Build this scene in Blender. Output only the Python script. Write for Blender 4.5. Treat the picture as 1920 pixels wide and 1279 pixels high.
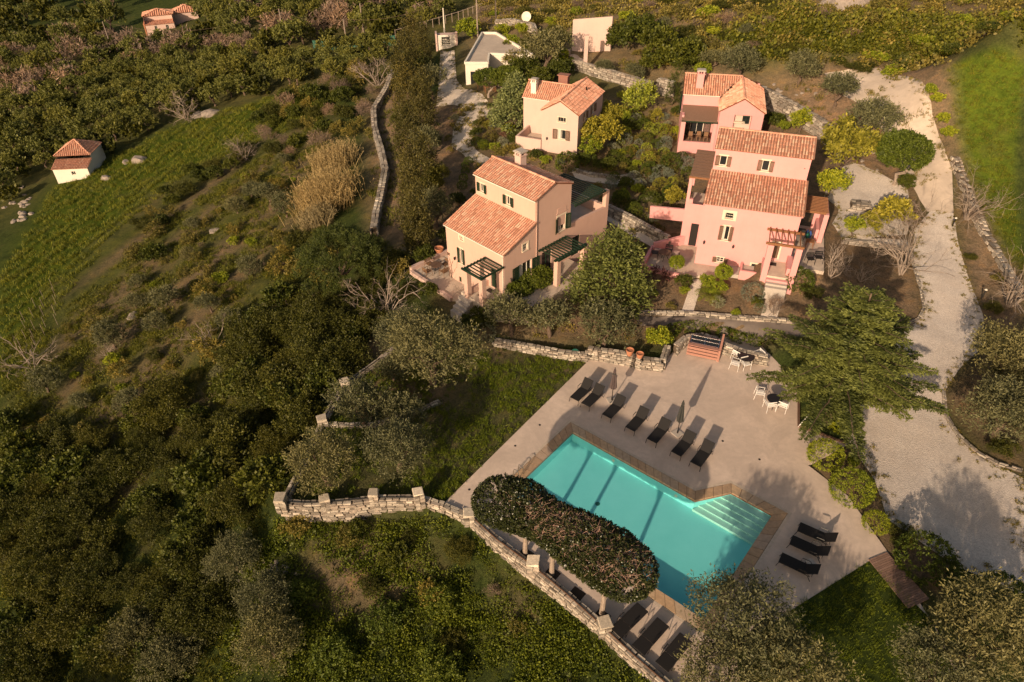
import bpy, bmesh, math, random
import numpy as np
from math import radians, sin, cos, pi
for _o in list(bpy.data.objects): bpy.data.objects.remove(_o)
SC = bpy.context.scene
COL = SC.collection
RNG = np.random.default_rng(7); random.seed(7)
# ------------------------------------------------------------------ camera
CAM_H = 31.0; F_PX = 1300.0; PITCH = radians(38.15); ROLL = radians(-0.74)
_f = np.array([0, cos(PITCH), -sin(PITCH)]); _u = np.array([0, sin(PITCH), cos(PITCH)]); _r = np.array([1.0, 0, 0])
CR = _r*cos(ROLL) + _u*sin(ROLL); CU = _u*cos(ROLL) - _r*sin(ROLL); CF = _f
CP = np.array([0, 0, CAM_H])
cam_d = bpy.data.cameras.new('camera'); cam = bpy.data.objects.new('camera', cam_d); COL.objects.link(cam)
cam_d.sensor_width = 36; cam_d.lens = F_PX/1920*36; cam_d.clip_start = .5; cam_d.clip_end = 3000
from mathutils import Matrix, Vector
cam.matrix_world = Matrix(((CR[0], CU[0], -CF[0], 0), (CR[1], CU[1], -CF[1], 0), (CR[2], CU[2], -CF[2], CAM_H), (0, 0, 0, 1)))
SC.camera = cam
# ------------------------------------------------------------------ sky and sun
SUN_EL = radians(20.5); SUN_TO = radians(60.6)          # direction in which shadows run
world = bpy.data.worlds.new('World'); SC.world = world; world.use_nodes = True
nt = world.node_tree; nt.nodes.clear()
wo = nt.nodes.new('ShaderNodeOutputWorld'); bg = nt.nodes.new('ShaderNodeBackground'); sk = nt.nodes.new('ShaderNodeTexSky')
sk.sky_type = 'NISHITA'; sk.sun_disc = False; sk.sun_elevation = SUN_EL
sd = np.array([-cos(SUN_TO), -sin(SUN_TO)])              # towards the sun
sk.sun_rotation = math.atan2(sd[0], sd[1]); sk.air_density = 1.0; sk.dust_density = 2.5; sk.ozone_density = 1.0
hz = nt.nodes.new('ShaderNodeMix'); hz.data_type = 'RGBA'; hz.blend_type = 'MULTIPLY'; hz.inputs[0].default_value = 1; hz.inputs[7].default_value = (1.0, .84, .66, 1)   # hazy, warm evening air
nt.links.new(sk.outputs[0], hz.inputs[6]); nt.links.new(hz.outputs[2], bg.inputs[0]); bg.inputs[1].default_value = 0.115; nt.links.new(bg.outputs[0], wo.inputs[0])
sl = bpy.data.lights.new('sun', 'SUN'); sl.energy = 4.8; sl.angle = radians(.9); sl.color = (1.0, .76, .52)
sun = bpy.data.objects.new('sun', sl); COL.objects.link(sun)
sv = Vector((sd[0]*cos(SUN_EL), sd[1]*cos(SUN_EL), sin(SUN_EL)))
sun.rotation_euler = sv.to_track_quat('Z', 'Y').to_euler(); sun.location = (-40, -60, 60)
SC.view_settings.view_transform = 'Standard'; SC.view_settings.look = 'None'; SC.view_settings.gamma = 1
SC.view_settings.exposure = 0.22; SC.view_settings.use_curve_mapping = False
SC.render.engine = 'CYCLES'
try:
    SC.cycles.max_bounces = 5; SC.cycles.transparent_max_bounces = 12; SC.cycles.diffuse_bounces = 2
    SC.cycles.use_denoising = True
except Exception: pass
# ------------------------------------------------------------------ pixels of the survey picture to places
def ray(px, py): return (px-960)/F_PX*CR - (py-639.5)/F_PX*CU + CF
def G(px, py, z=0.0):
    d = ray(px, py); t = (z-CAM_H)/d[2]; return CP + d*t
def pixel(X):
    c = np.array([CR, CU, CF]) @ (np.array(X, float)-CP); return 960+F_PX*c[0]/c[2], 639.5-F_PX*c[1]/c[2]
# ------------------------------------------------------------------ terrain
CTRL = [(1100,668,0),(833,945,0),(1230,1279,0),(1660,1037,0),(1500,1279,0),(1497,795,0),(1350,650,.1),(935,640,0),(650,720,-.1),(530,945,-.1),(605,790,-.1),
(520,1000,-1.5),(700,1010,-1.6),(860,1010,-.9),(940,1060,-.65),(1050,1180,-.8),(1150,1279,-.8),(940,1130,-1.5),(700,1150,-3),(900,1250,-3.2),(400,1279,-5),(100,1279,-8),(0,1000,-9.5),(300,900,-6),
(480,850,-3.5),(550,700,-2),(400,600,-4),(200,700,-7),(0,600,-10),(650,600,-.8),(560,500,-2.2),(400,400,-5.5),(250,500,-7.5),(700,450,-.3),(600,300,-2.5),(500,250,-4.5),
(350,300,-7.5),(130,340,-10.5),(0,400,-12),(650,180,-2),(740,140,-.5),(400,170,-7),(200,150,-12),(0,200,-17),(600,100,-4.5),(600,40,-6),(290,50,-14),(400,20,-11),(0,0,-24),
(150,0,-20),(830,90,1.5),(770,300,.5),(760,470,.3),(780,20,-1),(950,0,3),(900,150,2),(850,190,1.5),(843,518,.95),(850,575,.8),(1000,570,.9),(1140,450,1.7),(1050,290,2.4),
(940,280,1.6),(1160,340,2.2),(1200,440,1.9),(1302,493,1.75),(1240,490,1.75),(1430,560,1.6),(1500,505,2.6),(1560,480,2.7),(1500,610,1.0),(1320,610,.9),(1200,600,.8),
(1035,290,2.9),(970,280,2.5),(1230,165,4.6),(1060,120,4.6),(1110,110,4.8),(1000,190,3.3),(900,130,2.2),(1270,285,2.9),(1440,250,4.2),(1600,330,4),(1600,240,5.6),(1500,200,5.8),
(1700,160,6.6),(1730,300,4.6),(1760,400,3.2),(1700,470,2.3),(1700,620,.9),(1640,600,1.1),(1800,600,1.1),(1880,500,2.3),(1780,780,.15),(1900,1000,0),(1900,1279,0),(1900,800,.5),
(1920,350,5.4),(1850,150,7.2),(1920,130,8),(1500,60,9),(1300,40,8),(1700,40,12),(1900,30,13.5),(1100,20,6),(1500,0,13),(1920,0,17),(1300,0,10.5)]
_cp = [G(a, b, c) for a, b, c in CTRL]
_cp += [np.array(q, float) for q in [(-330,420,-42),(-120,420,-26),(0,420,8),(150,420,48),(330,420,75),(0,760,20),(330,760,120),(-400,800,-40),(-420,0,-48),(-60,-40,-10),(10,-40,-4),(80,-40,2),(320,0,25),(140,60,12),(200,200,45)]]
_cp = np.array(_cp)
_A = np.linalg.norm(_cp[:, None, :2]-_cp[None, :, :2], axis=2)
_n = len(_cp); _M = np.zeros((_n+3, _n+3)); _M[:_n, :_n] = _A - np.eye(_n)*1.2; _M[:_n, _n] = 1; _M[:_n, _n+1:] = _cp[:, :2]; _M[_n:, :_n] = _M[:_n, _n:].T
_W = np.linalg.solve(_M, np.r_[_cp[:, 2], 0, 0, 0])
def base_h(x, y):
    x = np.asarray(x, float); y = np.asarray(y, float); sh = x.shape
    P = np.c_[x.ravel(), y.ravel()]; out = np.empty(len(P))
    for i in range(0, len(P), 20000):
        q = P[i:i+20000]; d = np.sqrt((q[:, 0:1]-_cp[:, 0])**2+(q[:, 1:2]-_cp[:, 1])**2)
        out[i:i+20000] = d @ _W[:_n] + _W[_n] + q @ _W[_n+1:]
    return out.reshape(sh)
def poly_sd(x, y, poly):
    """signed distance, negative inside"""
    x = np.asarray(x, float); y = np.asarray(y, float)
    best = np.full(x.shape, 1e9); ins = np.zeros(x.shape, bool); n = len(poly)
    for i in range(n):
        ax, ay = poly[i]; bx, by = poly[(i+1) % n]
        ex, ey = bx-ax, by-ay; t = np.clip(((x-ax)*ex+(y-ay)*ey)/(ex*ex+ey*ey+1e-9), 0, 1)
        best = np.minimum(best, np.hypot(x-ax-t*ex, y-ay-t*ey))
        c = ((ay > y) != (by > y)) & (x < (bx-ax)*(y-ay)/((by-ay) if by != ay else 1e-9)+ax)
        ins ^= c
    return np.where(ins, -best, best)
def gpoly(pts, z=0.0): return [tuple(G(a, b, z)[:2]) for a, b in pts]
TERR = gpoly([(1112,668),(833,943),(878,970),(1000,1060),(1132,1176),(1262,1300),(1500,1470),(1800,1250),(1668,1040),(1590,930),(1515,872),(1592,832),(1500,800),(1497,720),(1420,640),(1352,630),(1290,625),(1243,683)])
LAWN = gpoly([(1112,668),(1080,655),(925,640),(895,668),(735,655),(648,722),(605,792),(530,945),(611,947),(787,940),(833,943)])
def uvp(A, ang, pts):
    a = radians(ang); return [(A[0]+u*cos(a)-v*sin(a), A[1]+u*sin(a)+v*cos(a)) for u, v in pts]
HB = G(842.6, 517.8, 1.0); HBA = -46       # beige villa, front left corner
HP = G(1301.8, 493.2, 1.8); HPA = -19      # pink villa
HC = G(880+590*.22917, 100+790*.22917, 3.0); HCA = -25   # rear beige villa
HD = G(1220+275*.1798, 110+970*.1798, 3.0); HDA = -12    # rear pink villa
PADS = [(TERR, 0.0, .35), (LAWN, -.03, .35),
 (uvp(HB, HBA, [(-2.6,-.6),(3.6,-.9),(3.6,-2.4),(7.2,-2.4),(9.2,0),(9.0,9),(6.4,12),(-1,8.2)]), 1.0, 1.2),
 (uvp(HP, HPA, [(-3.2,-.4),(2,-1.2),(4.6,-1.2),(4.6,8.5),(-3,8.5)]), 1.78, .9),
 (uvp(HP, HPA, [(4.9,-2.1),(9.4,-.2),(9.6,6),(9.2,9),(4.9,8.8)]), 2.75, 1.0),
 (uvp(HC, HCA, [(-3,-.4),(4,-.4),(4,8),(-3,8)]), 2.9, 1.4),
 (uvp(HD, HDA, [(0,0),(4,0),(8,0),(8,5.5),(0,5.5)]), 2.95, 1.2)]
def surf_h(x, y):
    x = np.asarray(x, float); y = np.asarray(y, float)
    h = base_h(x, y)
    near = (np.abs(x) < 90) & (y < 120) & (y > -10)
    amp = np.clip((np.hypot(x, y)-20)/60, .3, 2.2)
    h = h + amp*(.10*np.sin(x*.9+1.3*np.sin(y*.35))*np.cos(y*.8+.6*np.sin(x*.5)) + .07*np.sin(x*2.1+y*1.4)*np.sin(y*1.9-x*.7))
    for poly, z, w in PADS:
        d = poly_sd(x, y, poly); t = np.clip(d/w, 0, 1); t = t*t*(3-2*t)
        h = z*(1-t)+h*t
    return h
_gx = np.linspace(-140, 140, 561); _gy = np.linspace(2, 262, 521)
_GH = surf_h(*np.meshgrid(_gx, _gy))
def hs(x, y):
    i = (x+140)/.5; j = (y-2)/.5
    if 0 <= i < 559 and 0 <= j < 519:
        a, b = int(i), int(j); s, t = i-a, j-b
        return float(_GH[b, a]*(1-s)*(1-t)+_GH[b, a+1]*s*(1-t)+_GH[b+1, a]*(1-s)*t+_GH[b+1, a+1]*s*t)
    return float(surf_h(np.array([x]), np.array([y]))[0])
def at(px, py):
    """place on the ground seen at this point of the survey picture"""
    d = ray(px, py); d = d/np.linalg.norm(d); t = 15.0
    while t < 900:
        X = CP+d*t; g = hs(X[0], X[1])
        if X[2] < g:
            lo, hi = t-1.0, t
            for _ in range(14):
                m = (lo+hi)/2; Y = CP+d*m
                if Y[2] < hs(Y[0], Y[1]): hi = m
                else: lo = m
            Y = CP+d*hi; return np.array([Y[0], Y[1], hs(Y[0], Y[1])])
        t += max(.4, min(3, (X[2]-g)*.5))
    return CP+d*t
# ------------------------------------------------------------------ object helpers
def tag(o, label=None, cat=None, group=None, kind=None):
    if label: o['label'] = label
    if cat: o['category'] = cat
    if group: o['group'] = group
    if kind: o['kind'] = kind
    return o
def empty(name, loc, rz=0, label=None, cat=None, group=None):
    o = bpy.data.objects.new(name, None); COL.objects.link(o); o.location = [float(q) for q in loc]; o.rotation_euler = (0, 0, rz)
    o.empty_display_size = .3
    return tag(o, label, cat, group)
def link(name, me, parent=None, loc=None, rz=0, scale=None):
    o = bpy.data.objects.new(name, me); COL.objects.link(o)
    if parent: o.parent = parent
    if loc is not None: o.location = [float(q) for q in loc]
    if rz: o.rotation_euler = (0, 0, rz)
    if scale is not None: o.scale = scale if hasattr(scale, '__len__') else (scale,)*3
    return o
def copy_tree(o, parent=None):
    c = o.copy(); COL.objects.link(c); c.parent = parent
    for ch in list(KIDS.get(o.name, [])) or list(o.children): copy_tree(ch, c)
    return c
KIDS = {}
def npmesh(name, V, F, mat, col=None, smooth=False):
    V = np.asarray(V, np.float32); F = np.asarray(F, np.int32); k = F.shape[1]
    me = bpy.data.meshes.new(name); me.vertices.add(len(V)); me.vertices.foreach_set('co', V.ravel())
    me.loops.add(F.size); me.loops.foreach_set('vertex_index', F.ravel())
    me.polygons.add(len(F)); me.polygons.foreach_set('loop_start', np.arange(len(F), dtype=np.int32)*k)
    if smooth: me.polygons.foreach_set('use_smooth', np.ones(len(F), bool))
    me.update(calc_edges=True)
    if col is not None:
        ca = me.color_attributes.new('Col', 'FLOAT_COLOR', 'POINT'); c = np.ones((len(V), 4), np.float32); c[:, :3] = col
        ca.data.foreach_set('color', c.ravel())
    me.materials.append(mat); return me
class MB:
    """collects shapes and links them as one mesh object"""
    def __init__(s): s.v = []; s.f = []; s.c = []; s.cur = None
    def add(s, vs, fs, col=None):
        n = len(s.v); s.v += [tuple(float(q) for q in p) for p in vs]; s.f += [tuple(n+i for i in f) for f in fs]; s.c += [col]*len(vs)
    def box(s, x0, x1, y0, y1, z0, z1, col=None):
        s.add([(x0,y0,z0),(x1,y0,z0),(x1,y1,z0),(x0,y1,z0),(x0,y0,z1),(x1,y0,z1),(x1,y1,z1),(x0,y1,z1)],
              [(0,3,2,1),(4,5,6,7),(0,1,5,4),(1,2,6,5),(2,3,7,6),(3,0,4,7)], col)
        return s
    def bar(s, a, b, w, h=None, col=None):
        h = h or w; a = np.array(a, float); b = np.array(b, float); d = b-a; L = np.linalg.norm(d); d /= L
        up = np.array([0, 0, 1.]) if abs(d[2]) < .9 else np.array([1., 0, 0]); r = np.cross(d, up); r /= np.linalg.norm(r); u = np.cross(r, d)
        vs = [p+r*w/2*i+u*h/2*j for p in (a, b) for i, j in ((-1,-1),(1,-1),(1,1),(-1,1))]
        s.add(vs, [(0,1,2,3),(7,6,5,4),(0,4,5,1),(1,5,6,2),(2,6,7,3),(3,7,4,0)], col); return s
    def tube(s, pts, rad, n=6, cap=True, col=None):
        pts = [np.array(p, float) for p in pts]; rad = rad if hasattr(rad, '__len__') else [rad]*len(pts); vs = []; fs = []
        for i, p in enumerate(pts):
            d = pts[min(i+1, len(pts)-1)]-pts[max(i-1, 0)]; d = d/(np.linalg.norm(d)+1e-9)
            up = np.array([0, 0, 1.]) if abs(d[2]) < .95 else np.array([1., 0, 0]); r = np.cross(d, up); r /= np.linalg.norm(r); u = np.cross(r, d)
            for k in range(n): a = 2*pi*k/n; vs.append(p+rad[i]*(cos(a)*r+sin(a)*u))
        for i in range(len(pts)-1):
            for k in range(n): fs.append((i*n+k, i*n+(k+1) % n, (i+1)*n+(k+1) % n, (i+1)*n+k))
        if cap: fs.append(tuple(range(n-1, -1, -1))); fs.append(tuple((len(pts)-1)*n+k for k in range(n)))
        s.add(vs, fs, col); return s
    def lathe(s, prof, n=12, c=(0, 0, 0), col=None):
        vs = []; fs = []
        for r, z in prof:
            for k in range(n): a = 2*pi*k/n; vs.append((c[0]+r*cos(a), c[1]+r*sin(a), c[2]+z))
        for i in range(len(prof)-1):
            for k in range(n): fs.append((i*n+k, i*n+(k+1) % n, (i+1)*n+(k+1) % n, (i+1)*n+k))
        fs.append(tuple(range(n-1, -1, -1))); fs.append(tuple((len(prof)-1)*n+k for k in range(n)))
        s.add(vs, fs, col); return s
    def prism(s, poly, z0, z1, col=None):
        n = len(poly); a = sum(poly[i][0]*poly[(i+1) % n][1]-poly[(i+1) % n][0]*poly[i][1] for i in range(n))
        if a < 0: poly = poly[::-1]
        s.add([(x, y, z0) for x, y in poly]+[(x, y, z1) for x, y in poly], [tuple(range(n-1, -1, -1)), tuple(range(n, 2*n))]+[(i, (i+1) % n, n+(i+1) % n, n+i) for i in range(n)], col); return s
    def mesh(s, name, mat, smooth=False, bevel=0):
        me = bpy.data.meshes.new(name); me.from_pydata(s.v, [], s.f); me.update()
        if any(c is not None for c in s.c):
            ca = me.color_attributes.new('Col', 'FLOAT_COLOR', 'POINT')
            ca.data.foreach_set('color', np.array([(tuple(c)+(1,)) if c is not None else (1, 1, 1, 1) for c in s.c], np.float32).ravel())
        if smooth: me.polygons.foreach_set('use_smooth', np.ones(len(me.polygons), bool))
        me.materials.append(mat); return me
    def build(s, name, mat, parent=None, loc=None, rz=0, smooth=False, bevel=0, kind=None):
        o = link(name, s.mesh(name, mat, smooth), parent, loc, rz)
        if bevel:
            m = o.modifiers.new('bevel', 'BEVEL'); m.width = bevel; m.segments = 1; m.limit_method = 'ANGLE'
        if kind: o['kind'] = kind
        return o
# ------------------------------------------------------------------ materials
def mat(name, build):
    m = bpy.data.materials.new(name); m.use_nodes = True; t = m.node_tree; t.nodes.clear()
    out = t.nodes.new('ShaderNodeOutputMaterial'); sh = build(t); t.links.new(sh, out.inputs[0]); return m
def nd(t, typ, ins=None, **kw):
    n = t.nodes.new(typ)
    for k, v in kw.items(): setattr(n, k, v)
    for k, v in (ins or {}).items():
        if hasattr(v, 'is_linked') or hasattr(v, 'links'): t.links.new(v, n.inputs[k])
        else: n.inputs[k].default_value = v
    return n
def c4(c): return (c[0], c[1], c[2], 1)
def noise(t, scale, detail=4, rough=.6, coord='Object', dist=0, sc=None):
    co = nd(t, 'ShaderNodeTexCoord').outputs[coord]
    if sc: co = nd(t, 'ShaderNodeMapping', {0: co, 3: sc}).outputs[0]
    n = nd(t, 'ShaderNodeTexNoise', {'Vector': co, 'Scale': scale, 'Detail': detail, 'Roughness': rough, 'Distortion': dist}); return n.outputs[0]
def ramp(t, fac, stops):
    r = nd(t, 'ShaderNodeValToRGB', {0: fac}); e = r.color_ramp.elements
    while len(e) < len(stops): e.new(.5)
    for q, (p, c) in zip(e, stops): q.position = p; q.color = c4(c) if hasattr(c, '__len__') else (c, c, c, 1)
    return r.outputs[0]
def mix(t, fac, a, b, mode='MIX'):
    m = nd(t, 'ShaderNodeMix', data_type='RGBA', blend_type=mode)
    for k, v in ((0, fac), (6, a), (7, b)):
        if hasattr(v, 'is_linked'): t.links.new(v, m.inputs[k])
        else: m.inputs[k].default_value = c4(v) if (hasattr(v, '__len__') and len(v) == 3) else v
    return m.outputs[2]
def bump(t, h, strength=.3, dist=.02):
    return nd(t, 'ShaderNodeBump', {'Strength': strength, 'Distance': dist, 'Height': h}).outputs[0]
def bsdf(t, col, rough=.8, nrm=None, spec=.3, metal=0):
    p = nd(t, 'ShaderNodeBsdfPrincipled'); p.inputs['Roughness'].default_value = rough; p.inputs['Specular IOR Level'].default_value = spec; p.inputs['Metallic'].default_value = metal
    if hasattr(col, 'is_linked'): t.links.new(col, p.inputs[0])
    else: p.inputs[0].default_value = c4(col)
    if nrm is not None: t.links.new(nrm, p.inputs['Normal'])
    return p.outputs[0]
def plain(name, c, rough=.7, var=.15, scale=8, bmp=.1, spec=.3, metal=0, coord='Object'):
    def b(t):
        n = noise(t, scale, 5, .65, coord)
        k = ramp(t, n, [(.25, 1-var), (.75, 1+var)])
        return bsdf(t, mix(t, 1.0, c, k, 'MULTIPLY'), rough, bump(t, n, bmp), spec, metal)
    return mat(name, b)
def stucco(name, c, c2):
    def b(t):
        n = noise(t, .7, 6, .7, 'Object'); n2 = noise(t, 1.6, 4, .6, 'Object', sc=(3, 3, .45)); n3 = noise(t, 45, 3, .6)
        col = mix(t, ramp(t, n, [(.3, 0.), (.75, .8)]), c, c2)
        col = mix(t, ramp(t, n2, [(.55, 0.), (.85, .35)]), col, tuple(q*.72 for q in c))
        return bsdf(t, col, .92, bump(t, n3, .25, .01), .15)
    return mat(name, b)
def attr_mat(name, mul=(1, 1, 1), rough=.85, scale=20, var=.25, bmp=.3, spec=.2):
    def b(t):
        a = nd(t, 'ShaderNodeVertexColor', layer_name='Col').outputs[0]
        n = noise(t, scale, 5, .65); k = ramp(t, n, [(.25, 1-var), (.75, 1+var)])
        col = mix(t, 1.0, mix(t, 1.0, a, k, 'MULTIPLY'), mul, 'MULTIPLY')
        return bsdf(t, col, rough, bump(t, n, bmp, .02), spec)
    return mat(name, b)
def leafmat(name, c1, c2, trans=.22, rough=.55, spec=.25):
    """leaf colour runs between two tones with the Col attribute; each plant differs a little"""
    def b(t):
        a = nd(t, 'ShaderNodeVertexColor', layer_name='Col').outputs[0]
        s = nd(t, 'ShaderNodeSeparateColor', {0: a}).outputs[0]
        col = mix(t, s, c1, c2)
        oi = nd(t, 'ShaderNodeObjectInfo').outputs['Random']
        k = ramp(t, oi, [(0, (.78, .80, .80)), (.5, (1.0, 1.0, 1.0)), (1, (1.22, 1.12, .95))])
        col = mix(t, 1.0, col, k, 'MULTIPLY')
        p = bsdf(t, col, rough, None, spec)
        tr = nd(t, 'ShaderNodeBsdfTranslucent', {0: mix(t, 1.0, col, (1.1, 1.15, .7), 'MULTIPLY')}).outputs[0]
        return nd(t, 'ShaderNodeMixShader', {0: trans, 1: p, 2: tr}).outputs[0]
    return mat(name, b)
# ------------------------------------------------------------------ materials of the place
M = {}
M['beige'] = stucco('beige_render', (.60, .40, .325), (.54, .35, .28))
M['pink'] = stucco('pink_render', (.68, .335, .33), (.62, .29, .28))
M['cream'] = stucco('cream_render', (.60, .435, .38), (.53, .375, .325))
M['white'] = stucco('white_render', (.72, .66, .58), (.62, .56, .48))
M['trim'] = stucco('pale_trim', (.70, .60, .47), (.62, .52, .40))
M['tile'] = attr_mat('roof_tile', scale=14, var=.28, bmp=.25)
M['underlay'] = plain('roof_underlay', (.20, .075, .04), .9)
M['green'] = plain('green_paint', (.014, .032, .017), .5, .2)
M['brown'] = plain('brown_paint', (.15, .09, .06), .6, .2)
M['wood'] = plain('stained_wood', (.22, .10, .045), .7, .25, 12)
M['oldwood'] = plain('weathered_wood', (.13, .075, .05), .8, .35, 14)
M['reed_mat'] = plain('reed_matting', (.19, .115, .08), .9, .35, 22)
M['frame'] = plain('white_frame', (.70, .64, .54), .5, .08)
M['glass'] = mat('dark_glass', lambda t: bsdf(t, (.018, .02, .022), .08, None, .6))
M['curtain'] = plain('pale_curtain', (.55, .50, .44), .9, .1)
M['iron'] = plain('dark_iron', (.02, .018, .017), .5, .2)
M['sling'] = mat('black_sling', lambda t: bsdf(t, mix(t, noise(t, 60, 2), (.012, .011, .012), (.024, .022, .022)), .75, bump(t, noise(t, 220, 1), .2, .003), .2))
M['blackmetal'] = mat('black_metal', lambda t: bsdf(t, (.014, .012, .012), .4, None, .4))
M['whitemetal'] = plain('white_metal', (.72, .69, .66), .4, .05)
M['steel'] = mat('steel', lambda t: bsdf(t, (.55, .55, .55), .22, None, .5, 1.0))
M['taupe'] = plain('taupe_canvas', (.085, .062, .062), .9, .12, 12)
M['charcoal'] = plain('charcoal_canvas', (.045, .045, .042), .9, .12, 12)
M['terracotta'] = plain('terracotta', (.42, .18, .10), .85, .2, 10)
M['wicker'] = plain('wicker', (.20, .11, .06), .8, .3, 30)
M['greyslab'] = plain('grey_slab', (.42, .37, .33), .85, .15, 12)
M['bark'] = plain('bark', (.13, .09, .065), .95, .4, 9, .6)
M['palebark'] = plain('pale_bark', (.27, .215, .175), .95, .3, 9, .5)
M['reddeck'] = plain('pink_painted_slats', (.34, .17, .13), .7, .2, 10)
M['blue'] = plain('blue_plastic', (.04, .09, .28), .4, .1)
M['hose'] = plain('green_hose', (.02, .12, .09), .4, .1)
M['rock'] = plain('grey_rock', (.28, .235, .20), .95, .35, 3, .7)
M['stone'] = attr_mat('wall_stone', scale=9, var=.32, bmp=.6)
M['mortar'] = plain('dark_mortar', (.10, .075, .055), .95, .3, 6, .5)
def concrete(name, c, seam=False):
    def b(t):
        n = noise(t, .35, 8, .72, dist=.6); n2 = noise(t, 2.2, 6, .7, dist=.4); n3 = noise(t, 60, 3, .7); n4 = noise(t, .9, 7, .75, dist=1.2)
        col = mix(t, ramp(t, n, [(.32, 0.), (.68, 1.)]), tuple(q*.76 for q in c), tuple(q*1.12 for q in c))
        col = mix(t, ramp(t, n2, [(.42, 0.), (.72, .6)]), col, tuple(q*.74 for q in c))
        col = mix(t, ramp(t, n4, [(.60, 0.), (.68, .22), (.72, 0.)]), col, tuple(q*.5 for q in c))
        return bsdf(t, col, .82, bump(t, n3, .18, .006), .25)
    return mat(name, b)
M['concrete'] = concrete('polished_concrete', (.61, .490, .41))
M['concrete2'] = concrete('paving_concrete', (.56, .46, .375))
M['asphalt'] = concrete('old_asphalt', (.165, .135, .118))
def gravel(name, c, dirt):
    def b(t):
        n = noise(t, 11, 6, .85); n2 = noise(t, .28, 7, .7, dist=.8); v = nd(t, 'ShaderNodeTexVoronoi', {'Vector': nd(t, 'ShaderNodeTexCoord').outputs['Object'], 'Scale': 16.0}).outputs['Distance']
        col = mix(t, ramp(t, n, [(.3, 0.), (.7, 1.)]), tuple(q*.55 for q in c), tuple(q*1.3 for q in c))
        col = mix(t, ramp(t, n2, [(.42, 0.), (.72, .7)]), col, dirt)
        col = mix(t, ramp(t, noise(t, 1.5, 8, .8, dist=1.0), [(.5, 0.), (.8, .5)]), col, tuple(q*.6 for q in dirt))
        return bsdf(t, col, .95, bump(t, v, .5, .04), .15)
    return mat(name, b)
M['gravel'] = gravel('pale_gravel', (.60, .53, .475), (.45, .375, .32))
M['path'] = gravel('path_stones', (.66, .57, .49), (.50, .41, .33))
def ground_mat():
    def b(t):
        a = nd(t, 'ShaderNodeVertexColor', layer_name='Col').outputs[0]
        n = noise(t, .9, 8, .75, dist=.5); n2 = noise(t, 7, 6, .8); n3 = noise(t, .18, 5, .6)
        k = ramp(t, n, [(.28, (.42, .50, .45)), (.5, (1, 1, 1)), (.75, (1.6, 1.35, 1.0))])
        col = mix(t, 1.0, a, k, 'MULTIPLY')
        col = mix(t, 1.0, col, ramp(t, n2, [(.3, .5), (.7, 1.5)]), 'MULTIPLY')
        col = mix(t, ramp(t, n3, [(.55, 0.), (.7, .35)]), col, (.14, .095, .05))
        return bsdf(t, col, 1.0, bump(t, n2, .9, .12), .05)
    return mat('ground', b)
M['ground'] = ground_mat()
# ------------------------------------------------------------------ ground sheet with colour zones
SOIL = np.array((.20, .142, .092)); GRASS = np.array((.050, .066, .018)); LUSH = np.array((.075, .105, .012)); DRY = np.array((.15, .13, .05)); SCRUB = np.array((.080, .076, .028)); SAND = np.array((.25, .17, .11)); DARK = np.array((.03, .03, .012))
def apoly(pts): return [tuple(at(a, b)[:2]) for a, b in pts]
ZN = [  # picture outline, colour, softness (m)
 ([(0,80),(600,10),(900,0),(1100,20),(1080,90),(850,60),(740,140),(600,180),(300,240),(130,320),(0,420)], SCRUB*1.1, 6),
 ([(0,760),(0,520),(100,350),(330,235),(560,165),(650,165),(600,225),(450,280),(320,350),(200,450),(110,580),(60,740)], LUSH*.72, 2),
 ([(60,740),(110,580),(200,450),(320,350),(450,280),(600,225),(640,300),(560,430),(480,640),(380,820),(200,920),(0,900)], SCRUB*.95+SOIL*.12, 4),
 ([(0,900),(380,820),(560,560),(700,640),(560,900),(520,960),(800,980),(1250,1279),(800,1400),(0,1400)], GRASS*.8, 3),
 ([(700,150),(830,190),(860,260),(900,300),(840,420),(800,500),(700,440),(690,300)], SOIL*1.15, 1.5),
 ([(830,200),(1300,180),(1700,120),(1760,300),(1720,420),(1740,620),(1500,630),(1200,640),(900,650),(830,560),(840,400)], SOIL*.95, 1.5),
 ([(860,200),(960,180),(1230,180),(1290,260),(1280,400),(1200,470),(1130,330),(880,300)], SOIL*.8+SCRUB*.4, 1.5),
 ([(820,200),(870,200),(850,330),(820,330)], SAND*.9, 1),
 ([(1400,140),(1700,130),(1760,280),(1700,340),(1560,240),(1430,170)], SAND, 2),
 ([(860,60),(890,10),(1050,-30),(1500,-50),(1925,-60),(1925,120),(1720,115),(1420,190),(1230,185),(1060,130),(1000,190),(880,190)], SCRUB*.45+SOIL*.75, 2.5),
 ([(1515,872),(1592,832),(1640,900),(1664,975),(1792,1062),(1760,1120),(1660,1037)], SOIL*.8, .3),
 ([(1330,60),(1920,40),(1920,125),(1740,115),(1420,120)], LUSH*.85, 2),
 ([(1768,128),(1925,122),(1925,520),(1880,470),(1835,380),(1790,250)], LUSH*1.15, .3),
 ([(1740,140),(1768,128),(1790,250),(1835,380),(1880,470),(1925,520),(1925,640),(1830,610),(1800,470),(1790,330)], SOIL*1.1, .8),
 ([(1760,740),(1860,640),(1925,640),(1925,890),(1870,870)], SOIL*.95, 1),
 ([(1500,450),(1700,460),(1740,600),(1700,620),(1560,610)], SOIL*.9, 1)]
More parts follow.
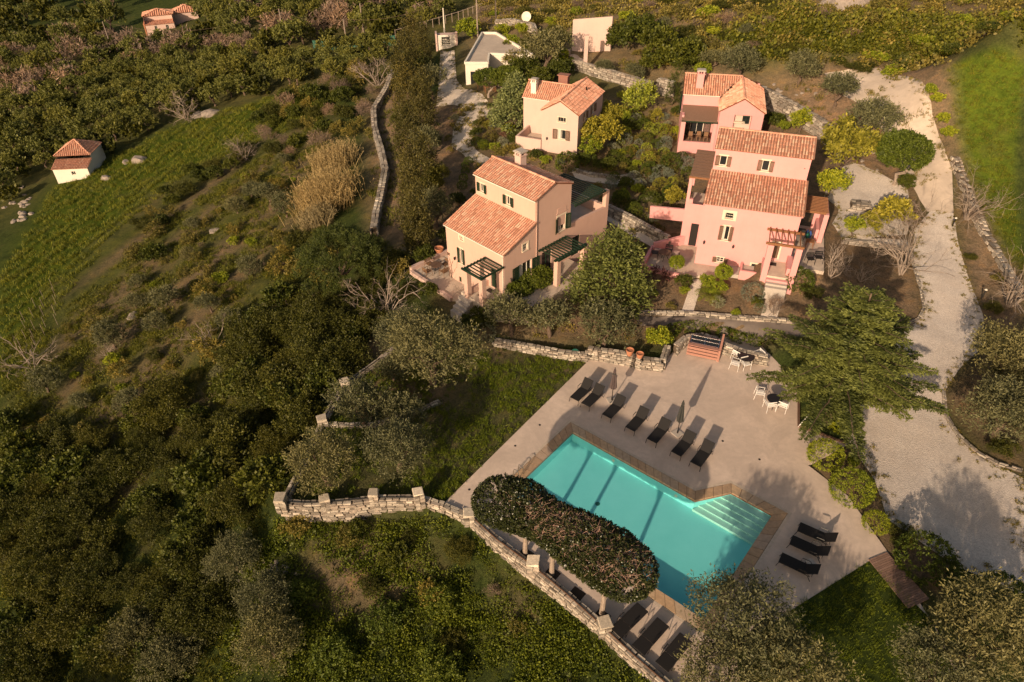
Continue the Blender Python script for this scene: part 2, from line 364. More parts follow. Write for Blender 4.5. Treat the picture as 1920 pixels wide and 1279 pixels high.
def build_ground():
    def axis(parts): return np.unique(np.round(np.concatenate([np.arange(*p) for p in parts]), 3))
    xs = axis([(-420, -140, 14), (-140, -60, 2.5), (-60, -28, .9), (-28, 46, .42), (46, 70, .9), (70, 140, 2.5), (140, 421, 14)])
    ys = axis([(-60, 4, 4), (4, 12, .8), (12, 84, .42), (84, 130, 1.0), (130, 270, 3), (270, 761, 14)])
    X, Y = np.meshgrid(xs, ys); H = surf_h(X, Y)
    d = poly_sd(X, Y, TERR); H = np.where(d < -.12, -.30, H); H = np.where((d >= -.12) & (d < .12), H-.12, H)
    dp = poly_sd(X, Y, POOLHOLE); H = np.where(dp < .6, -2.6, H)
    c = np.ones(X.shape+(3,))*(GRASS*1.0)
    for pts, colr, soft in ZN:
        w = np.clip(.5-poly_sd(X, Y, apoly(pts))/(2*soft), 0, 1)[..., None]; c = c*(1-w)+colr*w
    dl = poly_sd(X, Y, LAWN)[..., None]; w = np.clip(.5-dl/.3, 0, 1); c = c*(1-w)+(GRASS*.8+SOIL*.25)*w
    # old cultivation terraces: strips of bare earth and lush grass across the slope
    SL = apoly([(0,1100),(60,740),(110,580),(200,450),(320,350),(450,280),(600,225),(640,300),(560,430),(480,640),(380,820),(200,1000)]); q0, q1 = at(120, 600), at(560, 200); ra = math.atan2(q1[1]-q0[1], q1[0]-q0[0])+pi/2
    ph = (X*cos(ra)+Y*sin(ra))/6.5*2*pi+1.4*np.sin(X*.11+Y*.07)+.8*np.sin(X*.31-Y*.23); wz = np.clip(.5-poly_sd(X, Y, SL)/6, 0, 1)[..., None]
    st_ = np.sin(ph)[..., None]; c = c*(1-wz*np.clip(st_-.2, 0, 1)*.75)+SOIL*.85*wz*np.clip(st_-.2, 0, 1)*.75; c = c*(1-wz*np.clip(-st_-.1, 0, 1)*.6)+LUSH*.75*wz*np.clip(-st_-.1, 0, 1)*.6
    # worn soil patches
    rs = np.random.default_rng(3); 
    for (a, b, r, k) in [(800,740,1.9,.8),(740,720,2.4,.9),(860,690,1.2,.6),(820,810,1.3,.5),(1065,690,.8,.7),(930,660,1.0,.7),(700,650,1.5,.8),(560,320,3,.4),(470,440,3,.35),(250,590,4,.5),(330,560,3,.5),(230,760,3,.5),(400,480,3,.4),(540,560,2,.4),(640,1080,2.2,.7),(720,1070,2,.7),(1090,1090,.1,.1),(970,1150,1.2,.5)]:
        p = at(a, b); w = (k*np.exp(-((X-p[0])**2+(Y-p[1])**2)/(r*r)))[..., None]; c = c*(1-w)+SOIL*w
    ny, nx = X.shape; idx = np.arange(nx*ny).reshape(ny, nx)
    F = np.stack([idx[:-1, :-1], idx[:-1, 1:], idx[1:, 1:], idx[1:, :-1]], -1).reshape(-1, 4)
    V = np.stack([X, Y, H], -1).reshape(-1, 3)
    o = link('ground', npmesh('ground', V, F, M['ground'], c.reshape(-1, 3), True)); o['kind'] = 'structure'; return o
def draped(name, poly, cell, m, dz=.03, kind='structure', flat=None):
    """a sheet that follows the ground inside an outline (world metres)"""
    P = np.array(poly); x0, y0 = P.min(0)-cell; x1, y1 = P.max(0)+cell
    X, Y = np.meshgrid(np.arange(x0, x1+cell, cell), np.arange(y0, y1+cell, cell))
    D = poly_sd(X, Y, poly); e = .02
    gx = (poly_sd(X+e, Y, poly)-D)/e; gy = (poly_sd(X, Y+e, poly)-D)/e
    keep = D < cell*1.45; mv = (D > 0) & keep
    X2 = np.where(mv, X-gx*D, X); Y2 = np.where(mv, Y-gy*D, Y)
    Z = (surf_h(X2, Y2) if flat is None else np.full(X.shape, flat))+dz
    ny, nx = X.shape; idx = np.arange(nx*ny).reshape(ny, nx)
    k4 = keep[:-1, :-1] & keep[:-1, 1:] & keep[1:, 1:] & keep[1:, :-1]
    F = np.stack([idx[:-1, :-1], idx[:-1, 1:], idx[1:, 1:], idx[1:, :-1]], -1)[k4]
    used = np.unique(F); rm = np.full(nx*ny, -1); rm[used] = np.arange(len(used))
    V = np.stack([X2, Y2, Z], -1).reshape(-1, 3)[used]
    o = link(name, npmesh(name, V, rm[F], m, None, True)); o['kind'] = kind; return o
# ------------------------------------------------------------------ pool layout (measured in the pool's own frame)
PA = -40.2; PO = G(1073.9, 810.7, -.02)
def pw(u, v, z=0.0):
    a = radians(PA); return (PO[0]+u*cos(a)-v*sin(a), PO[1]+u*sin(a)+v*cos(a), z)
def puv(X):
    a = radians(PA); d = np.array(X[:2])-PO[:2]; return d@[cos(a), sin(a)], d@[-sin(a), cos(a)]
_bl = puv(G(1228,1102.5,-.02)); _rt = puv(G(1448,965.4,-.02)); _nt = puv(G(1303.3,938.6,-.02)); _st = puv(G(1370.8,924,-.02))
PL = _rt[0]; PWD = _bl[1]; NU = _nt[0]; SU = _st[0]; SVV = (_rt[1]+_st[1])/2
POOLUV = [(0, PWD), (PL, PWD), (PL, SVV), (SU, SVV), (NU, 0), (0, 0)]
POOL = [pw(u, v)[:2] for u, v in POOLUV]
def grow(poly, d):
    n = len(poly); a = sum(poly[i][0]*poly[(i+1) % n][1]-poly[(i+1) % n][0]*poly[i][1] for i in range(n)); s = 1 if a > 0 else -1; out = []
    for i in range(n):
        p0, p1, p2 = [np.array(poly[(i+k) % n]) for k in (-1, 0, 1)]
        e1 = (p1-p0)/np.linalg.norm(p1-p0); e2 = (p2-p1)/np.linalg.norm(p2-p1)
        n1 = np.array([e1[1], -e1[0]])*s; n2 = np.array([e2[1], -e2[0]])*s; b = n1+n2; b = b/(b@n1); out.append(tuple(p1+b*d))
    return out
POOLHOLE = POOL
COPE = grow(POOL, .62)
build_ground()
def ring(name, outer, inner, z0, z1, m, kind=None):
    """flat slab with a hole; outlines may differ in count"""
    bm = bmesh.new()
    for z in (z1,):
        es = []
        for poly in (outer, inner):
            vs = [bm.verts.new((x, y, z)) for x, y in poly]; es += [bm.edges.new((vs[i], vs[(i+1) % len(vs)])) for i in range(len(vs))]
        bmesh.ops.triangle_fill(bm, edges=es, use_beauty=True)
    for f in bm.faces:
        if f.normal.z < 0: f.normal_flip()
    for poly in (outer, inner):
        a = [bm.verts.new((x, y, z1)) for x, y in poly]; b = [bm.verts.new((x, y, z0)) for x, y in poly]
        for i in range(len(a)): bm.faces.new((a[i], a[(i+1) % len(a)], b[(i+1) % len(a)], b[i]))
    me = bpy.data.meshes.new(name); bm.to_mesh(me); bm.free(); me.materials.append(m); o = link(name, me)
    if kind: o['kind'] = kind
    return o
# terrace slab round the coping
ring('pool_terrace', TERR, grow(POOL, .80), -.9, 0, M['concrete'], 'structure')
ring('terrace_border', [p for p in grow(POOL, .80)], COPE, -.5, .003, plain('pale_border', (.50, .41, .33), .85, .18, 6), 'structure')
# pool shell, steps and water
def build_pool():
    pool = empty('swimming_pool', pw(0, 0, 0), 0, 'turquoise swimming pool with a slanted corner holding broad steps', 'pool')
    inv = Matrix.Translation(Vector(pool.location)).inverted()
    depth = -.80; b = MB(); n = len(POOL)
    wall = mat('pool_plaster', lambda t: bsdf(t, mix(t, ramp(t, noise(t, .6, 5, .6), [(.3, 0.), (.7, 1.)]), (.21, .65, .67), (.26, .71, .73)), .7, None, .2))
    P = POOL[::-1] if sum(POOL[i][0]*POOL[(i+1) % n][1]-POOL[(i+1) % n][0]*POOL[i][1] for i in range(n)) < 0 else POOL
    b.add([(x, y, depth) for x, y in P], [tuple(range(n))])
    for i in range(n):
        (x0, y0), (x1, y1) = P[i], P[(i+1) % n]; b.add([(x0, y0, depth), (x1, y1, depth), (x1, y1, -.06), (x0, y0, -.06)], [(3, 2, 1, 0)])
    ox, oy, oz = pool.location
    b.v = [(x-ox, y-oy, z-oz) for x, y, z in b.v]
    b.build('basin', wall, pool)
    ns = 5; step_m = plain('pale_step_plaster', (.38, .62, .56), .7, .06)
    for k in range(ns):
        top = -.20-k*.105; v1 = SVV-.12-.36*k; v0 = v1-.36 if k else v1-.36
        def edge_u(v): return NU+(SU-NU)*max(0, min(1, v/SVV)) if v > 0 else NU-.0
        if k == 0: v1 = SVV-.003
        poly = [(edge_u(v1)+.003, v1), (PL-.003, v1), (PL-.003, v0), (edge_u(v0)+.003, v0)]
        q = MB(); q.prism([pw(u, v)[:2] for u, v in poly], depth+.01, top); q.v = [(x-ox, y-oy, z-oz) for x, y, z in q.v]
        q.build('step', step_m, pool)
    def water(t):
        n1 = noise(t, 1.1, 3, .5); fr = ramp(t, nd(t, 'ShaderNodeLayerWeight', {0: .5, 'Normal': bump(t, n1, .12, .05)}).outputs['Facing'], [(0, .02), (.55, .05), (.8, .13), (1, .8)])
        tr = nd(t, 'ShaderNodeBsdfTransparent', {0: c4((.82, .97, .97))}).outputs[0]
        gl = nd(t, 'ShaderNodeBsdfGlossy', {0: c4((1, 1, 1)), 'Roughness': .03, 'Normal': bump(t, n1, .12, .05)}).outputs[0]
        return nd(t, 'ShaderNodeMixShader', {0: fr, 1: tr, 2: gl}).outputs[0]
    w = MB(); w.add([(x-ox, y-oy, -.16) for x, y in P], [tuple(range(n))]); wo_ = w.build('water_surface', mat('pool_water', water), pool)
    # waterline trim
    tr = MB()
    for i in range(n):
        (x0, y0), (x1, y1) = P[i], P[(i+1) % n]; e = np.array([x1-x0, y1-y0]); e /= np.linalg.norm(e); q = np.array([-e[1], e[0]])*.012
        tr.add([(x0-ox+q[0], y0-oy+q[1], -.14), (x1-ox+q[0], y1-oy+q[1], -.14), (x1-ox+q[0], y1-oy+q[1], -.055), (x0-ox+q[0], y0-oy+q[1], -.055)], [(3, 2, 1, 0)])
    tr.build('waterline_trim', plain('rusty_trim', (.25, .12, .08), .8), pool)
    # coping slabs, each its own piece
    shades = [(.46,.31,.19), (.42,.28,.17), (.50,.35,.22), (.38,.26,.17), (.44,.33,.23), (.41,.30,.22)]
    cm = [plain('coping_stone', s, .85, .22, 5, .3) for s in shades]
    OUT = grow(P, .60); k = 0
    for i in range(n):
        a0, a1 = np.array(P[i]), np.array(P[(i+1) % n]); b0, b1 = np.array(OUT[i]), np.array(OUT[(i+1) % n])
        L = np.linalg.norm(a1-a0); cnt = max(2, int(round(L/.52)))
        for j in range(cnt):
            s, e = j/cnt+.002/L, (j+1)/cnt-.024/L
            # split across into inner and outer piece now and then
            A, B, Cc, Dd = a0+(a1-a0)*s, a0+(a1-a0)*e, b0+(b1-b0)*e, b0+(b1-b0)*s
            if i in (2, 3) : pass
            q = MB(); poly = [tuple(A), tuple(B), tuple(Cc), tuple(Dd)]; q.prism(poly, -.06, .012+.004*((j*7+i) % 3)); q.v = [(x-ox, y-oy, z) for x, y, z in q.v]
            q.build('coping_slab', cm[(j*5+i*3+(j*j) % 4) % 6], pool, bevel=0); k += 1
    g = MB(); 
    for i in range(n):
        a0, a1 = P[i], P[(i+1) % n]; b0, b1 = OUT[i], OUT[(i+1) % n]; g.add([(*a0, -.004), (*a1, -.004), (*b1, -.004), (*b0, -.004)], [(0, 1, 2, 3)])
    g.v = [(x-ox, y-oy, z) for x, y, z in g.v]; g.build('coping_bed', plain('coping_mortar', (.13, .09, .06), .9), pool)
    for u, v in ((PL*.25, -.01), (PL*.60, -.01)):
        d = MB(); d.tube([(0, 0, -.45), (0, .02, -.45)], .10, 12); d.v = [(pw(u+x, v-y)[0]-ox, pw(u+x, v-y)[1]-oy, z) for x, y, z in d.v]; d.build('pool_lamp', M['frame'], pool)
    for u, v in ((PL*.33, PWD*.5),):
        d = MB(); d.lathe([(.14, 0), (.14, .012), (.0, .014)], 12, (pw(u, v)[0]-ox, pw(u, v)[1]-oy, depth+.003)); d.build('floor_drain', M['hose'], pool)
    # dark slot drains and skimmer discs
    return pool
build_pool()
# small round skimmer and drain lids on the terrace
for i, (a, b) in enumerate([(1012,797),(966,836),(1355,827),(1424,861.5),(880,918)]):
    p = G(a, b, 0); q = MB(); q.lathe([(.0, .0), (.075, .0), (.075, .008), (.0, .010)], 10)
    o = q.build('drain_lid', M['iron'], None, p); tag(o, 'small dark round lid set in the pale concrete of the pool terrace', 'drain lid', 'small lids let into the terrace')
# ------------------------------------------------------------------ roads and paths
def road(name, pts, m, dz=.03, cell=.5, **k): return draped(name, apoly(pts), cell, m, dz, **k)
road('gravel_road', [(1592,832),(1640,900),(1664,975),(1730,1020),(1792,1062),(1860,1090),(1925,1120),(1925,900),(1862,868),(1812,832),(1775,780),(1770,735),(1800,690),(1850,645),(1843,590),(1815,520),(1795,450),(1788,400),(1745,395),(1715,430),(1712,500),(1735,560),(1722,600),(1670,622),(1600,640),(1560,720),(1570,790)], M['gravel'])
road('driveway', [(1788,402),(1785,320),(1768,270),(1748,215),(1725,150),(1650,128),(1545,138),(1575,175),(1625,205),(1655,245),(1690,300),(1708,345),(1738,397)], M['concrete2'], .03)
road('gravel_yard', [(1560,320),(1600,305),(1650,325),(1700,352),(1712,400),(1700,440),(1640,445),(1580,450),(1560,420),(1575,395),(1545,370)], M['gravel'], .03)
road('garden_path', [(1585,440),(1700,452),(1705,464),(1580,452)], M['path'], .05, .25)
road('gravel_lane', [(818,200),(822,165),(826,95),(852,95),(856,150),(868,165),(905,178),(930,210),(900,230),(885,255),(890,280),(935,305),(960,320),(930,322),(880,300),(846,275),(850,240),(872,205),(845,196)], M['path'], .04)
road('lower_path', [(850,585),(905,560),(930,575),(880,600)], M['path'], .03, .3)
road('stone_path', [(1072,322),(1110,330),(1155,333),(1200,330),(1205,343),(1150,347),(1080,337)], M['path'], .05, .25)
road('flagged_path', [(1140,392),(1185,415),(1250,455),(1232,472),(1180,440),(1138,414)], M['path'], .05, .25)
road('service_road', [(1192,594),(1300,592),(1400,598),(1520,608),(1520,650),(1400,640),(1330,618),(1260,610),(1196,612)], M['asphalt'], .03, .35)
road('front_path', [(1440,548),(1470,548),(1456,600),(1424,600)], M['path'], .05, .2)
road('side_path', [(1298,525),(1318,525),(1300,585),(1276,590)], M['path'], .05, .2)
# ------------------------------------------------------------------ stone walls
STC = [(.36,.31,.26), (.45,.395,.33), (.29,.25,.21), (.34,.28,.23), (.21,.18,.15), (.40,.35,.29)]
def stone(mb, c, e, n, l, w, h, rng, base=None):
    """one rough block: centre c, unit along e, unit across n"""
    v = []
    for sz in (-1, 1):
        for sx, sy in ((-1,-1),(1,-1),(1,1),(-1,1)):
            j = rng.uniform(.70, 1.04, 3); v.append((c[0]+e[0]*sx*l/2*j[0]+n[0]*sy*w/2*j[1], c[1]+e[1]*sx*l/2*j[0]+n[1]*sy*w/2*j[1], c[2]+sz*h/2*j[2]))
    col = np.array(base if base is not None else STC[rng.integers(len(STC))])*rng.uniform(.62, 1.2)
    mb.add(v, [(0,3,2,1),(4,5,6,7),(0,1,5,4),(1,2,6,5),(2,3,7,6),(3,0,4,7)], tuple(col))
def stone_wall(label, pts, thick=.45, sl=.34, sh=.17, faces=(1,), caps=True, single_caps=False, cat='stone wall', seed=1, group=None, name='stone_wall'):
    """pts: (x, y, bottom, top); faces: which sides (+1 left, -1 right of the run) carry laid stones"""
    rng = np.random.default_rng(seed); o0 = pts[0]; root = empty(name, (o0[0], o0[1], o0[2]), 0, label, cat, group)
    core = MB(); st = MB(); capm = MB()
    P = [np.array([p[0]-o0[0], p[1]-o0[1], p[2]-o0[2], p[3]-o0[2]]) for p in pts]
    ncap = 0
    for i in range(len(P)-1):
        a, b = P[i], P[i+1]; d = b[:2]-a[:2]; L = np.linalg.norm(d)
        if L < .05: continue
        e = d/L; n = np.array([-e[1], e[0]]); t = thick/2-.05
        core.add([(*(a[:2]+n*s*t), z) for z in (a[2], a[3]-.04) for s in (-1, 1)]+[(*(b[:2]+n*s*t), z) for z in (b[2], b[3]-.04) for s in (-1, 1)],
                 [(0,1,3,2),(4,6,7,5),(0,2,6,4),(1,5,7,3),(2,3,7,6),(0,4,5,1)])
        for s in faces:
            z = 0
            hmax = max(a[3]-a[2], b[3]-b[2]); row = 0
            while z < hmax:
                hh = sh*rng.uniform(.8, 1.25); x = -rng.uniform(0, sl)
                while x < L:
                    ll = sl*rng.uniform(.6, 1.5); c = min(max(x+ll/2, 0), L)/L; top = a[3]*(1-c)+b[3]*c; bot = a[2]*(1-c)+b[2]*c
                    zc = top-.05-z-hh/2
                    if zc > bot-.05:
                        q = a[:2]+d*c+n*s*(t+rng.uniform(-.02, .03)); stone(st, (q[0], q[1], zc), e, n, ll*.95, .16, hh*.92, rng)
                    x += ll
                z += hh
        if caps:
            for s in (-1, 1):
                x = 0
                while x < L-.02:
                    ll = min(sl*rng.uniform(.6, 1.6), L-x); c = (x+ll/2)/L; q = a[:2]+d*c+n*s*thick*.24; zz = a[3]*(1-c)+b[3]*c
                    tgt = capm
                    if single_caps:
                        tgt = MB()
                    stone(tgt, (q[0], q[1], zz), e, n, ll*.98, thick*rng.uniform(.40, .52), rng.uniform(.08, .15), rng)
                    if single_caps and ncap < 280:
                        cc = np.array(tgt.v).mean(0); tgt.v = [tuple(np.array(w)-cc) for w in tgt.v]; tgt.build('cap_stone', M['stone'], root, cc); ncap += 1
                    x += ll
    core.build('core', M['mortar'], root)
    if st.v: st.build('face_stone', M['stone'], root, kind='stuff')
    if capm.v and not single_caps: capm.build('cap_stone', M['stone'], root, kind='stuff')
    return root
def px_run(pts, z=None, h=.8, drop=.6):
    out = []
    for a, b in pts:
        p = at(a, b) if z is None else G(a, b, z); g = hs(p[0], p[1]) if z is None else z
        out.append((p[0], p[1], g-drop, g+h))
    return out
def zrun(pts, ztop, zbot): return [(*G(a, b, ztop)[:2], zbot, ztop) for a, b in pts]
def pillar(x, y, z0, z1, s, label, seed, group=None):
    rng = np.random.default_rng(seed); root = empty('stone_pillar', (x, y, z0), rng.uniform(-.2, .5), label, 'stone pillar', group)
    mb = MB(); h = z1-z0; z = 0; mb.box(-s*.4, s*.4, -s*.4, s*.4, 0, h-.05, (.3, .24, .18))
    while z < h-.02:
        hh = min(rng.uniform(.14, .22), h-z)
        for sx, sy in ((-1,-1),(1,-1),(1,1),(-1,1)): stone(mb, (sx*s*.26, sy*s*.26, z+hh/2), (1, 0), (0, 1), s*rng.uniform(.46, .56), s*rng.uniform(.46, .56), hh*.96, rng)
        z += hh
    mb.build('shaft', M['stone'], root)
    c = MB(); stone(c, (0, 0, h+.06), (1, 0), (0, 1), s*1.18, s*1.18, .15, rng, (.62, .53, .42)); c.build('cap', M['stone'], root, bevel=.02)
    return root
# parapet on the outer edge of lawn and terrace (south-west), pillars on it
stone_wall('rough stone parapet along the outer edge of the olive lawn', zrun([(530,941),(570,944),(611,943),(660,940),(703,934),(750,933),(787,934)], .38, -1.5), .42, .42, .19, (-1, 1), True, True, seed=2)
stone_wall('low stone wall edging the narrow corner of terrace beside the lawn', zrun([(792,935),(833,947),(875,966)], .12, -1.5), .40, .38, .18, (-1, 1), True, True, seed=3)
stone_wall('low double-row stone wall running diagonally below the long clipped crown', zrun([(882,966),(930,1010),(998,1062),(1062,1114),(1132,1175),(1190,1230),(1262,1292),(1330,1350)], .22, -1.5), .42, .33, .16, (-1, 1), True, True, seed=4)
stone_wall('stone wall bounding the olive lawn towards the wild slope', zrun([(533,939),(548,908),(575,860),(603,794),(622,760),(646,722),(675,700),(712,674),(738,652)], .25, -1.4), .40, .38, .18, (-1, 1), seed=5)
for i, (a, b, s, dz, lab) in enumerate([(530,948,.62,.85,'pale stone pillar at the sharp outer corner of the olive lawn'), (611,947,.55,.72,'second stone pillar from the lawn corner, on the long parapet'),
    (703,938,.52,.78,'stone pillar in the middle of the long lawn parapet'), (787,940,.55,.95,'tall stone pillar where the lawn parapet meets the low terrace wall'),
    (880,972,.58,.62,'rough stone pillar beside the dark end of the clipped crown'), (1000,1064,.62,.70,'rough stone pillar halfway along the wall under the bare twigs'),
    (1132,1178,.60,.66,'rough stone pillar nearest to the bottom loungers'), (606,794,.62,.62,'stone pillar at the inner step of the lawn wall'), (648,724,.60,.60,'stone pillar at the upper bend of the lawn wall')]):
    p = G(a, b, .2); pillar(p[0], p[1], -.2, dz, s, lab, 20+i)
stone_wall('low retaining wall crossing the lawn under the young olives', zrun([(612,794),(655,797),(700,795),(770,775),(825,752)], .10, -.5), .34, .36, .16, (-1,), seed=6)
_b = MB()
_pts = [G(a, b, .30) for a, b in ((884,968),(930,1010),(998,1060),(1062,1113),(1132,1176),(1190,1230),(1262,1292),(1330,1350))]
_b.tube([p-_pts[0] for p in _pts], .035, 6); tag(_b.build('rusty_pipe', plain('rusty_iron', (.10, .055, .035), .8), None, _pts[0]), 'rusty pipe lying along the top of the double-row stone wall', 'pipe')
_b = MB(); _pts = [G(a, b, .46) for a, b in ((534,941),(570,943),(611,942),(703,933),(785,933))]
_b.tube([p-_pts[0] for p in _pts], .03, 6); tag(_b.build('rusty_pipe', M['iron'], None, _pts[0]), 'thin dark pipe along the top of the olive lawn parapet', 'pipe')
_b = MB(); _pts = [G(a, b, .34) for a, b in ((535,937),(575,858),(603,792),(622,758),(646,720),(712,672))]
_b.tube([p-_pts[0] for p in _pts], .03, 6); tag(_b.build('rusty_pipe', M['iron'], None, _pts[0]), 'thin dark pipe along the lawn wall towards the wild slope', 'pipe')
# retaining wall behind lawn and terrace
stone_wall('long low stone wall between the lawn and the olive bed', zrun([(1102,664),(1060,660),(1005,650),(950,640),(928,636)], .55, -.3), .40, .36, .17, (1,), True, True, seed=7)
stone_wall('pale stone retaining wall with flower pots on the pool terrace', zrun([(1102,652),(1140,658),(1180,664),(1204,672)], .85, -.05), .50, .36, .17, (-1,), True, True, seed=8)
stone_wall('short stone wall end beside the bright green shrub', zrun([(1206,673),(1240,677)], .75, -.05), .5, .34, .17, (-1,), True, True, seed=9)
stone_wall('stone return wall rising from the terrace to the hedge', zrun([(1243,675),(1252,648)], .75, -.05), .42, .34, .17, (-1, 1), seed=10)
stone_wall('curved rough stone wall behind the pink slatted counter', zrun([(1268,648),(1286,631),(1320,628),(1345,637),(1362,647),(1400,660),(1440,668)], .7, -.05), .45, .34, .2, (-1,), seed=11)
# higher walls
stone_wall('weathered dry stone wall winding down beside the tall cypresses', px_run([(739,142),(724,178),(702,215),(704,250),(716,292),(724,330),(716,375),(708,410),(703,443)], h=.9), .7, .6, .25, (1, -1), seed=12)
stone_wall('long pale stone retaining wall behind the rear beige villa', px_run([(1068,128),(1110,140),(1160,155),(1205,168),(1222,173)], h=1.1), .6, .5, .25, (-1,), seed=13)
stone_wall('stone wall piece between the cypress and the garden steps', px_run([(1234,172),(1262,180)], h=1.5), .6, .5, .25, (-1,), seed=14)
stone_wall('tall stone retaining wall to the right of the rear pink villa', px_run([(1420,190),(1450,205),(1490,228),(1530,252),(1570,285),(1590,310)], h=1.6, drop=1), .6, .5, .28, (-1,), seed=15)
stone_wall('stone wall beside the stepped path between the two front villas', px_run([(1130,398),(1160,412),(1190,428),(1225,448),(1252,462)], h=.9), .45, .45, .22, (-1,), seed=16)
stone_wall('low stone edging along the curved garden path', px_run([(1075,322),(1110,331),(1160,336),(1205,330)], h=.30, drop=.3), .4, .4, .2, (-1,), seed=17)
stone_wall('thin stone edging on the upper side of the service road', px_run([(1196,588),(1290,590),(1420,600),(1480,604)], h=.2, drop=.2), .3, .4, .2, (-1,), seed=18)
stone_wall('curved stone kerb between brown garden bed and gravel road', px_run([(1705,465),(1712,500),(1726,545),(1732,580),(1722,600),(1690,615),(1650,622)], h=.12, drop=.2), .25, .4, .2, (), seed=19)
stone_wall('stone kerb on the outer bend of the gravel road', px_run([(1768,735),(1772,780),(1795,818),(1830,850),(1870,872),(1915,885)], h=.12, drop=.2), .25, .4, .2, (), seed=21)
stone_wall('low crumbling wall by the white flat roofed house', px_run([(930,52),(960,50),(1000,60),(1005,75)], h=1.1), .6, .5, .3, (-1,), seed=22)
stone_wall('rubble wall below the green field on the right', px_run([(1790,300),(1815,370),(1845,440),(1880,500),(1915,560)], h=.35, drop=.5), .6, .6, .28, (1, -1), seed=23)
stone_wall('stone edge of the garden bed above the brown clearing', px_run([(1582,455),(1640,462),(1700,470)], h=.3, drop=.3), .3, .4, .2, (-1,), seed=24)
stone_wall('low stone bench wall in the gravel yard', px_run([(1594,388),(1630,392)], h=.45, drop=.2), 1.0, .4, .2, (-1,), seed=25)
# ------------------------------------------------------------------ building kit (house frame: u along the front, v into the house, z up)
def v3(*a): return np.array(a, float)
def wall(parent, p0, p1, zb, prof, m, ops=(), depth=.16, name='wall', thick=None):
    """outer skin from p0 to p1 (outward is on the right of the run); prof = top height or [(a, z)...]; ops = openings (a0, a1, z0, z1)"""
    p0 = v3(*p0); p1 = v3(*p1); L = np.linalg.norm(p1-p0); e = (p1-p0)/L; n = np.array([e[1], -e[0]])
    if not hasattr(prof, '__len__'): prof = [(0, prof), (L, prof)]
    zm = min(z for a, z in prof); b = MB()
    def P(a, z, d=0): q = p0+e*a-n*d; return (q[0], q[1], z)
    xs = sorted({0, L}|{x for o in ops for x in o[:2]}); zs = sorted({zb, zm}|{z for o in ops for z in o[2:4] if z < zm})
    for i in range(len(xs)-1):
        for j in range(len(zs)-1):
            cx, cz = (xs[i]+xs[i+1])/2, (zs[j]+zs[j+1])/2
            if any(o[0] < cx < o[1] and o[2] < cz < o[3] for o in ops): continue
            b.add([P(xs[i], zs[j]), P(xs[i+1], zs[j]), P(xs[i+1], zs[j+1]), P(xs[i], zs[j+1])], [(0, 1, 2, 3)])
    if any(z > zm+.001 for a, z in prof):
        pr = [(a, z) for a, z in prof]; pts = [P(0, zm), P(L, zm)]+[P(a, z) for a, z in reversed(pr) if not (z <= zm+.001 and a in (0, L))]
        b.add(pts, [tuple(range(len(pts)))])
    for a0, a1, z0, z1 in ops:
        d = depth
        b.add([P(a0, z0), P(a1, z0), P(a1, z0, d), P(a0, z0, d)], [(0, 1, 2, 3)]); b.add([P(a0, z1), P(a1, z1), P(a1, z1, d), P(a0, z1, d)], [(3, 2, 1, 0)])
        b.add([P(a0, z0), P(a0, z1), P(a0, z1, d), P(a0, z0, d)], [(3, 2, 1, 0)]); b.add([P(a1, z0), P(a1, z1), P(a1, z1, d), P(a1, z0, d)], [(0, 1, 2, 3)])
    return b.build(name, m, parent)
def fbox(p0, e, n, a0, a1, d0, d1, z0, z1, b):
    """box on a wall: a along, d outward (+) from the wall face"""
    q = [p0+e*a+n*d for a, d in ((a0, d0), (a1, d0), (a1, d1), (a0, d1))]
    b.add([(*w, z0) for w in q]+[(*w, z1) for w in q], [(0,3,2,1),(4,5,6,7),(0,1,5,4),(1,2,6,5),(2,3,7,6),(3,0,4,7)])
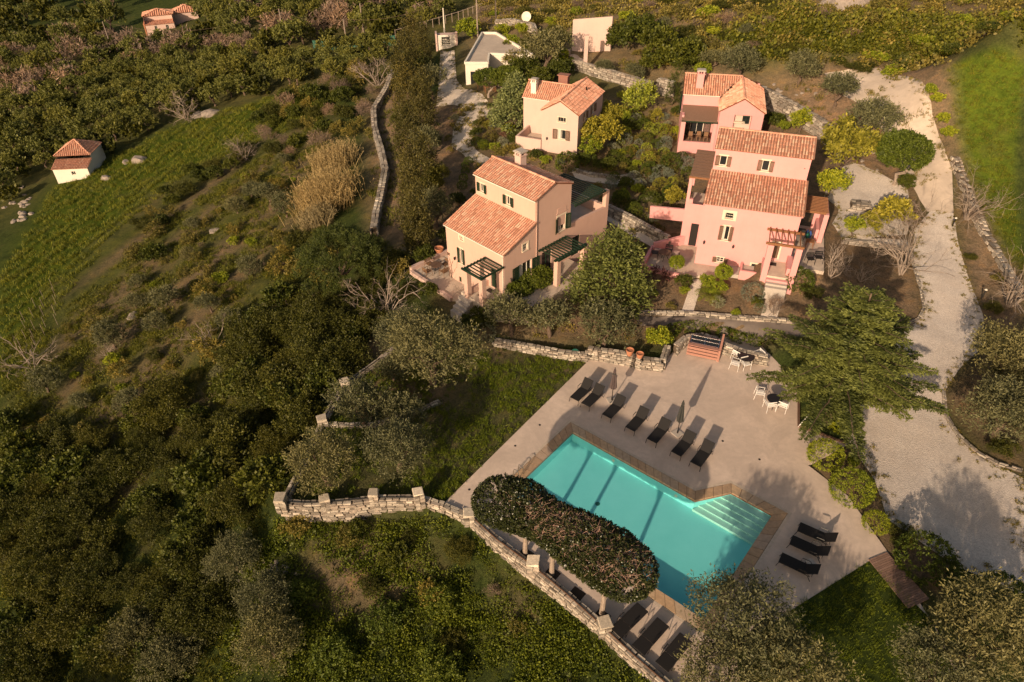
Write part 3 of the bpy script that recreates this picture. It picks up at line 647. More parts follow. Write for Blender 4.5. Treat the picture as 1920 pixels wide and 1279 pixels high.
def window(parent, p0, p1, a0, a1, z0, z1, depth=.13, bars=(1, 0), surround=None, shutters=None, fan=None, fm=None, sill=True, name='window', curtain=False, grille=False):
    p0 = v3(*p0); p1 = v3(*p1); e = (p1-p0)/np.linalg.norm(p1-p0); n = np.array([e[1], -e[0]]); fm = fm or M['frame']
    w = MB(); t = min(.055, .10*(a1-a0), .10*(z1-z0))
    fbox(p0, e, n, a0, a0+t, -depth, -depth+.06, z0, z1, w); fbox(p0, e, n, a1-t, a1, -depth, -depth+.06, z0, z1, w)
    fbox(p0, e, n, a0+t, a1-t, -depth, -depth+.06, z0, z0+t, w); fbox(p0, e, n, a0+t, a1-t, -depth, -depth+.06, z1-t, z1, w)
    for k in range(bars[0]): x = a0+(a1-a0)*(k+1)/(bars[0]+1); fbox(p0, e, n, x-.018, x+.018, -depth+.004, -depth+.055, z0+t, z1-t, w)
    for k in range(bars[1]): z = z0+(z1-z0)*(k+1)/(bars[1]+1); fbox(p0, e, n, a0+t, a1-t, -depth+.006, -depth+.045, z-.015, z+.015, w)
    o = w.build(name, fm, parent)
    g = MB(); fbox(p0, e, n, a0+.004, a1-.004, -depth-.02, -depth+.012, z0+.004, z1-.004, g); g.build('pane', M['glass'], o)
    if curtain: c = MB(); fbox(p0, e, n, a0+.06, a0+(a1-a0)*.38, -depth+.013, -depth+.018, z0+.06, z1-.06, c); c.build('curtain', M['curtain'], o)
    if sill: s = MB(); fbox(p0, e, n, a0-.10, a1+.10, -.02, .07, z0-.07, z0-.004, s); s.build('sill', M['trim'], o)
    if grille:
        r = MB()
        for k in range(4): x = a0+(a1-a0)*(k+.5)/4; fbox(p0, e, n, x-.01, x+.01, -.03, -.01, z0, z1, r)
        for k in range(2): z = z0+(z1-z0)*(k+1)/3; fbox(p0, e, n, a0, a1, -.035, -.012, z-.01, z+.01, r)
        r.build('grille', M['iron'], o)
    if surround:
        s = MB(); q = surround
        fbox(p0, e, n, a0-q, a0-.002, -.01, .028, z0-q*.6, z1+q, s); fbox(p0, e, n, a1+.002, a1+q, -.01, .028, z0-q*.6, z1+q, s)
        fbox(p0, e, n, a0-.002, a1+.002, -.01, .028, z1+.002, z1+q, s); fbox(p0, e, n, a0-.002, a1+.002, -.01, .026, z0-q*.6, z0-.075, s)
        s.build('surround', M['trim'], o)
    if shutters:
        m, fold = shutters; W = (a1-a0)/2+.02
        for sgn in (-1, 1):
            hinge = p0+e*((a0-.012) if sgn < 0 else (a1+.012))+n*.035
            ang = radians(fold); d = e*sgn*cos(ang)+n*sin(ang); nn = n*cos(ang)-e*sgn*sin(ang); b = MB()
            def leaf(x0, x1, y0, y1, za, zb): fbox(hinge, d, nn, x0, x1, y0, y1, za, zb, b)
            leaf(0, .05, 0, .04, z0, z1); leaf(W-.05, W, 0, .04, z0, z1); leaf(.05, W-.05, 0, .04, z0, z0+.07); leaf(.05, W-.05, 0, .04, z1-.07, z1)
            nl = max(5, int((z1-z0)/.085))
            for k in range(nl): z = z0+.07+(z1-z0-.14)*(k+.5)/nl; leaf(.05, W-.05, .006, .028, z-.03, z+.022)
            b.build('shutter', m, parent)
    return o
TILEC = [(.60,.30,.205), (.62,.325,.225), (.57,.28,.19), (.64,.35,.25), (.54,.26,.175), (.60,.31,.21)]
def roof_plane(roof, O, S, T, poly, seed, pale=.12, warm=1.0, colw=.205, roww=.34, over=True):
    """barrel tiles laid on the plane O + s*S + t*T, inside the outline poly (s, t); T points up the slope"""
    rng = np.random.default_rng(seed); O = v3(*O); S = v3(*S); T = v3(*T); S /= np.linalg.norm(S); T /= np.linalg.norm(T); N = np.cross(S, T)
    if N[2] < 0: N = -N
    u = MB(); k = len(poly); top = [O+S*s+T*t+N*.02 for s, t in poly]; bot = [O+S*s+T*t-N*.06 for s, t in poly]
    f = [tuple(range(k)), tuple(range(2*k-1, k-1, -1))]+[(i, k+i, k+(i+1) % k, (i+1) % k) for i in range(k)]
    u.add(top+bot, f); u.build('deck', M['underlay'], roof)
    P = np.array(poly); s0, t0 = P.min(0); s1, t1 = P.max(0); nc = int(round((s1-s0)/colw)); nr = int(round((t1-t0)/roww)); cw = (s1-s0)/nc; rw = (t1-t0)/nr
    b = MB(); pan = MB()
    cc = [(s0+(i+.5)*cw, t0+(j+.5)*rw) for i in range(nc) for j in range(nr)]
    D = poly_sd(np.array([c[0] for c in cc]), np.array([c[1] for c in cc]), poly)
    for (s, t), d in zip(cc, D):
        if d > .05: continue
        base = np.array(TILEC[rng.integers(6)])*rng.uniform(.88, 1.12)*warm
        if rng.random() < pale: base = np.array((.66, .43, .31))*rng.uniform(.8, 1.1)
        elif rng.random() < .08: base = np.array((.44, .21, .14))
        ta, tb = t-rw/2-.03, t+rw/2+.03; ra, rb = cw*.34, cw*.28; vs = []
        jit = rng.uniform(-.012, .012)
        for tt, r, lift in ((ta, ra, .055), (tb, rb, .035)):
            for q in range(5):
                a = pi*q/4; vs.append(O+S*(s+jit+r*cos(a))+T*tt+N*(lift-.02+r*1.05*sin(a)))
        b.add(vs, [(q, q+1, 6+q, 5+q) for q in range(4)]+[(0, 5, 6, 1)][:0]+[(4, 3, 2, 1, 0)], tuple(base))
        vs = []; c2 = tuple(np.array(TILEC[rng.integers(6)])*.42)  # pan tiles coloured darker to paint shade into the gaps between the covers
        for tt, lift in ((ta, .03), (tb, .022)):
            for q in (-1, 0, 1): vs.append(O+S*(s+cw/2+q*cw*.3)+T*tt+N*(lift+(.012 if q else 0)))
        pan.add(vs, [(0, 1, 4, 3), (1, 2, 5, 4)], c2)
    n0 = len(b.v); b.v += pan.v; b.f += [tuple(n0+i for i in f) for f in pan.f]; b.c += pan.c
    o = b.build('tile', M['tile'], roof, kind='stuff'); return o
def ridge(roof, a, b, seed=1, r=.11):
    rng = np.random.default_rng(seed); a = v3(*a); b = v3(*b); d = b-a; L = np.linalg.norm(d); e = d/L; r_ = np.cross(e, [0, 0, 1]); r_ /= np.linalg.norm(r_); u = np.cross(r_, e); mb = MB(); n = int(L/.36)
    for i in range(n):
        base = np.array(TILEC[rng.integers(6)])*rng.uniform(.9, 1.25); vs = []
        for t, rr in ((i/n, r), ((i+1.12)/n, r*.85)):
            for q in range(6): an = pi*q/5; vs.append(a+d*min(t, 1)+r_*rr*cos(an)+u*(rr*.8*sin(an)+.03))
        mb.add(vs, [(q, q+1, 7+q, 6+q) for q in range(5)]+[(5, 4, 3, 2, 1, 0)], tuple(base))
    return mb.build('ridge_tile', M['tile'], roof, kind='stuff')
def rake(parent, pts, m, w=.10, h=.07, name='verge'):
    b = MB()
    for p, q in zip(pts[:-1], pts[1:]): b.bar(p, q, w, h)
    return b.build(name, m, parent)
def gable_roof(house, u0, u1, v0, v1, ze, zr, vr=None, seed=1, over=.12, pale=.12, ends=True, warm=1.0):
    """ridge runs along u"""
    vr = vr if vr is not None else (v0+v1)/2; roof = empty_part('roof', house)
    U0, U1 = u0-over, u1+over
    for k, (va, sg) in enumerate(((v0, 1), (v1, -1))):
        sl = np.array([0, vr-va, zr-ze]); L = np.linalg.norm(sl); T = sl/L; o = v3(U0, va, ze)-T*over
        roof_plane(roof, o, (1, 0, 0), T, [(0, 0), (U1-U0, 0), (U1-U0, L+over), (0, L+over)], seed+k, pale, warm)
    ridge(roof, (U0, vr, zr+.02), (U1, vr, zr+.02), seed+5); return roof
def empty_part(name, parent):
    o = bpy.data.objects.new(name, None); COL.objects.link(o); o.parent = parent; o.empty_display_size = .2; return o
def shed_roof(house, u0, u1, v0, v1, ze, zt, seed=1, over=.12, pale=.2, warm=1.0):
    roof = empty_part('roof', house); sl = np.array([0, v1-v0, zt-ze]); L = np.linalg.norm(sl); T = sl/L
    roof_plane(roof, v3(u0-over, v0, ze)-T*over, (1, 0, 0), T, [(0, 0), (u1-u0+2*over, 0), (u1-u0+2*over, L+over), (0, L+over)], seed, pale, warm); return roof
def chimney(house, u, v, zb, zt, m, s=.55, rot=0):
    b = MB(); h = zt-zb; q = s/2
    b.box(u-q, u+q, v-q, v+q, zb, zt-.42); b.box(u-q-.06, u+q+.06, v-q-.06, v+q+.06, zt-.42, zt-.34)
    for i in (-1, 1):
        for j in (-1, 1): b.box(u+i*(q-.07)-.07, u+i*(q-.07)+.07, v+j*(q-.07)-.07, v+j*(q-.07)+.07, zt-.34, zt-.12)
    b.box(u-.03, u+.03, v-q+.02, v+q-.02, zt-.34, zt-.12)
    o = b.build('chimney', m, house)
    c = MB(); c.box(u-q-.10, u+q+.10, v-q-.10, v+q+.10, zt-.12, zt-.05); c.box(u-q-.02, u+q+.02, v-q-.02, v+q+.02, zt-.05, zt); c.build('cap', M['greyslab'], o); return o
def pergola(house, corners, z, m, nslat, along='u', posts=(), beam=.12, slat=(.05, .10), zfall=0, name='pergola'):
    """corners (u0, u1, v0, v1); slats laid across the given direction"""
    u0, u1, v0, v1 = corners; root = empty_part(name, house)
    if along == 'u':   # slats run along u, spaced in v; beams run along v
        for u in (u0+.06, u1-.06): MB().box(u-.05, u+.05, v0, v1, z-.16, z-.04).build('beam', m, root)
        for k in range(nslat):
            v = v0+(v1-v0)*(k+.5)/nslat; MB().box(u0, u1, v-slat[0]/2, v+slat[0]/2, z-.04, z-.04+slat[1]).build('slat', m, root)
    else:
        for v in (v0+.06, v1-.06): MB().box(u0, u1, v-.05, v+.05, z-.16, z-.04).build('beam', m, root)
        for k in range(nslat):
            u = u0+(u1-u0)*(k+.5)/nslat; MB().box(u-slat[0]/2, u+slat[0]/2, v0, v1, z-.04, z-.04+slat[1]).build('slat', m, root)
    return root
def lantern(house, u, v, z, nx=0, ny=-1):
    b = MB(); b.bar((u, v, z+.12), (u+nx*.16, v+ny*.16, z+.12), .03); b.lathe([(.03, 0), (.06, .05), (.075, .2), (.09, .21), (.02, .3)], 6, (u+nx*.16, v+ny*.16, z-.12)); return b.build('wall_lantern', M['iron'], house)
# ------------------------------------------------------------------ front beige villa
def beige_villa():
    h = empty('beige_villa', HB, radians(HBA), 'beige two storey villa with green shutters and stepped tiled roofs', 'house'); B = M['beige']; W = 6.35; D = 7.0
    G_ = M['green']
    wall(h, (0, 0), (W, 0), -.9, 4.68, B, [(1.50, 1.86, 1.92, 3.22), (1.62, 2.02, 4.02, 4.34), (1.22, 1.5, .08, .55), (4.95, 5.52, 1.38, 3.0)])
    window(h, (0, 0), (W, 0), 1.50, 1.86, 1.92, 3.22, surround=.10, shutters=(G_, 12)); window(h, (0, 0), (W, 0), 1.62, 2.02, 4.02, 4.34, surround=.14, bars=(1, 1))
    d = MB().box(4.97, 5.50, .06, .11, 1.38, 2.98); d.box(5.03, 5.21, .03, .06, 1.5, 2.1); d.box(5.26, 5.44, .03, .06, 1.5, 2.1); d.box(5.03, 5.21, .03, .06, 2.2, 2.85); d.box(5.26, 5.44, .03, .06, 2.2, 2.85)
    do = d.build('door', G_, h); MB().box(5.42, 5.46, .0, .04, 2.12, 2.2).build('handle', M['steel'], do)
    MB().box(1.23, 1.49, .05, .09, .08, .55).build('hatch', G_, h)
    prof = [(0, 4.68), (3.2, 5.95), (3.2, 7.72), (5.1, 8.36), (7.0, 7.68)]
    ops = [(1.48, 2.85, 1.38, 3.12), (1.92, 2.40, 4.12, 4.66), (3.95, 5.0, 1.4, 3.1), (5.58, 6.42, 4.22, 5.48)]
    wall(h, (W, 0), (W, D), -.6, prof, B, ops)
    w0, w1 = (W, 0), (W, D)
    window(h, w0, w1, 1.48, 2.85, 1.38, 3.12, bars=(2, 0), shutters=(G_, 5), sill=False, curtain=True, name='french_window'); window(h, w0, w1, 1.92, 2.40, 4.12, 4.66, surround=.12, bars=(1, 1))
    window(h, w0, w1, 3.95, 5.0, 1.4, 3.1, bars=(1, 0), sill=False, fm=G_, name='french_window'); window(h, w0, w1, 5.58, 6.42, 4.22, 5.48, surround=.12, shutters=(G_, 22), curtain=True)
    c = MB(); fbox(v3(W, 0), v3(0, 1), v3(1, 0), 5.42, 6.58, 0, .035, 5.72, 5.80, c); fbox(v3(W, 0), v3(0, 1), v3(1, 0), 5.5, 6.5, 0, .02, 5.80, 6.15, c); c.build('window_head', B, h)
    wall(h, (0, D), (0, 0), -.9, [(0, 7.68), (1.9, 8.36), (3.8, 7.72), (3.8, 5.95), (7, 4.68)], B); wall(h, (W, D), (0, D), -.5, 7.68, B)
    f0, f1 = (0, 3.2), (W, 3.2); wo_ = [(.50, .98, 6.42, 7.12), (3.35, 3.86, 6.35, 7.07)]
    wall(h, f0, f1, 5.6, 7.72, B, wo_)
    for o in wo_: window(h, f0, f1, *o, surround=.10, shutters=(G_, 8), bars=(1, 0))
    shed_roof(h, 0, W, 0, 3.2, 4.70, 5.98, 11, pale=.16)
    gable_roof(h, 0, W, 3.2, D, 7.74, 8.40, 5.1, 21, over=.10, pale=.16)
    for pts in ([(-.09, -.14, 4.60), (W+.10, -.14, 4.60)], [(-.09, 3.07, 7.62), (W+.10, 3.07, 7.62)]): rake(h, pts, M['white'], .05, .06, 'gutter')
    b = MB(); b.tube([(W-.05, -.07, 4.6), (W-.05, -.07, 1.3)], .035, 6); b.build('downpipe', M['frame'], h)
    b = MB(); b.tube([(W+.05, 3.28, 7.6), (W+.05, 3.28, 1.4)], .03, 6); b.build('downpipe', M['beige'], h)
    chimney(h, 1.95, 6.1, 7.6, 9.25, M['cream'], .62)
    # entrance porch: slab, steps, posts, pergola
    s = MB(); s.prism([(3.85, -2.05), (6.5, -2.05), (8.9, -.1), (9.0, 7.0), (6.35, 7.0), (6.35, -.004), (3.85, -.004)], -.6, 1.30); s.build('porch_floor', M['concrete2'], h)
    for k in range(4): MB().box(3.9, 5.15, -2.08-.28*(k+1), -2.05-.28*k, -.6, 1.10-.27*k).build('step', M['greyslab'], h)
    for u in (4.55, 6.15):
        MB().box(u-.19, u+.19, -2.12, -1.74, -.2, 3.56).build('porch_post', B, h)
    MB().box(4.40, 4.66, -1.72, -.01, 1.30, 1.75).build('porch_wall', B, h)
    pergola(h, (4.42, 6.42, -2.2, -.02), 3.74, G_, 7, 'u', slat=(.09, .05)); MB().box(4.30, 6.45, -2.28, -2.14, 3.56, 3.70).build('beam', G_, h)
    MB().box(4.98, 5.5, -.62, -.2, 1.302, 1.32).build('doormat', M['iron'], h); MB().box(5.05, 5.6, -1.45, -1.02, 1.302, 1.32).build('doormat', M['iron'], h)
    # side pergola on pillars
    pergola(h, (6.37, 8.45, 3.5, 6.6), 3.58, G_, 10, 'u', slat=(.11, .05))
    for v in (3.6, 6.5):
        for z0 in (1.3,): MB().box(8.05, 8.42, v-.19, v+.19, z0, 3.42).build('pillar', B, h)
    MB().box(8.12, 8.3, 3.3, 6.8, 3.42, 3.54).build('beam', G_, h)
    # roof terrace behind with sloping parapet and big pergola
    wall(h, (W, D), (W, 11.6), -.2, [(0, 4.36), (4.25, 4.20), (4.25, 5.60), (4.6, 5.60)], B, [(.35, 1.25, 1.3, 3.0)])
    window(h, (W, D), (W, 11.6), .35, 1.25, 1.3, 3.0, bars=(1, 0), sill=False, fm=G_, name='french_window')
    wall(h, (W, 11.6), (2.0, 11.6), -.2, 4.25, B); wall(h, (2.0, 11.6), (2.0, D), -.2, 4.25, B)
    MB().box(2.0, W-.003, D+.003, 11.597, 3.2, 3.38).build('terrace_floor', M['concrete2'], h)
    b = MB(); wi = W-.24
    b.add([(wi, D, 3.38), (wi, 11.25, 3.38), (wi, 11.25, 4.20), (wi, D, 4.36)], [(3, 2, 1, 0)]); b.add([(wi, D, 4.36), (wi, 11.25, 4.2), (W, 11.25, 4.2), (W, D, 4.36)], [(3, 2, 1, 0)])
    b.box(wi-.12, W-.002, 11.25, 11.595, 3.38, 5.60); b.box(2.0, wi-.13, 11.36, 11.59, 3.38, 4.24); b.build('parapet', B, h)
    pergola(h, (2.35, 6.75, 7.05, 10.7), 6.05, G_, 13, 'u', slat=(.085, .06))
    for uu in (2.5,): MB().box(uu-.08, uu+.08, 10.4, 10.56, 3.38, 5.9).build('pergola_post', G_, h)
    # patio on the lower side
    s = MB(); s.prism([(-2.75, -1.6), (2.6, -1.9), (3.82, -1.5), (3.82, -.004), (-.004, -.004), (-.004, 2.6), (-2.75, 2.2)], -.6, .02); s.build('patio_floor', M['concrete2'], h)
    b = MB(); b.bar((-2.8, -1.7, .1), (-2.8, 2.3, .1), .3, .5); b.bar((-2.85, 2.35, .15), (0, 2.75, .15), .3, .6); b.bar((-2.7, -1.75, .0), (2.6, -2.0, .0), .28, .3); b.build('patio_kerb', M['cream'], h)
    lantern(h, 1.0, 0, 2.1); lantern(h, W, .6, 2.3, 1, 0); lantern(h, W, 11.3, 2.2, 1, 0)
    rg = np.random.default_rng(8); cr = MB()
    for k in range(7):
        u = rg.uniform(.05, .5); z = -.2; pts = [(u, -.03, z)]
        for j in range(7): u += rg.normal(.03, .12); z += rg.uniform(.15, .42); pts.append((u, -.03, z))
        cr.tube(pts, [.014]*4+[.008]*4, 3, cap=False)
    cr.build('climbing_stems', M['bark'], h)
    MB().box(.0, .26, -.06, -.004, 2.02, 2.22).build('meter_box', M['oldwood'], h)
    return h
beige_villa()
# ------------------------------------------------------------------ front pink villa
def pink_villa():
    z0 = 1.8; h = empty('pink_villa', HP, radians(HPA), 'pink two storey villa with brown shutters, split tiled roof and small porch', 'house'); B = M['pink']; W = 6.85
    BR = M['brown']; V1 = 3.5; V2 = 7.4; ze = 7.03-z0; zt = 8.14-z0; zu = 9.94-z0; zr = 10.72-z0
    ops = [(1.66, 2.14, 2.40, 3.60), (1.60, 2.22, 4.22, 4.70), (1.60, 2.14, .42, .86), (4.22, 4.77, .40, .75), (5.40, 5.92, 1.50, 2.85)]
    wall(h, (0, 0), (W, 0), -.8, ze, B, ops); f = ((0, 0), (W, 0))
    window(h, *f, *ops[0], surround=.09, shutters=(BR, 6), bars=(0, 0), curtain=True); window(h, *f, *ops[1], surround=.20, bars=(0, 1), grille=True); window(h, *f, *ops[2], shutters=(BR, 6), surround=.08, bars=(1, 1))
    window(h, *f, *ops[3], surround=.10, sill=False, bars=(0, 0), name='vent')
    d = MB().box(5.42, 5.90, .05, .10, 1.5, 2.83); do = d.build('door', BR, h); MB().box(5.48, 5.52, .0, .045, 2.1, 2.18).build('handle', M['steel'], do)
    t = MB(); t.box(5.30, 5.398, -.03, -.002, 1.46, 2.95); t.box(5.922, 6.05, -.03, -.002, 1.46, 2.95); t.box(5.398, 5.922, -.03, -.002, 2.852, 2.95); t.build('door_surround', M['trim'], h)
    prof = [(0, ze), (V1, zt), (V1, zu), ((V1+V2)/2, zr), (V2, zu)]
    wall(h, (W, 0), (W, V2), -.6, prof, B); wall(h, (0, V2), (0, 0), -.8, [(0, zu), ((V2-V1)/2, zr), (V2-V1, zu), (V2-V1, zt), (V2, ze)], B); wall(h, (W, V2), (0, V2), 0, zu, B)
    fo = [(.40, .95, 6.78, 7.58), (3.50, 4.05, 6.76, 7.60)]; g = ((0, V1), (W, V1))
    wall(h, *g, zt-.4, zu, B, fo)
    for o in fo: window(h, *g, *o, surround=.10, shutters=(BR, 6), bars=(0, 0), curtain=False)
    shed_roof(h, 0, W, 0, V1, ze+.02, zt+.03, 31, pale=.30, warm=.92); gable_roof(h, 0, W, V1, V2, zu+.02, zr+.02, None, 41, over=.10, pale=.26, warm=.92)
    rake(h, [(-.1, -.13, ze-.06), (W+.1, -.13, ze-.06)], M['pink'], .05, .06, 'gutter')
    lantern(h, .45, 0, 2.0); lantern(h, 2.63, 0, 2.0)
    b = MB().box(6.5, 6.56, V1-.04, V1-.004, 7.3, 7.36); b.build('wall_vent', M['iron'], h)
    # porch
    zf = 1.28
    MB().box(4.92, 7.2, -2.25, -.004, -.8, zf-.004).build('porch_floor', M['concrete2'], h)
    for u in (4.92, 6.85):
        MB().box(u, u+.42, -2.32, -1.95, -.8, 3.78).build('porch_post', B, h)
    MB().box(4.92, 5.02, -1.94, -.004, zf, 1.45).build('porch_kerb', B, h); MB().box(6.62, 6.98, -1.94, -.003, -.5, 1.9).build('porch_wall', B, h)
    p = empty_part('pergola', h)
    for v in (-2.2, -.08): MB().box(4.75, 7.35, v-.07, v+.07, 3.80, 3.96).build('beam', M['wood'], p)
    for k in range(6): u = 4.95+k*.42; MB().box(u-.035, u+.035, -2.35, -.02, 3.965, 4.06).build('slat', M['wood'], p)
    MB().box(5.38, 5.95, -.75, -.3, zf, zf+.02).build('doormat', M['iron'], h)
    for k in range(3): MB().box(5.35, 6.84, -2.26-.3*(k+1), -2.26-.3*k-.003, -.8, zf-.16*(k+1)).build('step', M['pink'] if k == 0 else M['greyslab'], h)
    # planter box and low wall in front
    MB().box(3.45, 4.88, -1.35, -1.2, -.7, .78).build('planter_wall', B, h); MB().box(3.45, 3.6, -1.2, -.01, -.7, .78).build('planter_wall', B, h); MB().box(3.61, 4.87, -1.19, -.01, -.6, .55).build('planter_bed', M['greyslab'], h)
    MB().box(2.4, 3.44, -1.25, -.02, -.6, .30).build('planter_bed', M['greyslab'], h)
    # left terrace block with reed roof
    wall(h, (-1.55, 2.6), (-.003, 2.6), -.4, 3.75, B, [(.72, 1.32, 0.02, 2.05)]); MB().box(-.82, -.24, 2.64, 2.7, 0, 2.05).build('door', M['iron'], h)
    wall(h, (-1.55, 6.3), (-1.55, 2.6), -.4, 3.75, B)
    MB().box(-1.3, -.004, 2.75, 6.3, 2.85, 2.98).build('terrace_floor', M['concrete2'], h)
    MB().box(-1.55, -1.30, 2.6, 2.9, 3.755, 6.0).build('pillar', B, h); MB().box(-1.55, -1.30, 5.9, 6.3, 3.755, 6.2).build('pillar', B, h)
    MB().box(-1.30, -1.02, 2.62, 2.9, 3.75, 4.1).build('planter', B, h)
    rr = MB(); rr.bar((-.76, 2.45, 6.10), (-.76, 6.5, 6.60), 1.55, .05); ro = rr.build('reed_roof', M['reed_mat'], h)
    for u in (-1.48, -.1): b = MB(); b.bar((u, 2.4, 6.02), (u, 6.5, 6.52), .10, .12); b.build('beam', M['wood'], ro)
    b = MB(); b.bar((-1.6, 2.42, 6.03), (0, 2.42, 6.03), .09, .13); b.build('beam', M['wood'], ro)
    for k in range(9): v = 2.7+k*.43; b = MB(); b.bar((-1.5, v, 6.16+(v-2.45)*.123), (-.02, v, 6.16+(v-2.45)*.123), .03, .03); b.build('batten', M['oldwood'], ro)
    # left patio with low wall and bench
    s = MB(); s.prism([(-3.6, -1.7), (-.6, -2.1), (2.2, -1.4), (2.35, -.004), (-.004, -.004), (-.004, 2.59), (-1.2, 2.59), (-3.35, .95)], -.7, .01); s.build('patio_floor', M['concrete2'], h)
    b = MB(); b.bar((-3.75, -1.7, .1), (-3.45, 1.0, .1), .25, .75); b.bar((-3.4, 1.05, .2), (-1.2, 2.72, .35), .25, .95); b.bar((-3.6, -1.8, -.05), (-.9, -2.2, -.05), .2, .4); b.build('patio_wall', B, h)
    MB().box(-3.3, -1.3, .45, .75, .0, .001+.4).build('bench', M['cream'], h)
    # detached low pink balcony wall left of the terrace
    b = MB(); b.bar((-4.5, 5.0, 1.3), (-1.6, 5.0, 1.45), .2, 1.1); b.build('garden_wall', B, h)
    # right patio, side wall and pergola
    s = MB(); s.prism([(7.0, -.35), (9.35, -.35), (9.45, 6.5), (6.86, 6.5), (6.86, -.004)], -.5, 1.22); s.build('side_patio', M['concrete2'], h)
    MB().box(8.85, 9.2, 4.0, 6.6, .6, 3.62).build('side_wall', B, h); MB().box(8.4, 8.84, 6.3, 6.6, .6, 3.62).build('side_wall', B, h)
    p = empty_part('pergola', h)
    for v in (4.0, 6.5): MB().box(6.87, 8.95, v-.06, v+.06, 3.66, 3.80).build('beam', M['wood'], p)
    for k in range(11): v = 3.95+k*.26; MB().box(6.9, 9.1, v-.035, v+.035, 3.805, 3.88).build('slat', M['wood'], p)
    b = MB(); b.box(8.6, 8.83, 4.2, 6.2, 1.25, 2.2); b.build('counter', B, h)
    return h
pink_villa()
# ------------------------------------------------------------------ rear beige villa
def rear_beige():
    z0 = 3.0; h = empty('cream_villa', HC, radians(HCA), 'small cream villa with brown shutters and an L shaped tiled roof', 'house'); B = M['cream']; W = 3.75; D = 7.3; BR = M['brown']
    ze = 7.10-z0; zr = 8.2-z0; f = ((0, 0), (W, 0)); op = [(1.66, 2.50, 3.14, 3.62), (1.66, 2.52, 1.42, 2.40)]
    wall(h, *f, -1, [(0, ze), (W/2, zr), (W, ze)], B, op); window(h, *f, *op[0], surround=.07, bars=(2, 0), grille=True); window(h, *f, *op[1], surround=.07, shutters=(BR, 8), bars=(1, 0), curtain=True)
    so = [(1.7, 2.25, 3.0, 3.7), (1.7, 2.25, 1.5, 2.3), (3.9, 4.6, 2.9, 3.7), (4.1, 4.6, .9, 2.2)]
    wall(h, (W, 0), (W, D), -1, ze, B, so); g = ((W, 0), (W, D))
    for o in so: window(h, *g, *o, shutters=(BR, 12), bars=(1, 0))
    wall(h, (0, D), (0, 0), -1, ze, B); wall(h, (W, D), (0, D), -.6, [(0, ze), (W/2, zr), (W, ze)], B)
    # wing
    wv0, wv1 = 3.0, 6.2; wu = -3.3; wr = (wv0+wv1)/2
    wall(h, (wu, wv0), (-.003, wv0), -.6, 4.0, B); wall(h, (wu, wv1), (wu, wv0), -.6, [(0, 4.0), (1.6, 5.15), (3.2, 4.0)], B); wall(h, (0, wv1), (wu, wv1), -.4, 4.0, B)
    roof = empty_part('roof', h); o_ = .12
    for k, (ua, sg) in enumerate(((0, 1), (W, -1))):
        sl = np.array([sg*W/2, 0, zr-ze]); L = np.linalg.norm(sl); T = sl/L; org = v3(ua, -o_, ze)-T*o_
        roof_plane(roof, org, (0, 1, 0), T, [(0, 0), (D+2*o_, 0), (D+2*o_, L+o_), (0, L+o_)], 51+k, .06, 1.08, .22)
    ridge(roof, (W/2, -o_, zr+.02), (W/2, D+o_, zr+.02), 55)
    sl = np.array([0, wr-wv0, 1.15]); L = np.linalg.norm(sl); T = sl/L
    roof_plane(roof, v3(wu-o_, wv0, 4.0)-T*o_, (1, 0, 0), T, [(0, 0), (3.45, 0), (5.2, L+o_), (0, L+o_)], 57, .06, 1.08, .22)
    sl = np.array([0, wr-wv1, 1.15]); T = sl/L
    roof_plane(roof, v3(wu-o_, wv1, 4.0)-T*o_, (1, 0, 0), T, [(0, 0), (3.45, 0), (5.2, L+o_), (0, L+o_)], 58, .06, 1.08, .22)
    ridge(roof, (wu-o_, wr, 5.17), (1.4, wr, 5.17), 59)
    rake(h, [(wu-.1, wv0-.14, 3.93), (-.05, wv0-.14, 3.93)], M['white'], .05, .06, 'gutter')
    chimney(h, -2.35, 3.6, 3.9, 5.75, M['white'], .55)
    b = MB().box(-.9, .1, 6.5, 7.1, 3.0, 5.35); b.box(-1.0, .2, 6.4, 7.2, 5.35, 5.45); b.build('tank_housing', plain('faded_red_wood', (.28, .13, .10), .9), h)
    b = MB(); b.tube([(2.7, 5.0, 4.6), (2.7, 5.0, 5.1)], .07, 8); b.build('vent_pipe', M['tile'], h)
    # walled patio on the left
    MB().box(-2.7, -.004, .0, 3.0, -.8, .35).build('patio_floor', M['concrete2'], h)
    b = MB(); b.box(-2.75, -.01, -.2, .0, -1, 1.1); b.box(-2.75, -2.55, .0, 2.99, -1, 1.1); b.build('patio_wall', B, h)
    for k, u in enumerate((-2.0, -1.5, -1.0, -.5)): q = MB(); q.lathe([(.12, .36), (.18, .5), (.22, .85), (.25, .87)], 8, (u, .35, 0)); q.build('flower_pot', M['terracotta'], h)
    lantern(h, .6, 0, 1.3); MB().box(1.9, 2.6, -.05, -.003, -.35, -.05).build('hatch', M['iron'], h)
    return h
rear_beige()
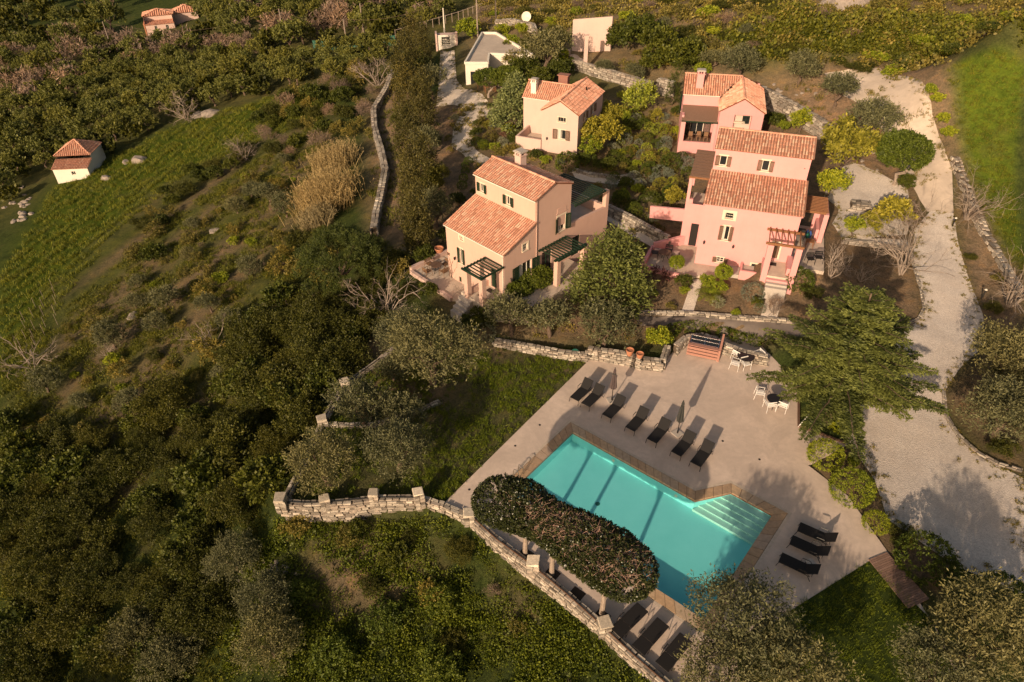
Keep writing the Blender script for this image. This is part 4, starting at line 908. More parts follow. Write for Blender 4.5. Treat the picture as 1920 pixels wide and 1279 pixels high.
# ------------------------------------------------------------------ rear pink villa
def rear_pink():
    z0 = 3.0; h = empty('rear_pink_villa', HD, radians(HDA), 'rear pink villa with covered terrace, hipped corner roof and square chimney', 'house'); B = M['pink']; ze = 5.0; G_ = M['green']
    # wing behind a covered terrace
    wall(h, (0, 2.3), (3.4, 2.3), -.5, ze, B, [(1.0, 2.3, .95, 2.75)]); window(h, (0, 2.3), (3.4, 2.3), 1.0, 2.3, .95, 2.75, bars=(1, 0), sill=False, shutters=(G_, 5), name='french_window')
    wall(h, (0, 6.6), (0, 2.3), -.5, [(0, ze), (2.15, 6.25), (4.3, ze)], B, [(1.5, 2.3, 2.6, 3.9)]); window(h, (0, 6.6), (0, 2.3), 1.5, 2.3, 2.6, 3.9, shutters=(G_, 20))
    wall(h, (7.45, 6.6), (0, 6.6), 0, ze, B)
    # terrace below the reed roof
    wall(h, (0, 0), (3.42, 0), -1, 1.08, B); wall(h, (0, 2.3), (0, 0), -1, 1.08, B); MB().box(.004, 3.4, .004, 2.29, -.6, .95).build('terrace_floor', M['reed_mat'], h)
    b = MB(); b.box(.003, 3.4, .003, .22, .95, 1.10); b.box(.003, .22, .22, 2.28, .95, 1.10); b.build('parapet', B, h)
    MB().box(.003, .42, .003, .3, 1.105, 3.10).build('pillar', B, h); MB().box(3.05, 3.4, .003, .3, 1.105, 3.10).build('pillar', B, h)
    MB().box(.003, .22, .3, 2.29, 1.105, 3.6).build('side_wall', B, h)
    r = MB(); r.add([(0, -.12, 3.22), (3.42, -.12, 3.22), (3.42, 2.28, 3.88), (0, 2.28, 3.88), (0, -.12, 3.27), (3.42, -.12, 3.27), (3.42, 2.28, 3.93), (0, 2.28, 3.93)], [(0,3,2,1),(4,5,6,7),(0,1,5,4),(1,2,6,5),(2,3,7,6),(3,0,4,7)])
    ro = r.build('reed_roof', M['reed_mat'], h); MB().box(0, 3.44, -.18, -.06, 3.10, 3.21).build('beam', G_, ro)
    # main block with gable to the front
    gu0, gu1 = 3.45, 7.5; gm = (gu0+gu1)/2; gz = 4.36; gr = 5.60; gv = -.02
    wall(h, (gu0, gv), (gu1, gv), -1, [(0, gz), (gm-gu0, gr), (gu1-gu0, gz)], B, [(1.40, 3.0, 1.5, 4.02)], depth=.5)
    w = MB(); w.box(4.86, 6.44, .40, .46, 1.5, 4.02); w.build('niche_wall', M['cream'], h); window(h, (gu0, .40), (gu1, .40), 2.2, 2.85, 3.1, 3.85, depth=-.03, fm=G_, sill=False, bars=(1, 1))
    MB().box(4.86, 5.9, .0, .40, 2.6, 2.72).build('shelf', M['trim'], h); MB().box(4.86, 5.9, .0, .40, 3.25, 3.32).build('shelf', M['trim'], h)
    wall(h, (gu1, gv), (gu1, 6.6), -1, gz, B); wall(h, (gu0, 2.3), (gu0, gv), 0, gz, B)
    roof = empty_part('roof', h); o_ = .12
    # wing roof
    wr = 4.45; sl = np.array([0, wr-2.3, 1.25]); L = np.linalg.norm(sl); T = sl/L
    roof_plane(roof, v3(-o_, 2.3, ze)-T*o_, (1, 0, 0), T, [(0, 0), (3.5, 0), (5.4, L+o_), (0, L+o_)], 61, .10, 1.08, .22)
    sl2 = np.array([0, wr-6.6, 1.25]); T2 = sl2/np.linalg.norm(sl2)
    roof_plane(roof, v3(-o_, 6.6, ze)-T2*o_, (1, 0, 0), T2, [(0, 0), (7.4, 0), (5.4, L+o_), (0, L+o_)], 62, .10, 1.08, .22)
    ridge(roof, (-o_, wr, 6.27), (5.4, wr, 6.27), 63)
    # front gable slopes, rising a little to the back
    rise = (6.25-gr)/(wr-gv)
    for k, (ua, sg) in enumerate(((gu0, 1), (gu1, -1))):
        sv_ = v3(0, 1, rise*.95); sl = np.array([gm-ua, 0, gr-gz]); L = np.linalg.norm(sl); T = sl/L; org = v3(ua, gv-o_, gz)-T*o_
        poly = [(0, 0), (2.3 if sg > 0 else 5.2, 0), (4.5, L+o_), (0, L+o_)]
        roof_plane(roof, org, sv_, T, poly, 64+k, .10, 1.08, .22)
    ridge(roof, (gm, gv-o_, gr+.02), (gm-.1, wr, 6.27), 66)
    rake(h, [(-.1, 2.16, 4.93), (3.4, 2.16, 4.93)], M['white'], .05, .06, 'gutter'); b = MB(); b.tube([(3.38, 2.2, 4.9), (3.38, .1, 4.2), (3.40, -.08, 2.8), (3.40, -.08, .2)], .035, 6); b.build('downpipe', M['pink'], h)
    chimney(h, 1.35, 3.2, 5.2, 7.1, M['pink'], .66)
    for u, v in ((1.1, .7), (1.9, .9), (2.6, .8)):
        q = MB(); q.box(u-.2, u+.2, v-.2, v+.2, 1.35, 1.39); q.box(u-.2, u+.2, v+.18, v+.22, 1.39, 1.8)
        for i in (-1, 1):
            for j in (-1, 1): q.box(u+i*.17-.02, u+i*.17+.02, v+j*.17-.02, v+j*.17+.02, .95, 1.35)
        o = q.build('terrace_chair', M['wicker'], None, None)
        loc = h.matrix_basis @ Vector((0, 0, 0)); o.location = HD; o.rotation_euler = (0, 0, radians(HDA))
        tag(o, 'wicker chair on the covered terrace of the rear pink villa', 'chair', 'wicker chairs on the rear pink terrace')
    return h
rear_pink()
# ------------------------------------------------------------------ white flat roofed house, cream ruin wall, gate house, far houses
def flat_house():
    A = at(882, 150); h = empty('flat_house', A, 0, 'white flat roofed house with low parapets beside the top lane', 'house'); z = 2.6+A[2]
    def L(px, py, zz): q = G(px, py, zz); return (q[0]-A[0], q[1]-A[1])
    zt = z; ring_ = [L(872, 118, zt), L(915, 118, zt), L(917, 101, zt), L(1000, 104, zt), L(930, 62, zt), L(904, 62, zt)]
    b = MB(); b.prism(ring_, -1.0, 2.45); b.build('wall', M['white'], h)
    r = MB(); inn = grow(ring_, -.22); r.prism(inn, 2.455, 2.475); r.build('roof', M['concrete2'], h)
    p = MB(); n = len(ring_)
    for i in range(n):
        a, c = ring_[i], ring_[(i+1) % n]; p.bar((a[0], a[1], 2.6), (c[0], c[1], 2.6), .22, .30)
    p.build('parapet', M['white'], h)
    a, c = v3(*ring_[0]), v3(*ring_[1]); e = (c-a)/np.linalg.norm(c-a); nrm = np.array([e[1], -e[0]])
    if nrm[1] > 0: nrm = -nrm
    w = MB(); Lw = np.linalg.norm(c-a); fbox(a, e, nrm, Lw*.2, Lw*.85, 0.003, .05, -.2, 1.6, w); w.build('opening', M['glass'], h)
    f = MB()
    for x in (.2, .52, .85): fbox(a, e, nrm, Lw*x-.05, Lw*x+.05, .05, .09, -.2, 1.6, f)
    fbox(a, e, nrm, Lw*.2, Lw*.85, .05, .09, 1.55, 1.65, f); f.build('window', M['frame'], h)
    return h
flat_house()
def ruin():
    A = at(1090, 118); h = empty('cream_wall_shell', A, 0, 'tall cream wall of an open shelter with a paved floor and one column', 'wall')
    def L(px, py, zz): q = G(px, py, A[2]+zz); return np.array((q[0]-A[0], q[1]-A[1]))
    a = L(1072, 97, .1); c = L(1143, 109, .1); e = (c-a)/np.linalg.norm(c-a); n = np.array([e[1], -e[0]]); W = np.linalg.norm(c-a)
    b = MB(); q = [a, c, c-n*.3, a-n*.3]; b.add([(*w, -1) for w in q]+[(*q[0], 4.0), (*q[1], 5.0), (*q[2], 5.0), (*q[3], 4.0)], [(0,3,2,1),(4,5,6,7),(0,1,5,4),(1,2,6,5),(2,3,7,6),(3,0,4,7)]); b.build('wall', M['cream'], h)
    f = MB(); f.prism([tuple(L(1062, 100, .1)), tuple(L(1096, 128, .1)), tuple(L(1150, 116, .1)), tuple(c-n*.05), tuple(a-n*.05)], -1.2, .1); f.build('floor', M['concrete2'], h)
    p = L(1097, 128, .1); MB().box(p[0]-.22, p[0]+.22, p[1]-.1, p[1]+.34, -1, 3.9).build('column', M['cream'], h)
    p = L(1066, 103, .1); MB().box(p[0]-.2, p[0]+.2, p[1]-.2, p[1]+.2, -1, .7).build('stub_column', M['cream'], h)
    return h
ruin()
def gatehouse():
    A = at(838, 92); h = empty('gate_hut', A, radians(6), 'small pale stone hut with a barred opening at the end of the lane', 'hut')
    wall(h, (-1.4, 0), (1.4, 0), -.5, 2.0, M['white'], [(-.6+1.4-.1, 1.4+.5, .5, 1.7)]); b = MB(); b.box(-1.6, -1.35, -.2, 1.6, -.5, 2.2); b.box(1.35, 1.65, -.2, .2, -.5, 2.4); b.box(-1.4, 1.4, .003, 1.6, 1.7, 1.9); b.build('side_wall', M['cream'], h)
    g = MB(); g.box(-.55, .55, .2, .25, .4, 1.7); g.build('opening', M['iron'], h)
    for k in range(4): MB().box(-.55, .55, .12, .16, .55+k*.25, .65+k*.25).build('slat', M['frame'], h)
gatehouse()
def small_house():
    A = at(110, 345); C_ = at(166, 331); e = C_[:2]-A[:2]; W = np.linalg.norm(e)*1.06; ang = math.atan2(e[1], e[0]); z = min(A[2], C_[2])
    h = empty('white_farm_hut', (A[0], A[1], z), ang, 'small white hut with pyramid and lean-to tiled roofs in the left field', 'house'); D1 = W*.42; D = W*1.3; he = 2.2; hm = 2.75; ht = 3.35; hr = 4.7
    wall(h, (0, 0), (W, 0), -1.5, he, M['white'], [(W*.5, W*.62, 1.2, 1.75)]); window(h, (0, 0), (W, 0), W*.5, W*.62, 1.2, 1.75, sill=False)
    wall(h, (W, 0), (W, D), -1.5, [(0, he), (D1, hm), (D1, ht), (D, ht)], M['white']); wall(h, (0, D), (0, 0), -1.5, [(0, ht), (D-D1, ht), (D-D1, hm), (D, he)], M['white']); wall(h, (W, D), (0, D), -1.5, ht, M['white'])
    shed_roof(h, 0, W, 0, D1, he, hm, 71, pale=.05, warm=.9)
    roof = empty_part('roof', h); cu, cv = W/2, (D1+D)/2
    cs = [(0, D1), (W, D1), (W, D), (0, D)]
    for i in range(4):
        a, b = v3(*cs[i], ht), v3(*cs[(i+1) % 4], ht); S = (b-a)/np.linalg.norm(b-a); m = (a+b)/2; T = v3(cu, cv, hr)-m; L = np.linalg.norm(T); T /= L; w = np.linalg.norm(b-a)
        roof_plane(roof, a-S*.15-T*.15, S, T, [(0, 0), (w+.3, 0), (w/2+.15, L+.15)], 72+i, .03, .9, .26)
        ridge(roof, a, (cu, cv, hr+.03), 80+i)
small_house()
def far_house():
    A = at(278, 66); W = 6.4; ang = radians(20); z = A[2]
    h = empty('far_farmhouse', (A[0], A[1], z), ang, 'distant peach farmhouse with two hipped roofs high on the left', 'house'); P_ = M['cream']
    def hip(u0, u1, v0, v1, ze, zr, sd):
        roof = empty_part('roof', h); cu, cv = (u0+u1)/2, (v0+v1)/2; cs = [(u0, v0), (u1, v0), (u1, v1), (u0, v1)]
        for i in range(4):
            a, b = v3(*cs[i], ze), v3(*cs[(i+1) % 4], ze); S = (b-a)/np.linalg.norm(b-a); m = (a+b)/2; T = v3(cu, cv, zr)-m; L = np.linalg.norm(T); T /= L; w = np.linalg.norm(b-a)
            roof_plane(roof, a-S*.3-T*.3, S, T, [(0, 0), (w+.6, 0), (w/2+.3, L+.3)], sd+i, .0, 1.1, .5, .7)
    k = W/7.5
    wall(h, (0, 0), (W, 0), -2, 2.6*k, P_, [(W*.3, W*.4, .8, 1.9), (W*.7, W*.8, .8, 1.9)]); window(h, (0, 0), (W, 0), W*.3, W*.4, .8, 1.9, sill=False); window(h, (0, 0), (W, 0), W*.7, W*.8, .8, 1.9, sill=False)
    shed_roof(h, 0, W, 0, 2.2*k, 2.6*k, 3.2*k, 91, pale=0, warm=1.1)
    for p0, p1 in (((0, 2.2*k), (W, 2.2*k)), ((W, 0), (W, 6.6*k)), ((W, 6.6*k), (0, 6.6*k)), ((0, 6.6*k), (0, 0))): wall(h, p0, p1, -2, 4.6*k if p0[1] > 0 or p1[1] > 3*k else 2.6*k, P_)
    hip(0, W, 2.2*k, 6.6*k, 4.6*k, 5.7*k, 92)
    wall(h, (W, 5*k), (W*1.9, 5*k), -2, 4.2*k, P_); wall(h, (W*1.9, 5*k), (W*1.9, 9*k), -2, 4.2*k, P_); wall(h, (W, 9*k), (W, 5*k), -2, 4.2*k, P_); hip(W, W*1.9, 5*k, 9*k, 4.2*k, 5.6*k, 96)
    b = MB(); b.box(W*1.1, W*2.6, -1.5*k, 1.5*k, -2, .7*k); b.build('terrace', M['concrete2'], h)
    b = MB(); b.box(-.4, -.1, 0, 6*k, -2, 3*k); b.build('side_wall', M['terracotta'], h)
    for (px, py, s, lab) in ((420, 22, 3.2, 'small white cube building far along the dirt road'), (60, 8, 5, 'white house almost hidden in trees at the top left')):
        p = at(px, py); q = empty('far_white_building', p, .3, lab, 'house'); wall(q, (0, 0), (s, 0), -1, s*.7, M['white'], [(s*.3, s*.45, .6, 1.5)]); window(q, (0, 0), (s, 0), s*.3, s*.45, .6, 1.5, sill=False)
        wall(q, (s, 0), (s, s*.8), -1, s*.7, M['white']); wall(q, (0, s*.8), (0, 0), -1, s*.7, M['white']); wall(q, (s, s*.8), (0, s*.8), -1, s*.7, M['white']); MB().box(-.1, s+.1, -.1, s*.8+.1, s*.7, s*.7+.2).build('roof', M['white'], q)
far_house()
# ------------------------------------------------------------------ loungers
def lounger_parts(back_deg):
    """x across, y from foot (0) to head; returns list of (name, mesh, children)"""
    w = .33; L1 = 1.22; h = .34; bl = .72; a = radians(back_deg); out = []
    fr = MB()
    for s in (-1, 1): fr.tube([(s*w, 0, h), (s*w, L1+ (.0), h), (s*w, 1.92 if back_deg < 8 else 1.55, h-.02)], .018, 6)
    fr.tube([(-w, 0, h), (w, 0, h)], .018, 6); fr.tube([(-w, L1, h-.03), (w, L1, h-.03)], .016, 6)
    out.append(('frame', fr.mesh('frame', M['blackmetal']), []))
    s = MB(); s.box(-w+.012, w-.012, .01, L1, h+.004, h+.022); out.append(('seat', s.mesh('seat', M['sling']), []))
    b = MB(); ca, sa = cos(a), sin(a)
    def bp(x, t, d): return (x, L1+.02+t*ca-d*sa, h+t*sa+d*ca)
    b.add([bp(x, t, d) for d in (0, .02) for x, t in ((-w+.012, 0), (w-.012, 0), (w-.012, bl), (-w+.012, bl))], [(0,3,2,1),(4,5,6,7),(0,1,5,4),(1,2,6,5),(2,3,7,6),(3,0,4,7)])
    bf = MB()
    for q in (-1, 1): bf.tube([bp(q*w, 0, 0), bp(q*w, bl, 0)], .017, 6)
    bf.tube([bp(-w, bl, 0), bp(w, bl, 0)], .017, 6)
    if back_deg > 8: bf.tube([bp(-w+.06, bl*.6, 0), (-w+.06, 1.62, h-.04), (w-.06, 1.62, h-.04), bp(w-.06, bl*.6, 0)], .012, 5)
    out.append(('backrest', b.mesh('backrest', M['sling']), [('back_frame', bf.mesh('back_frame', M['blackmetal']))]))
    for q in (-1, 1):
        l = MB(); l.tube([(q*w, .02, h), (q*(w+.01), -.07, 0)], .016, 6); out.append(('leg', l.mesh('leg', M['blackmetal']), []))
        l = MB(); l.tube([(q*w, 1.42, h), (q*(w+.01), 1.62, 0)], .016, 6); out.append(('leg', l.mesh('leg', M['blackmetal']), []))
        l = MB(); l.tube([(q*w, .92, h), (q*(w+.04), .96, h+.22), (q*(w+.04), 1.34, h+.24), (q*(w+.03), 1.52, h+.02)], .014, 6); l.tube([(q*(w+.04), .98, h+.235), (q*(w+.04), 1.32, h+.25)], .022, 6); out.append(('armrest', l.mesh('armrest', M['blackmetal']), []))
    return out
LG_UP = lounger_parts(48); LG_FLAT = lounger_parts(3); LG_MID = lounger_parts(38)
def lounger(parts, loc, rz, label, group):
    r = empty('sun_lounger', loc, rz, label, 'sun lounger', group)
    for n, me, ch in parts:
        o = link(n, me, r)
        for cn, cm_ in ch: link(cn, cm_, o)
    return r
row = [((1067.1,751.1),(1085.5,760.3)), ((1088.2,761.9),(1106.3,771.2)), ((1127.2,783.1),(1146.2,792.8)), ((1170.5,807.2),(1190.3,817.2)), ((1210.6,828.9),(1230.9,839.4)), ((1255.9,853),(1276.4,864.1)), ((1291.3,872.5),(1313.5,883.8))]
rl = ['black sun lounger at the lawn end of the long row, left of its twin', 'black sun lounger second from the lawn, tight beside the first', 'black sun lounger just right of the mauve closed umbrella', 'black sun lounger standing alone in the middle of the long row',
      'black sun lounger just left of the charcoal closed umbrella', 'black sun lounger just right of the charcoal closed umbrella', 'black sun lounger at the end of the long row, nearest to the pool steps']
for (a, b), lb in zip(row, rl):
    p, q = G(*a), G(*b); m = (p+q)/2; d = q-p; ang = math.atan2(d[1], d[0]); lounger(LG_UP, (m[0], m[1], 0), ang, lb, 'sun loungers along the far side of the pool')
for (a, b), lb in zip([((1499.7,986.3),(1491.0,1003.8)), ((1485.5,1010.0),(1476.0,1029.0)), ((1465.5,1043.5),(1456.0,1061.5))], ['black sun lounger farthest back of the three beyond the steps corner', 'black sun lounger in the middle of the three right of the pool', 'black sun lounger nearest the dark lawn, small grey table beside it']):
    p, q = G(*b), G(*a); m = (p+q)/2; lounger(LG_MID, (m[0], m[1], 0), radians(-37-90+3), lb, 'sun loungers on the right short side of the pool')
for (a, b), lb in zip([((1193.6,1128.7),(1216.5,1148.4)), ((1231.3,1156.6),(1255.8,1176.2)), ((1273.9,1185.1),(1299.1,1204.7))], ['flat black sun lounger beside the last trunk of the clipped crown', 'flat black sun lounger in the middle of the bottom three', 'flat black sun lounger nearest the bottom edge of the picture']):
    p, q = G(*b, .34), G(*a, .34); m = (p+q)/2; d = q-p; ang = math.atan2(d[1], d[0]); lounger(LG_FLAT, (m[0], m[1], 0), ang, lb, 'flat sun loungers between low wall and pool')
# ------------------------------------------------------------------ closed umbrellas
def umbrella(px, py, m, label, seed):
    p = G(px, py); r = empty('closed_umbrella', p, .3*seed, label, 'umbrella', 'closed umbrellas among the loungers'); rng = np.random.default_rng(seed)
    MB().box(-.29, .29, -.29, .29, 0, .06).build('base_slab', M['greyslab'], r, bevel=.01); b = MB(); b.tube([(0, 0, .06), (0, 0, 1.5)], .028, 8); b.build('pole', M['blackmetal'], r); b = MB(); b.tube([(0, 0, .06), (0, 0, .25)], .05, 8); b.build('socket', M['blackmetal'], r)
    c = MB(); n = 16; prof = [(.20, 1.05), (.24, 1.12), (.20, 1.5), (.15, 2.0), (.105, 2.35), (.085, 2.42), (.10, 2.5), (.06, 2.68), (.015, 2.75)]; vs = []; fs = []
    for i, (rr, z) in enumerate(prof):
        for k in range(n): a = 2*pi*k/n+.15*i*.2; q = rr*(1.0 if k % 2 else .55+.08*(i % 2)) * (1 if i < 6 else 1); vs.append((q*cos(a), q*sin(a), z+(0.05 if (k % 2 and i == 0) else 0)))
    for i in range(len(prof)-1):
        for k in range(n): fs.append((i*n+k, i*n+(k+1) % n, (i+1)*n+(k+1) % n, (i+1)*n+k))
    fs.append(tuple((len(prof)-1)*n+k for k in range(n))); c.add(vs, fs); c.build('canopy', m, r)
    t = MB(); t.lathe([(.112, 2.28), (.118, 2.31), (.112, 2.34)], 10); t.build('strap', M['charcoal'], r); t = MB(); t.lathe([(.02, 2.74), (.03, 2.78), (.01, 2.83)], 8); t.build('finial', M['blackmetal'], r)
umbrella(1147, 751, M['taupe'], 'closed mauve umbrella on a pale slab near the lawn end of the lounger row', 1)
umbrella(1270, 813, M['charcoal'], 'closed charcoal umbrella on a pale slab between the last loungers', 2)
# ------------------------------------------------------------------ white chairs, dark tables
def chair(loc, rz, label, m=None, kind='metal', name='white_chair', grp='white chairs under the cedar'):
    m = m or M['whitemetal']; r = empty(name, loc, rz, label, 'chair', grp); w = .27
    s = MB()
    if kind == 'metal':
        for k in range(6): x = -.23+k*.092; s.box(x-.036, x+.036, -.24, .24, .43, .45)
        s.box(-w, w, -.26, -.24, .41, .44); s.box(-w, w, .24, .26, .41, .44)
    else: s.box(-.25, .25, -.25, .25, .42, .46)
    s.build('seat', m, r)
    b = MB(); b.bar((-w, .26, .78), (w, .26, .78), .03, .05)
    for k in range(3): b.bar((-w, .255, .56+k*.08), (w, .255, .56+k*.08), .02, .045)
    b.build('backrest', m, r)
    for sx in (-1, 1):
        l = MB(); l.tube([(sx*w, -.25, .64), (sx*(w+.02), -.28, 0)], .017, 6); l.build('leg', m, r); l = MB(); l.tube([(sx*w, .25, .8), (sx*(w+.02), .33, 0)], .017, 6); l.build('leg', m, r)
        l = MB(); l.bar((sx*w, -.27, .65), (sx*w, .27, .65), .045, .02); l.build('armrest', m, r)
    return r
CH = [(1381,672,2.3,'white metal chair at the upper dark table, back to the slatted counter'), (1377,690,1.1,'white metal chair at the upper dark table, nearest the open terrace'), (1396,690,.3,'white metal chair half hidden under the left cedar branches'), (1420,675,-1.2,'white metal chair glimpsed behind the upper dark table'),
      (1423,745,1.3,'white metal chair left of the lower dark table with its back outwards'), (1441,767,.15+pi,'white metal chair in front of the lower dark table'), (1466,768,-.6+pi,'white metal chair right of the lower dark table near the planter')]
for a, b, rz, lb in CH:
    p = G(a, b); chair((p[0], p[1], 0), rz, lb)
def table(px, py, rad, label, z=.0, m=None, h=.73, name='dark_table', cat='table'):
    p = G(px, py, z) if z is not None else at(px, py); r = empty(name, p, .4, label, cat); m = m or M['blackmetal']
    b = MB(); b.lathe([(rad*.97, h-.03), (rad, h-.02), (rad, h-.005), (rad*.98, h)], 24); b.build('table_top', m, r)
    for k in range(4): a = pi/4+k*pi/2; l = MB(); l.tube([(rad*.55*cos(a), rad*.55*sin(a), h-.03), (rad*.72*cos(a), rad*.72*sin(a), 0)], .02, 6); l.build('leg', m, r)
    return r
table(1395, 683, .58, 'round dark table under the left end of the cedar'); table(1448, 763, .48, 'small dark table between three white chairs below the cedar')
# little table beside loungers
p = G(1518, 1062); r = empty('side_table', (p[0], p[1], 0), .4, 'small grey side table with two holes between the right hand loungers', 'side table'); MB().box(-.2, .2, -.2, .2, .30, .33).build('table_top', M['greyslab'], r)
for i in (-1, 1):
    for j in (-1, 1): MB().box(i*.17-.015, i*.17+.015, j*.17-.015, j*.17+.015, 0, .30).build('leg', M['blackmetal'], r)
# ------------------------------------------------------------------ slatted counter with steel rack (outdoor sink or grill)
def counter():
    a = G(1287, 665.6); b = G(1344, 678); d = b-a; ang = math.atan2(d[1], d[0]); W = np.linalg.norm(d); h = empty('slatted_counter', a, ang, 'pink painted slatted counter with a glazed steel rack on top and one tall post', 'counter'); m = M['reddeck']
    for k in range(3): MB().box(0, W, 0, .05, .06+k*.27, .26+k*.27).build('slat', m, h)
    MB().box(.0, W, .055, .32, .84, .90).build('top_board', m, h)
    MB().box(0.02, W-.02, .06, 1.1, .02, .60).build('carcass', M['iron'], h)
    for x in (0, W): MB().box(x-.03, x+.03, .06, 1.1, 0, .86).build('side_panel', m, h)
    MB().box(W-.02, W+.12, -.02, .12, 0, .95).build('post', m, h); b = MB(); b.bar((W+.06, .05, .95), (W+.06, 1.25, 1.5), .14, .08); b.build('sloping_rail', m, h)
    r = MB()
    for x in (.1, W/2, W-.1): r.bar((x, .36, .92), (x, 1.12, 1.02), .05, .04)
    for y, z in ((.36, .92), (.74, .97), (1.12, 1.02)): r.bar((.1, y, z+.002), (W-.1, y, z+.002), .05, .04)
    r.build('steel_rack', M['steel'], h); g = MB(); g.add([(.1, .36, .90), (W-.1, .36, .90), (W-.1, 1.12, 1.0), (.1, 1.12, 1.0)], [(0, 1, 2, 3)]); g.build('glass_lid', M['glass'], h)
counter()
# ------------------------------------------------------------------ pots, hose, ladder, signs, lights
def pot(px, py, z, s, label, plant=True, name='flower_pot', cat='flower pot', m=None):
    p = G(px, py, z) if z is not None else at(px, py); r = empty(name, p, 0, label, cat); b = MB(); b.lathe([(.13*s, 0), (.17*s, .1*s), (.22*s, .36*s), (.25*s, .37*s), (.25*s, .43*s), (.21*s, .43*s), (.20*s, .36*s)], 16); b.build('pot', m or M['terracotta'], r, smooth=False)
    return r
pot(1180, 666, .85, 1.15, 'round terracotta pot on the terrace wall, left of two'); pot(1199, 672, .78, 1.05, 'terracotta pot on the terrace wall beside the shorter wall end')
pot(824, 478, 1.0, 1.6, 'big round clay jar on the patio kerb left of the beige villa', name='clay_jar', cat='jar')
_j = pot(1584, 556, None, 1.5, 'toppled brown clay jar in the dark bed behind the cedar', name='clay_jar', cat='jar'); _j.rotation_euler = (radians(75), 0, radians(60)); _j.location.z += .3
def hose():
    p = G(1078, 664, .3); r = empty('garden_hose', (p[0], p[1], .38), 0, 'coiled green garden hose hanging on the low wall', 'hose'); r.rotation_euler = (radians(62), 0, radians(8)); b = MB()
    for k in range(4): b.tube([((.30-.045*k)*cos(t*pi/9), (.30-.045*k)*sin(t*pi/9), .02*k+.01*sin(t)) for t in range(19)], .022, 6, cap=False)
    b.build('coil', M['hose'], r)
hose()
def pool_ladder():
    p = pw(.02, 4.0 if False else PWD*.72, 0); r = empty('pool_ladder', G(975, 893, 0), radians(PA), 'chrome pool ladder rails beside the dark clipped crown', 'pool ladder')
    for s in (-.22, .22):
        b = MB(); b.tube([(-.30, s, 0), (-.30, s, .45), (-.26, s, .60), (-.14, s, .66), (0, s, .62), (.05, s, .5), (.05, s, -.9)], .02, 8); b.build('rail', M['steel'], r)
    for k in range(3): MB().box(.02, .09, -.2, .2, -.3-.25*k, -.27-.25*k).build('rung', M['steel'], r)
pool_ladder()
# bollard lights by the road, leaning sign
for a, b, lb in ((1785, 425, 'dark path light leaning beside the top of the gravel road'), (1840, 560, 'short dark path light on the bare bank right of the gravel road')):
    p = at(a, b); r = empty('path_light', p, .4, lb, 'path light'); q = MB(); q.tube([(0, 0, 0), (.05, .0, .75)], .05, 8); q.build('post', M['iron'], r); q = MB(); q.lathe([(.10, .74), (.11, .78), (.03, .84)], 10, (.05, 0, 0)); q.build('head', M['frame'], r)
# chairs and tables near the villas
def on_house(H, A_, u, v, dz): a = radians(A_); return (H[0]+u*cos(a)-v*sin(a), H[1]+u*sin(a)+v*cos(a), H[2]+dz)
def patio_set(H, A_, u, v, dz, rad, m, lab, chairs, clab, grp):
    q = on_house(H, A_, u, v, dz); r = empty('patio_table', q, 0, lab, 'table'); b = MB(); b.lathe([(rad, .70), (rad, .73)], 20); b.build('table_top', M['oldwood'], r)
    for k in range(3): a = k*2.1; l = MB(); l.tube([(0, 0, .70), (rad*.7*cos(a), rad*.7*sin(a), 0)], .025, 5); l.build('leg', M['iron'], r)
    for i, (du, dv, rz) in enumerate(chairs): chair(on_house(H, A_, u+du, v+dv, dz), rz+radians(A_), clab[i], m, 'w', 'patio_chair', grp)
patio_set(HB, HBA, -1.15, -.35, .02, .48, M['wicker'], 'round dark table on the patio left of the beige villa', [(-.85, .0, pi/2), (.1, .85, 0), (.85, .1, -pi/2), (-.1, -.85, pi)],
    ['wicker chair on the outer side of the beige villa patio table', 'wicker chair between patio table and the villa kerb', 'wicker chair at the patio table nearest the beige wall', 'wicker chair with its back to the bare tree, at the patio table'], 'wicker chairs round the beige villa patio table')
patio_set(HP, HPA, -2.35, -.25, .01, .5, M['iron'], 'dark round table on the patio left of the pink villa', [(-.8, .2, pi/2), (.2, .85, 0), (.85, -.1, -pi/2)],
    ['dark iron chair at the pink villa patio table, by the low wall', 'dark iron chair behind the pink villa patio table', 'dark iron chair at the pink villa patio table nearest the house'], 'iron chairs on the pink villa patio')
for i, (u, v, rz) in enumerate(((8.3, .5, .3), (8.9, .9, .2))): chair(on_house(HP, HPA, u, v, 1.22), rz+radians(HPA), ['dark iron chair on the side patio by the bare shrub, left one', 'dark iron chair on the side patio by the bare shrub, right one'][i], M['iron'], 'w', 'patio_chair', 'iron chairs on the side patio')
q = on_house(HP, HPA, 7.5, 3.6, 1.22); r = empty('barbecue', q, radians(HPA), 'dark covered barbecue cart beside the pink villa', 'barbecue'); MB().box(-.35, .35, -.25, .25, .75, .95).build('grill', M['iron'], r); MB().box(-.32, .32, -.22, .22, .95, 1.15).build('lid', M['iron'], r, bevel=.06); MB().box(-.28, .28, -.2, .2, .2, .7).build('cabinet', M['steel'], r)
for i in (-1, 1):
    for j in (-1, 1): MB().box(i*.3-.02, i*.3+.02, j*.2-.02, j*.2+.02, 0, .75).build('leg', M['iron'], r)
q = on_house(HP, HPA, 8.25, 2.9, 1.22); r = empty('wooden_side_table', q, radians(HPA), 'small wooden table with bottles beside the barbecue', 'table'); MB().box(-.3, .3, -.3, .3, .6, .65).build('table_top', M['wood'], r)
for i in (-1, 1):
    for j in (-1, 1): MB().box(i*.26-.02, i*.26+.02, j*.26-.02, j*.26+.02, 0, .6).build('leg', M['wood'], r)
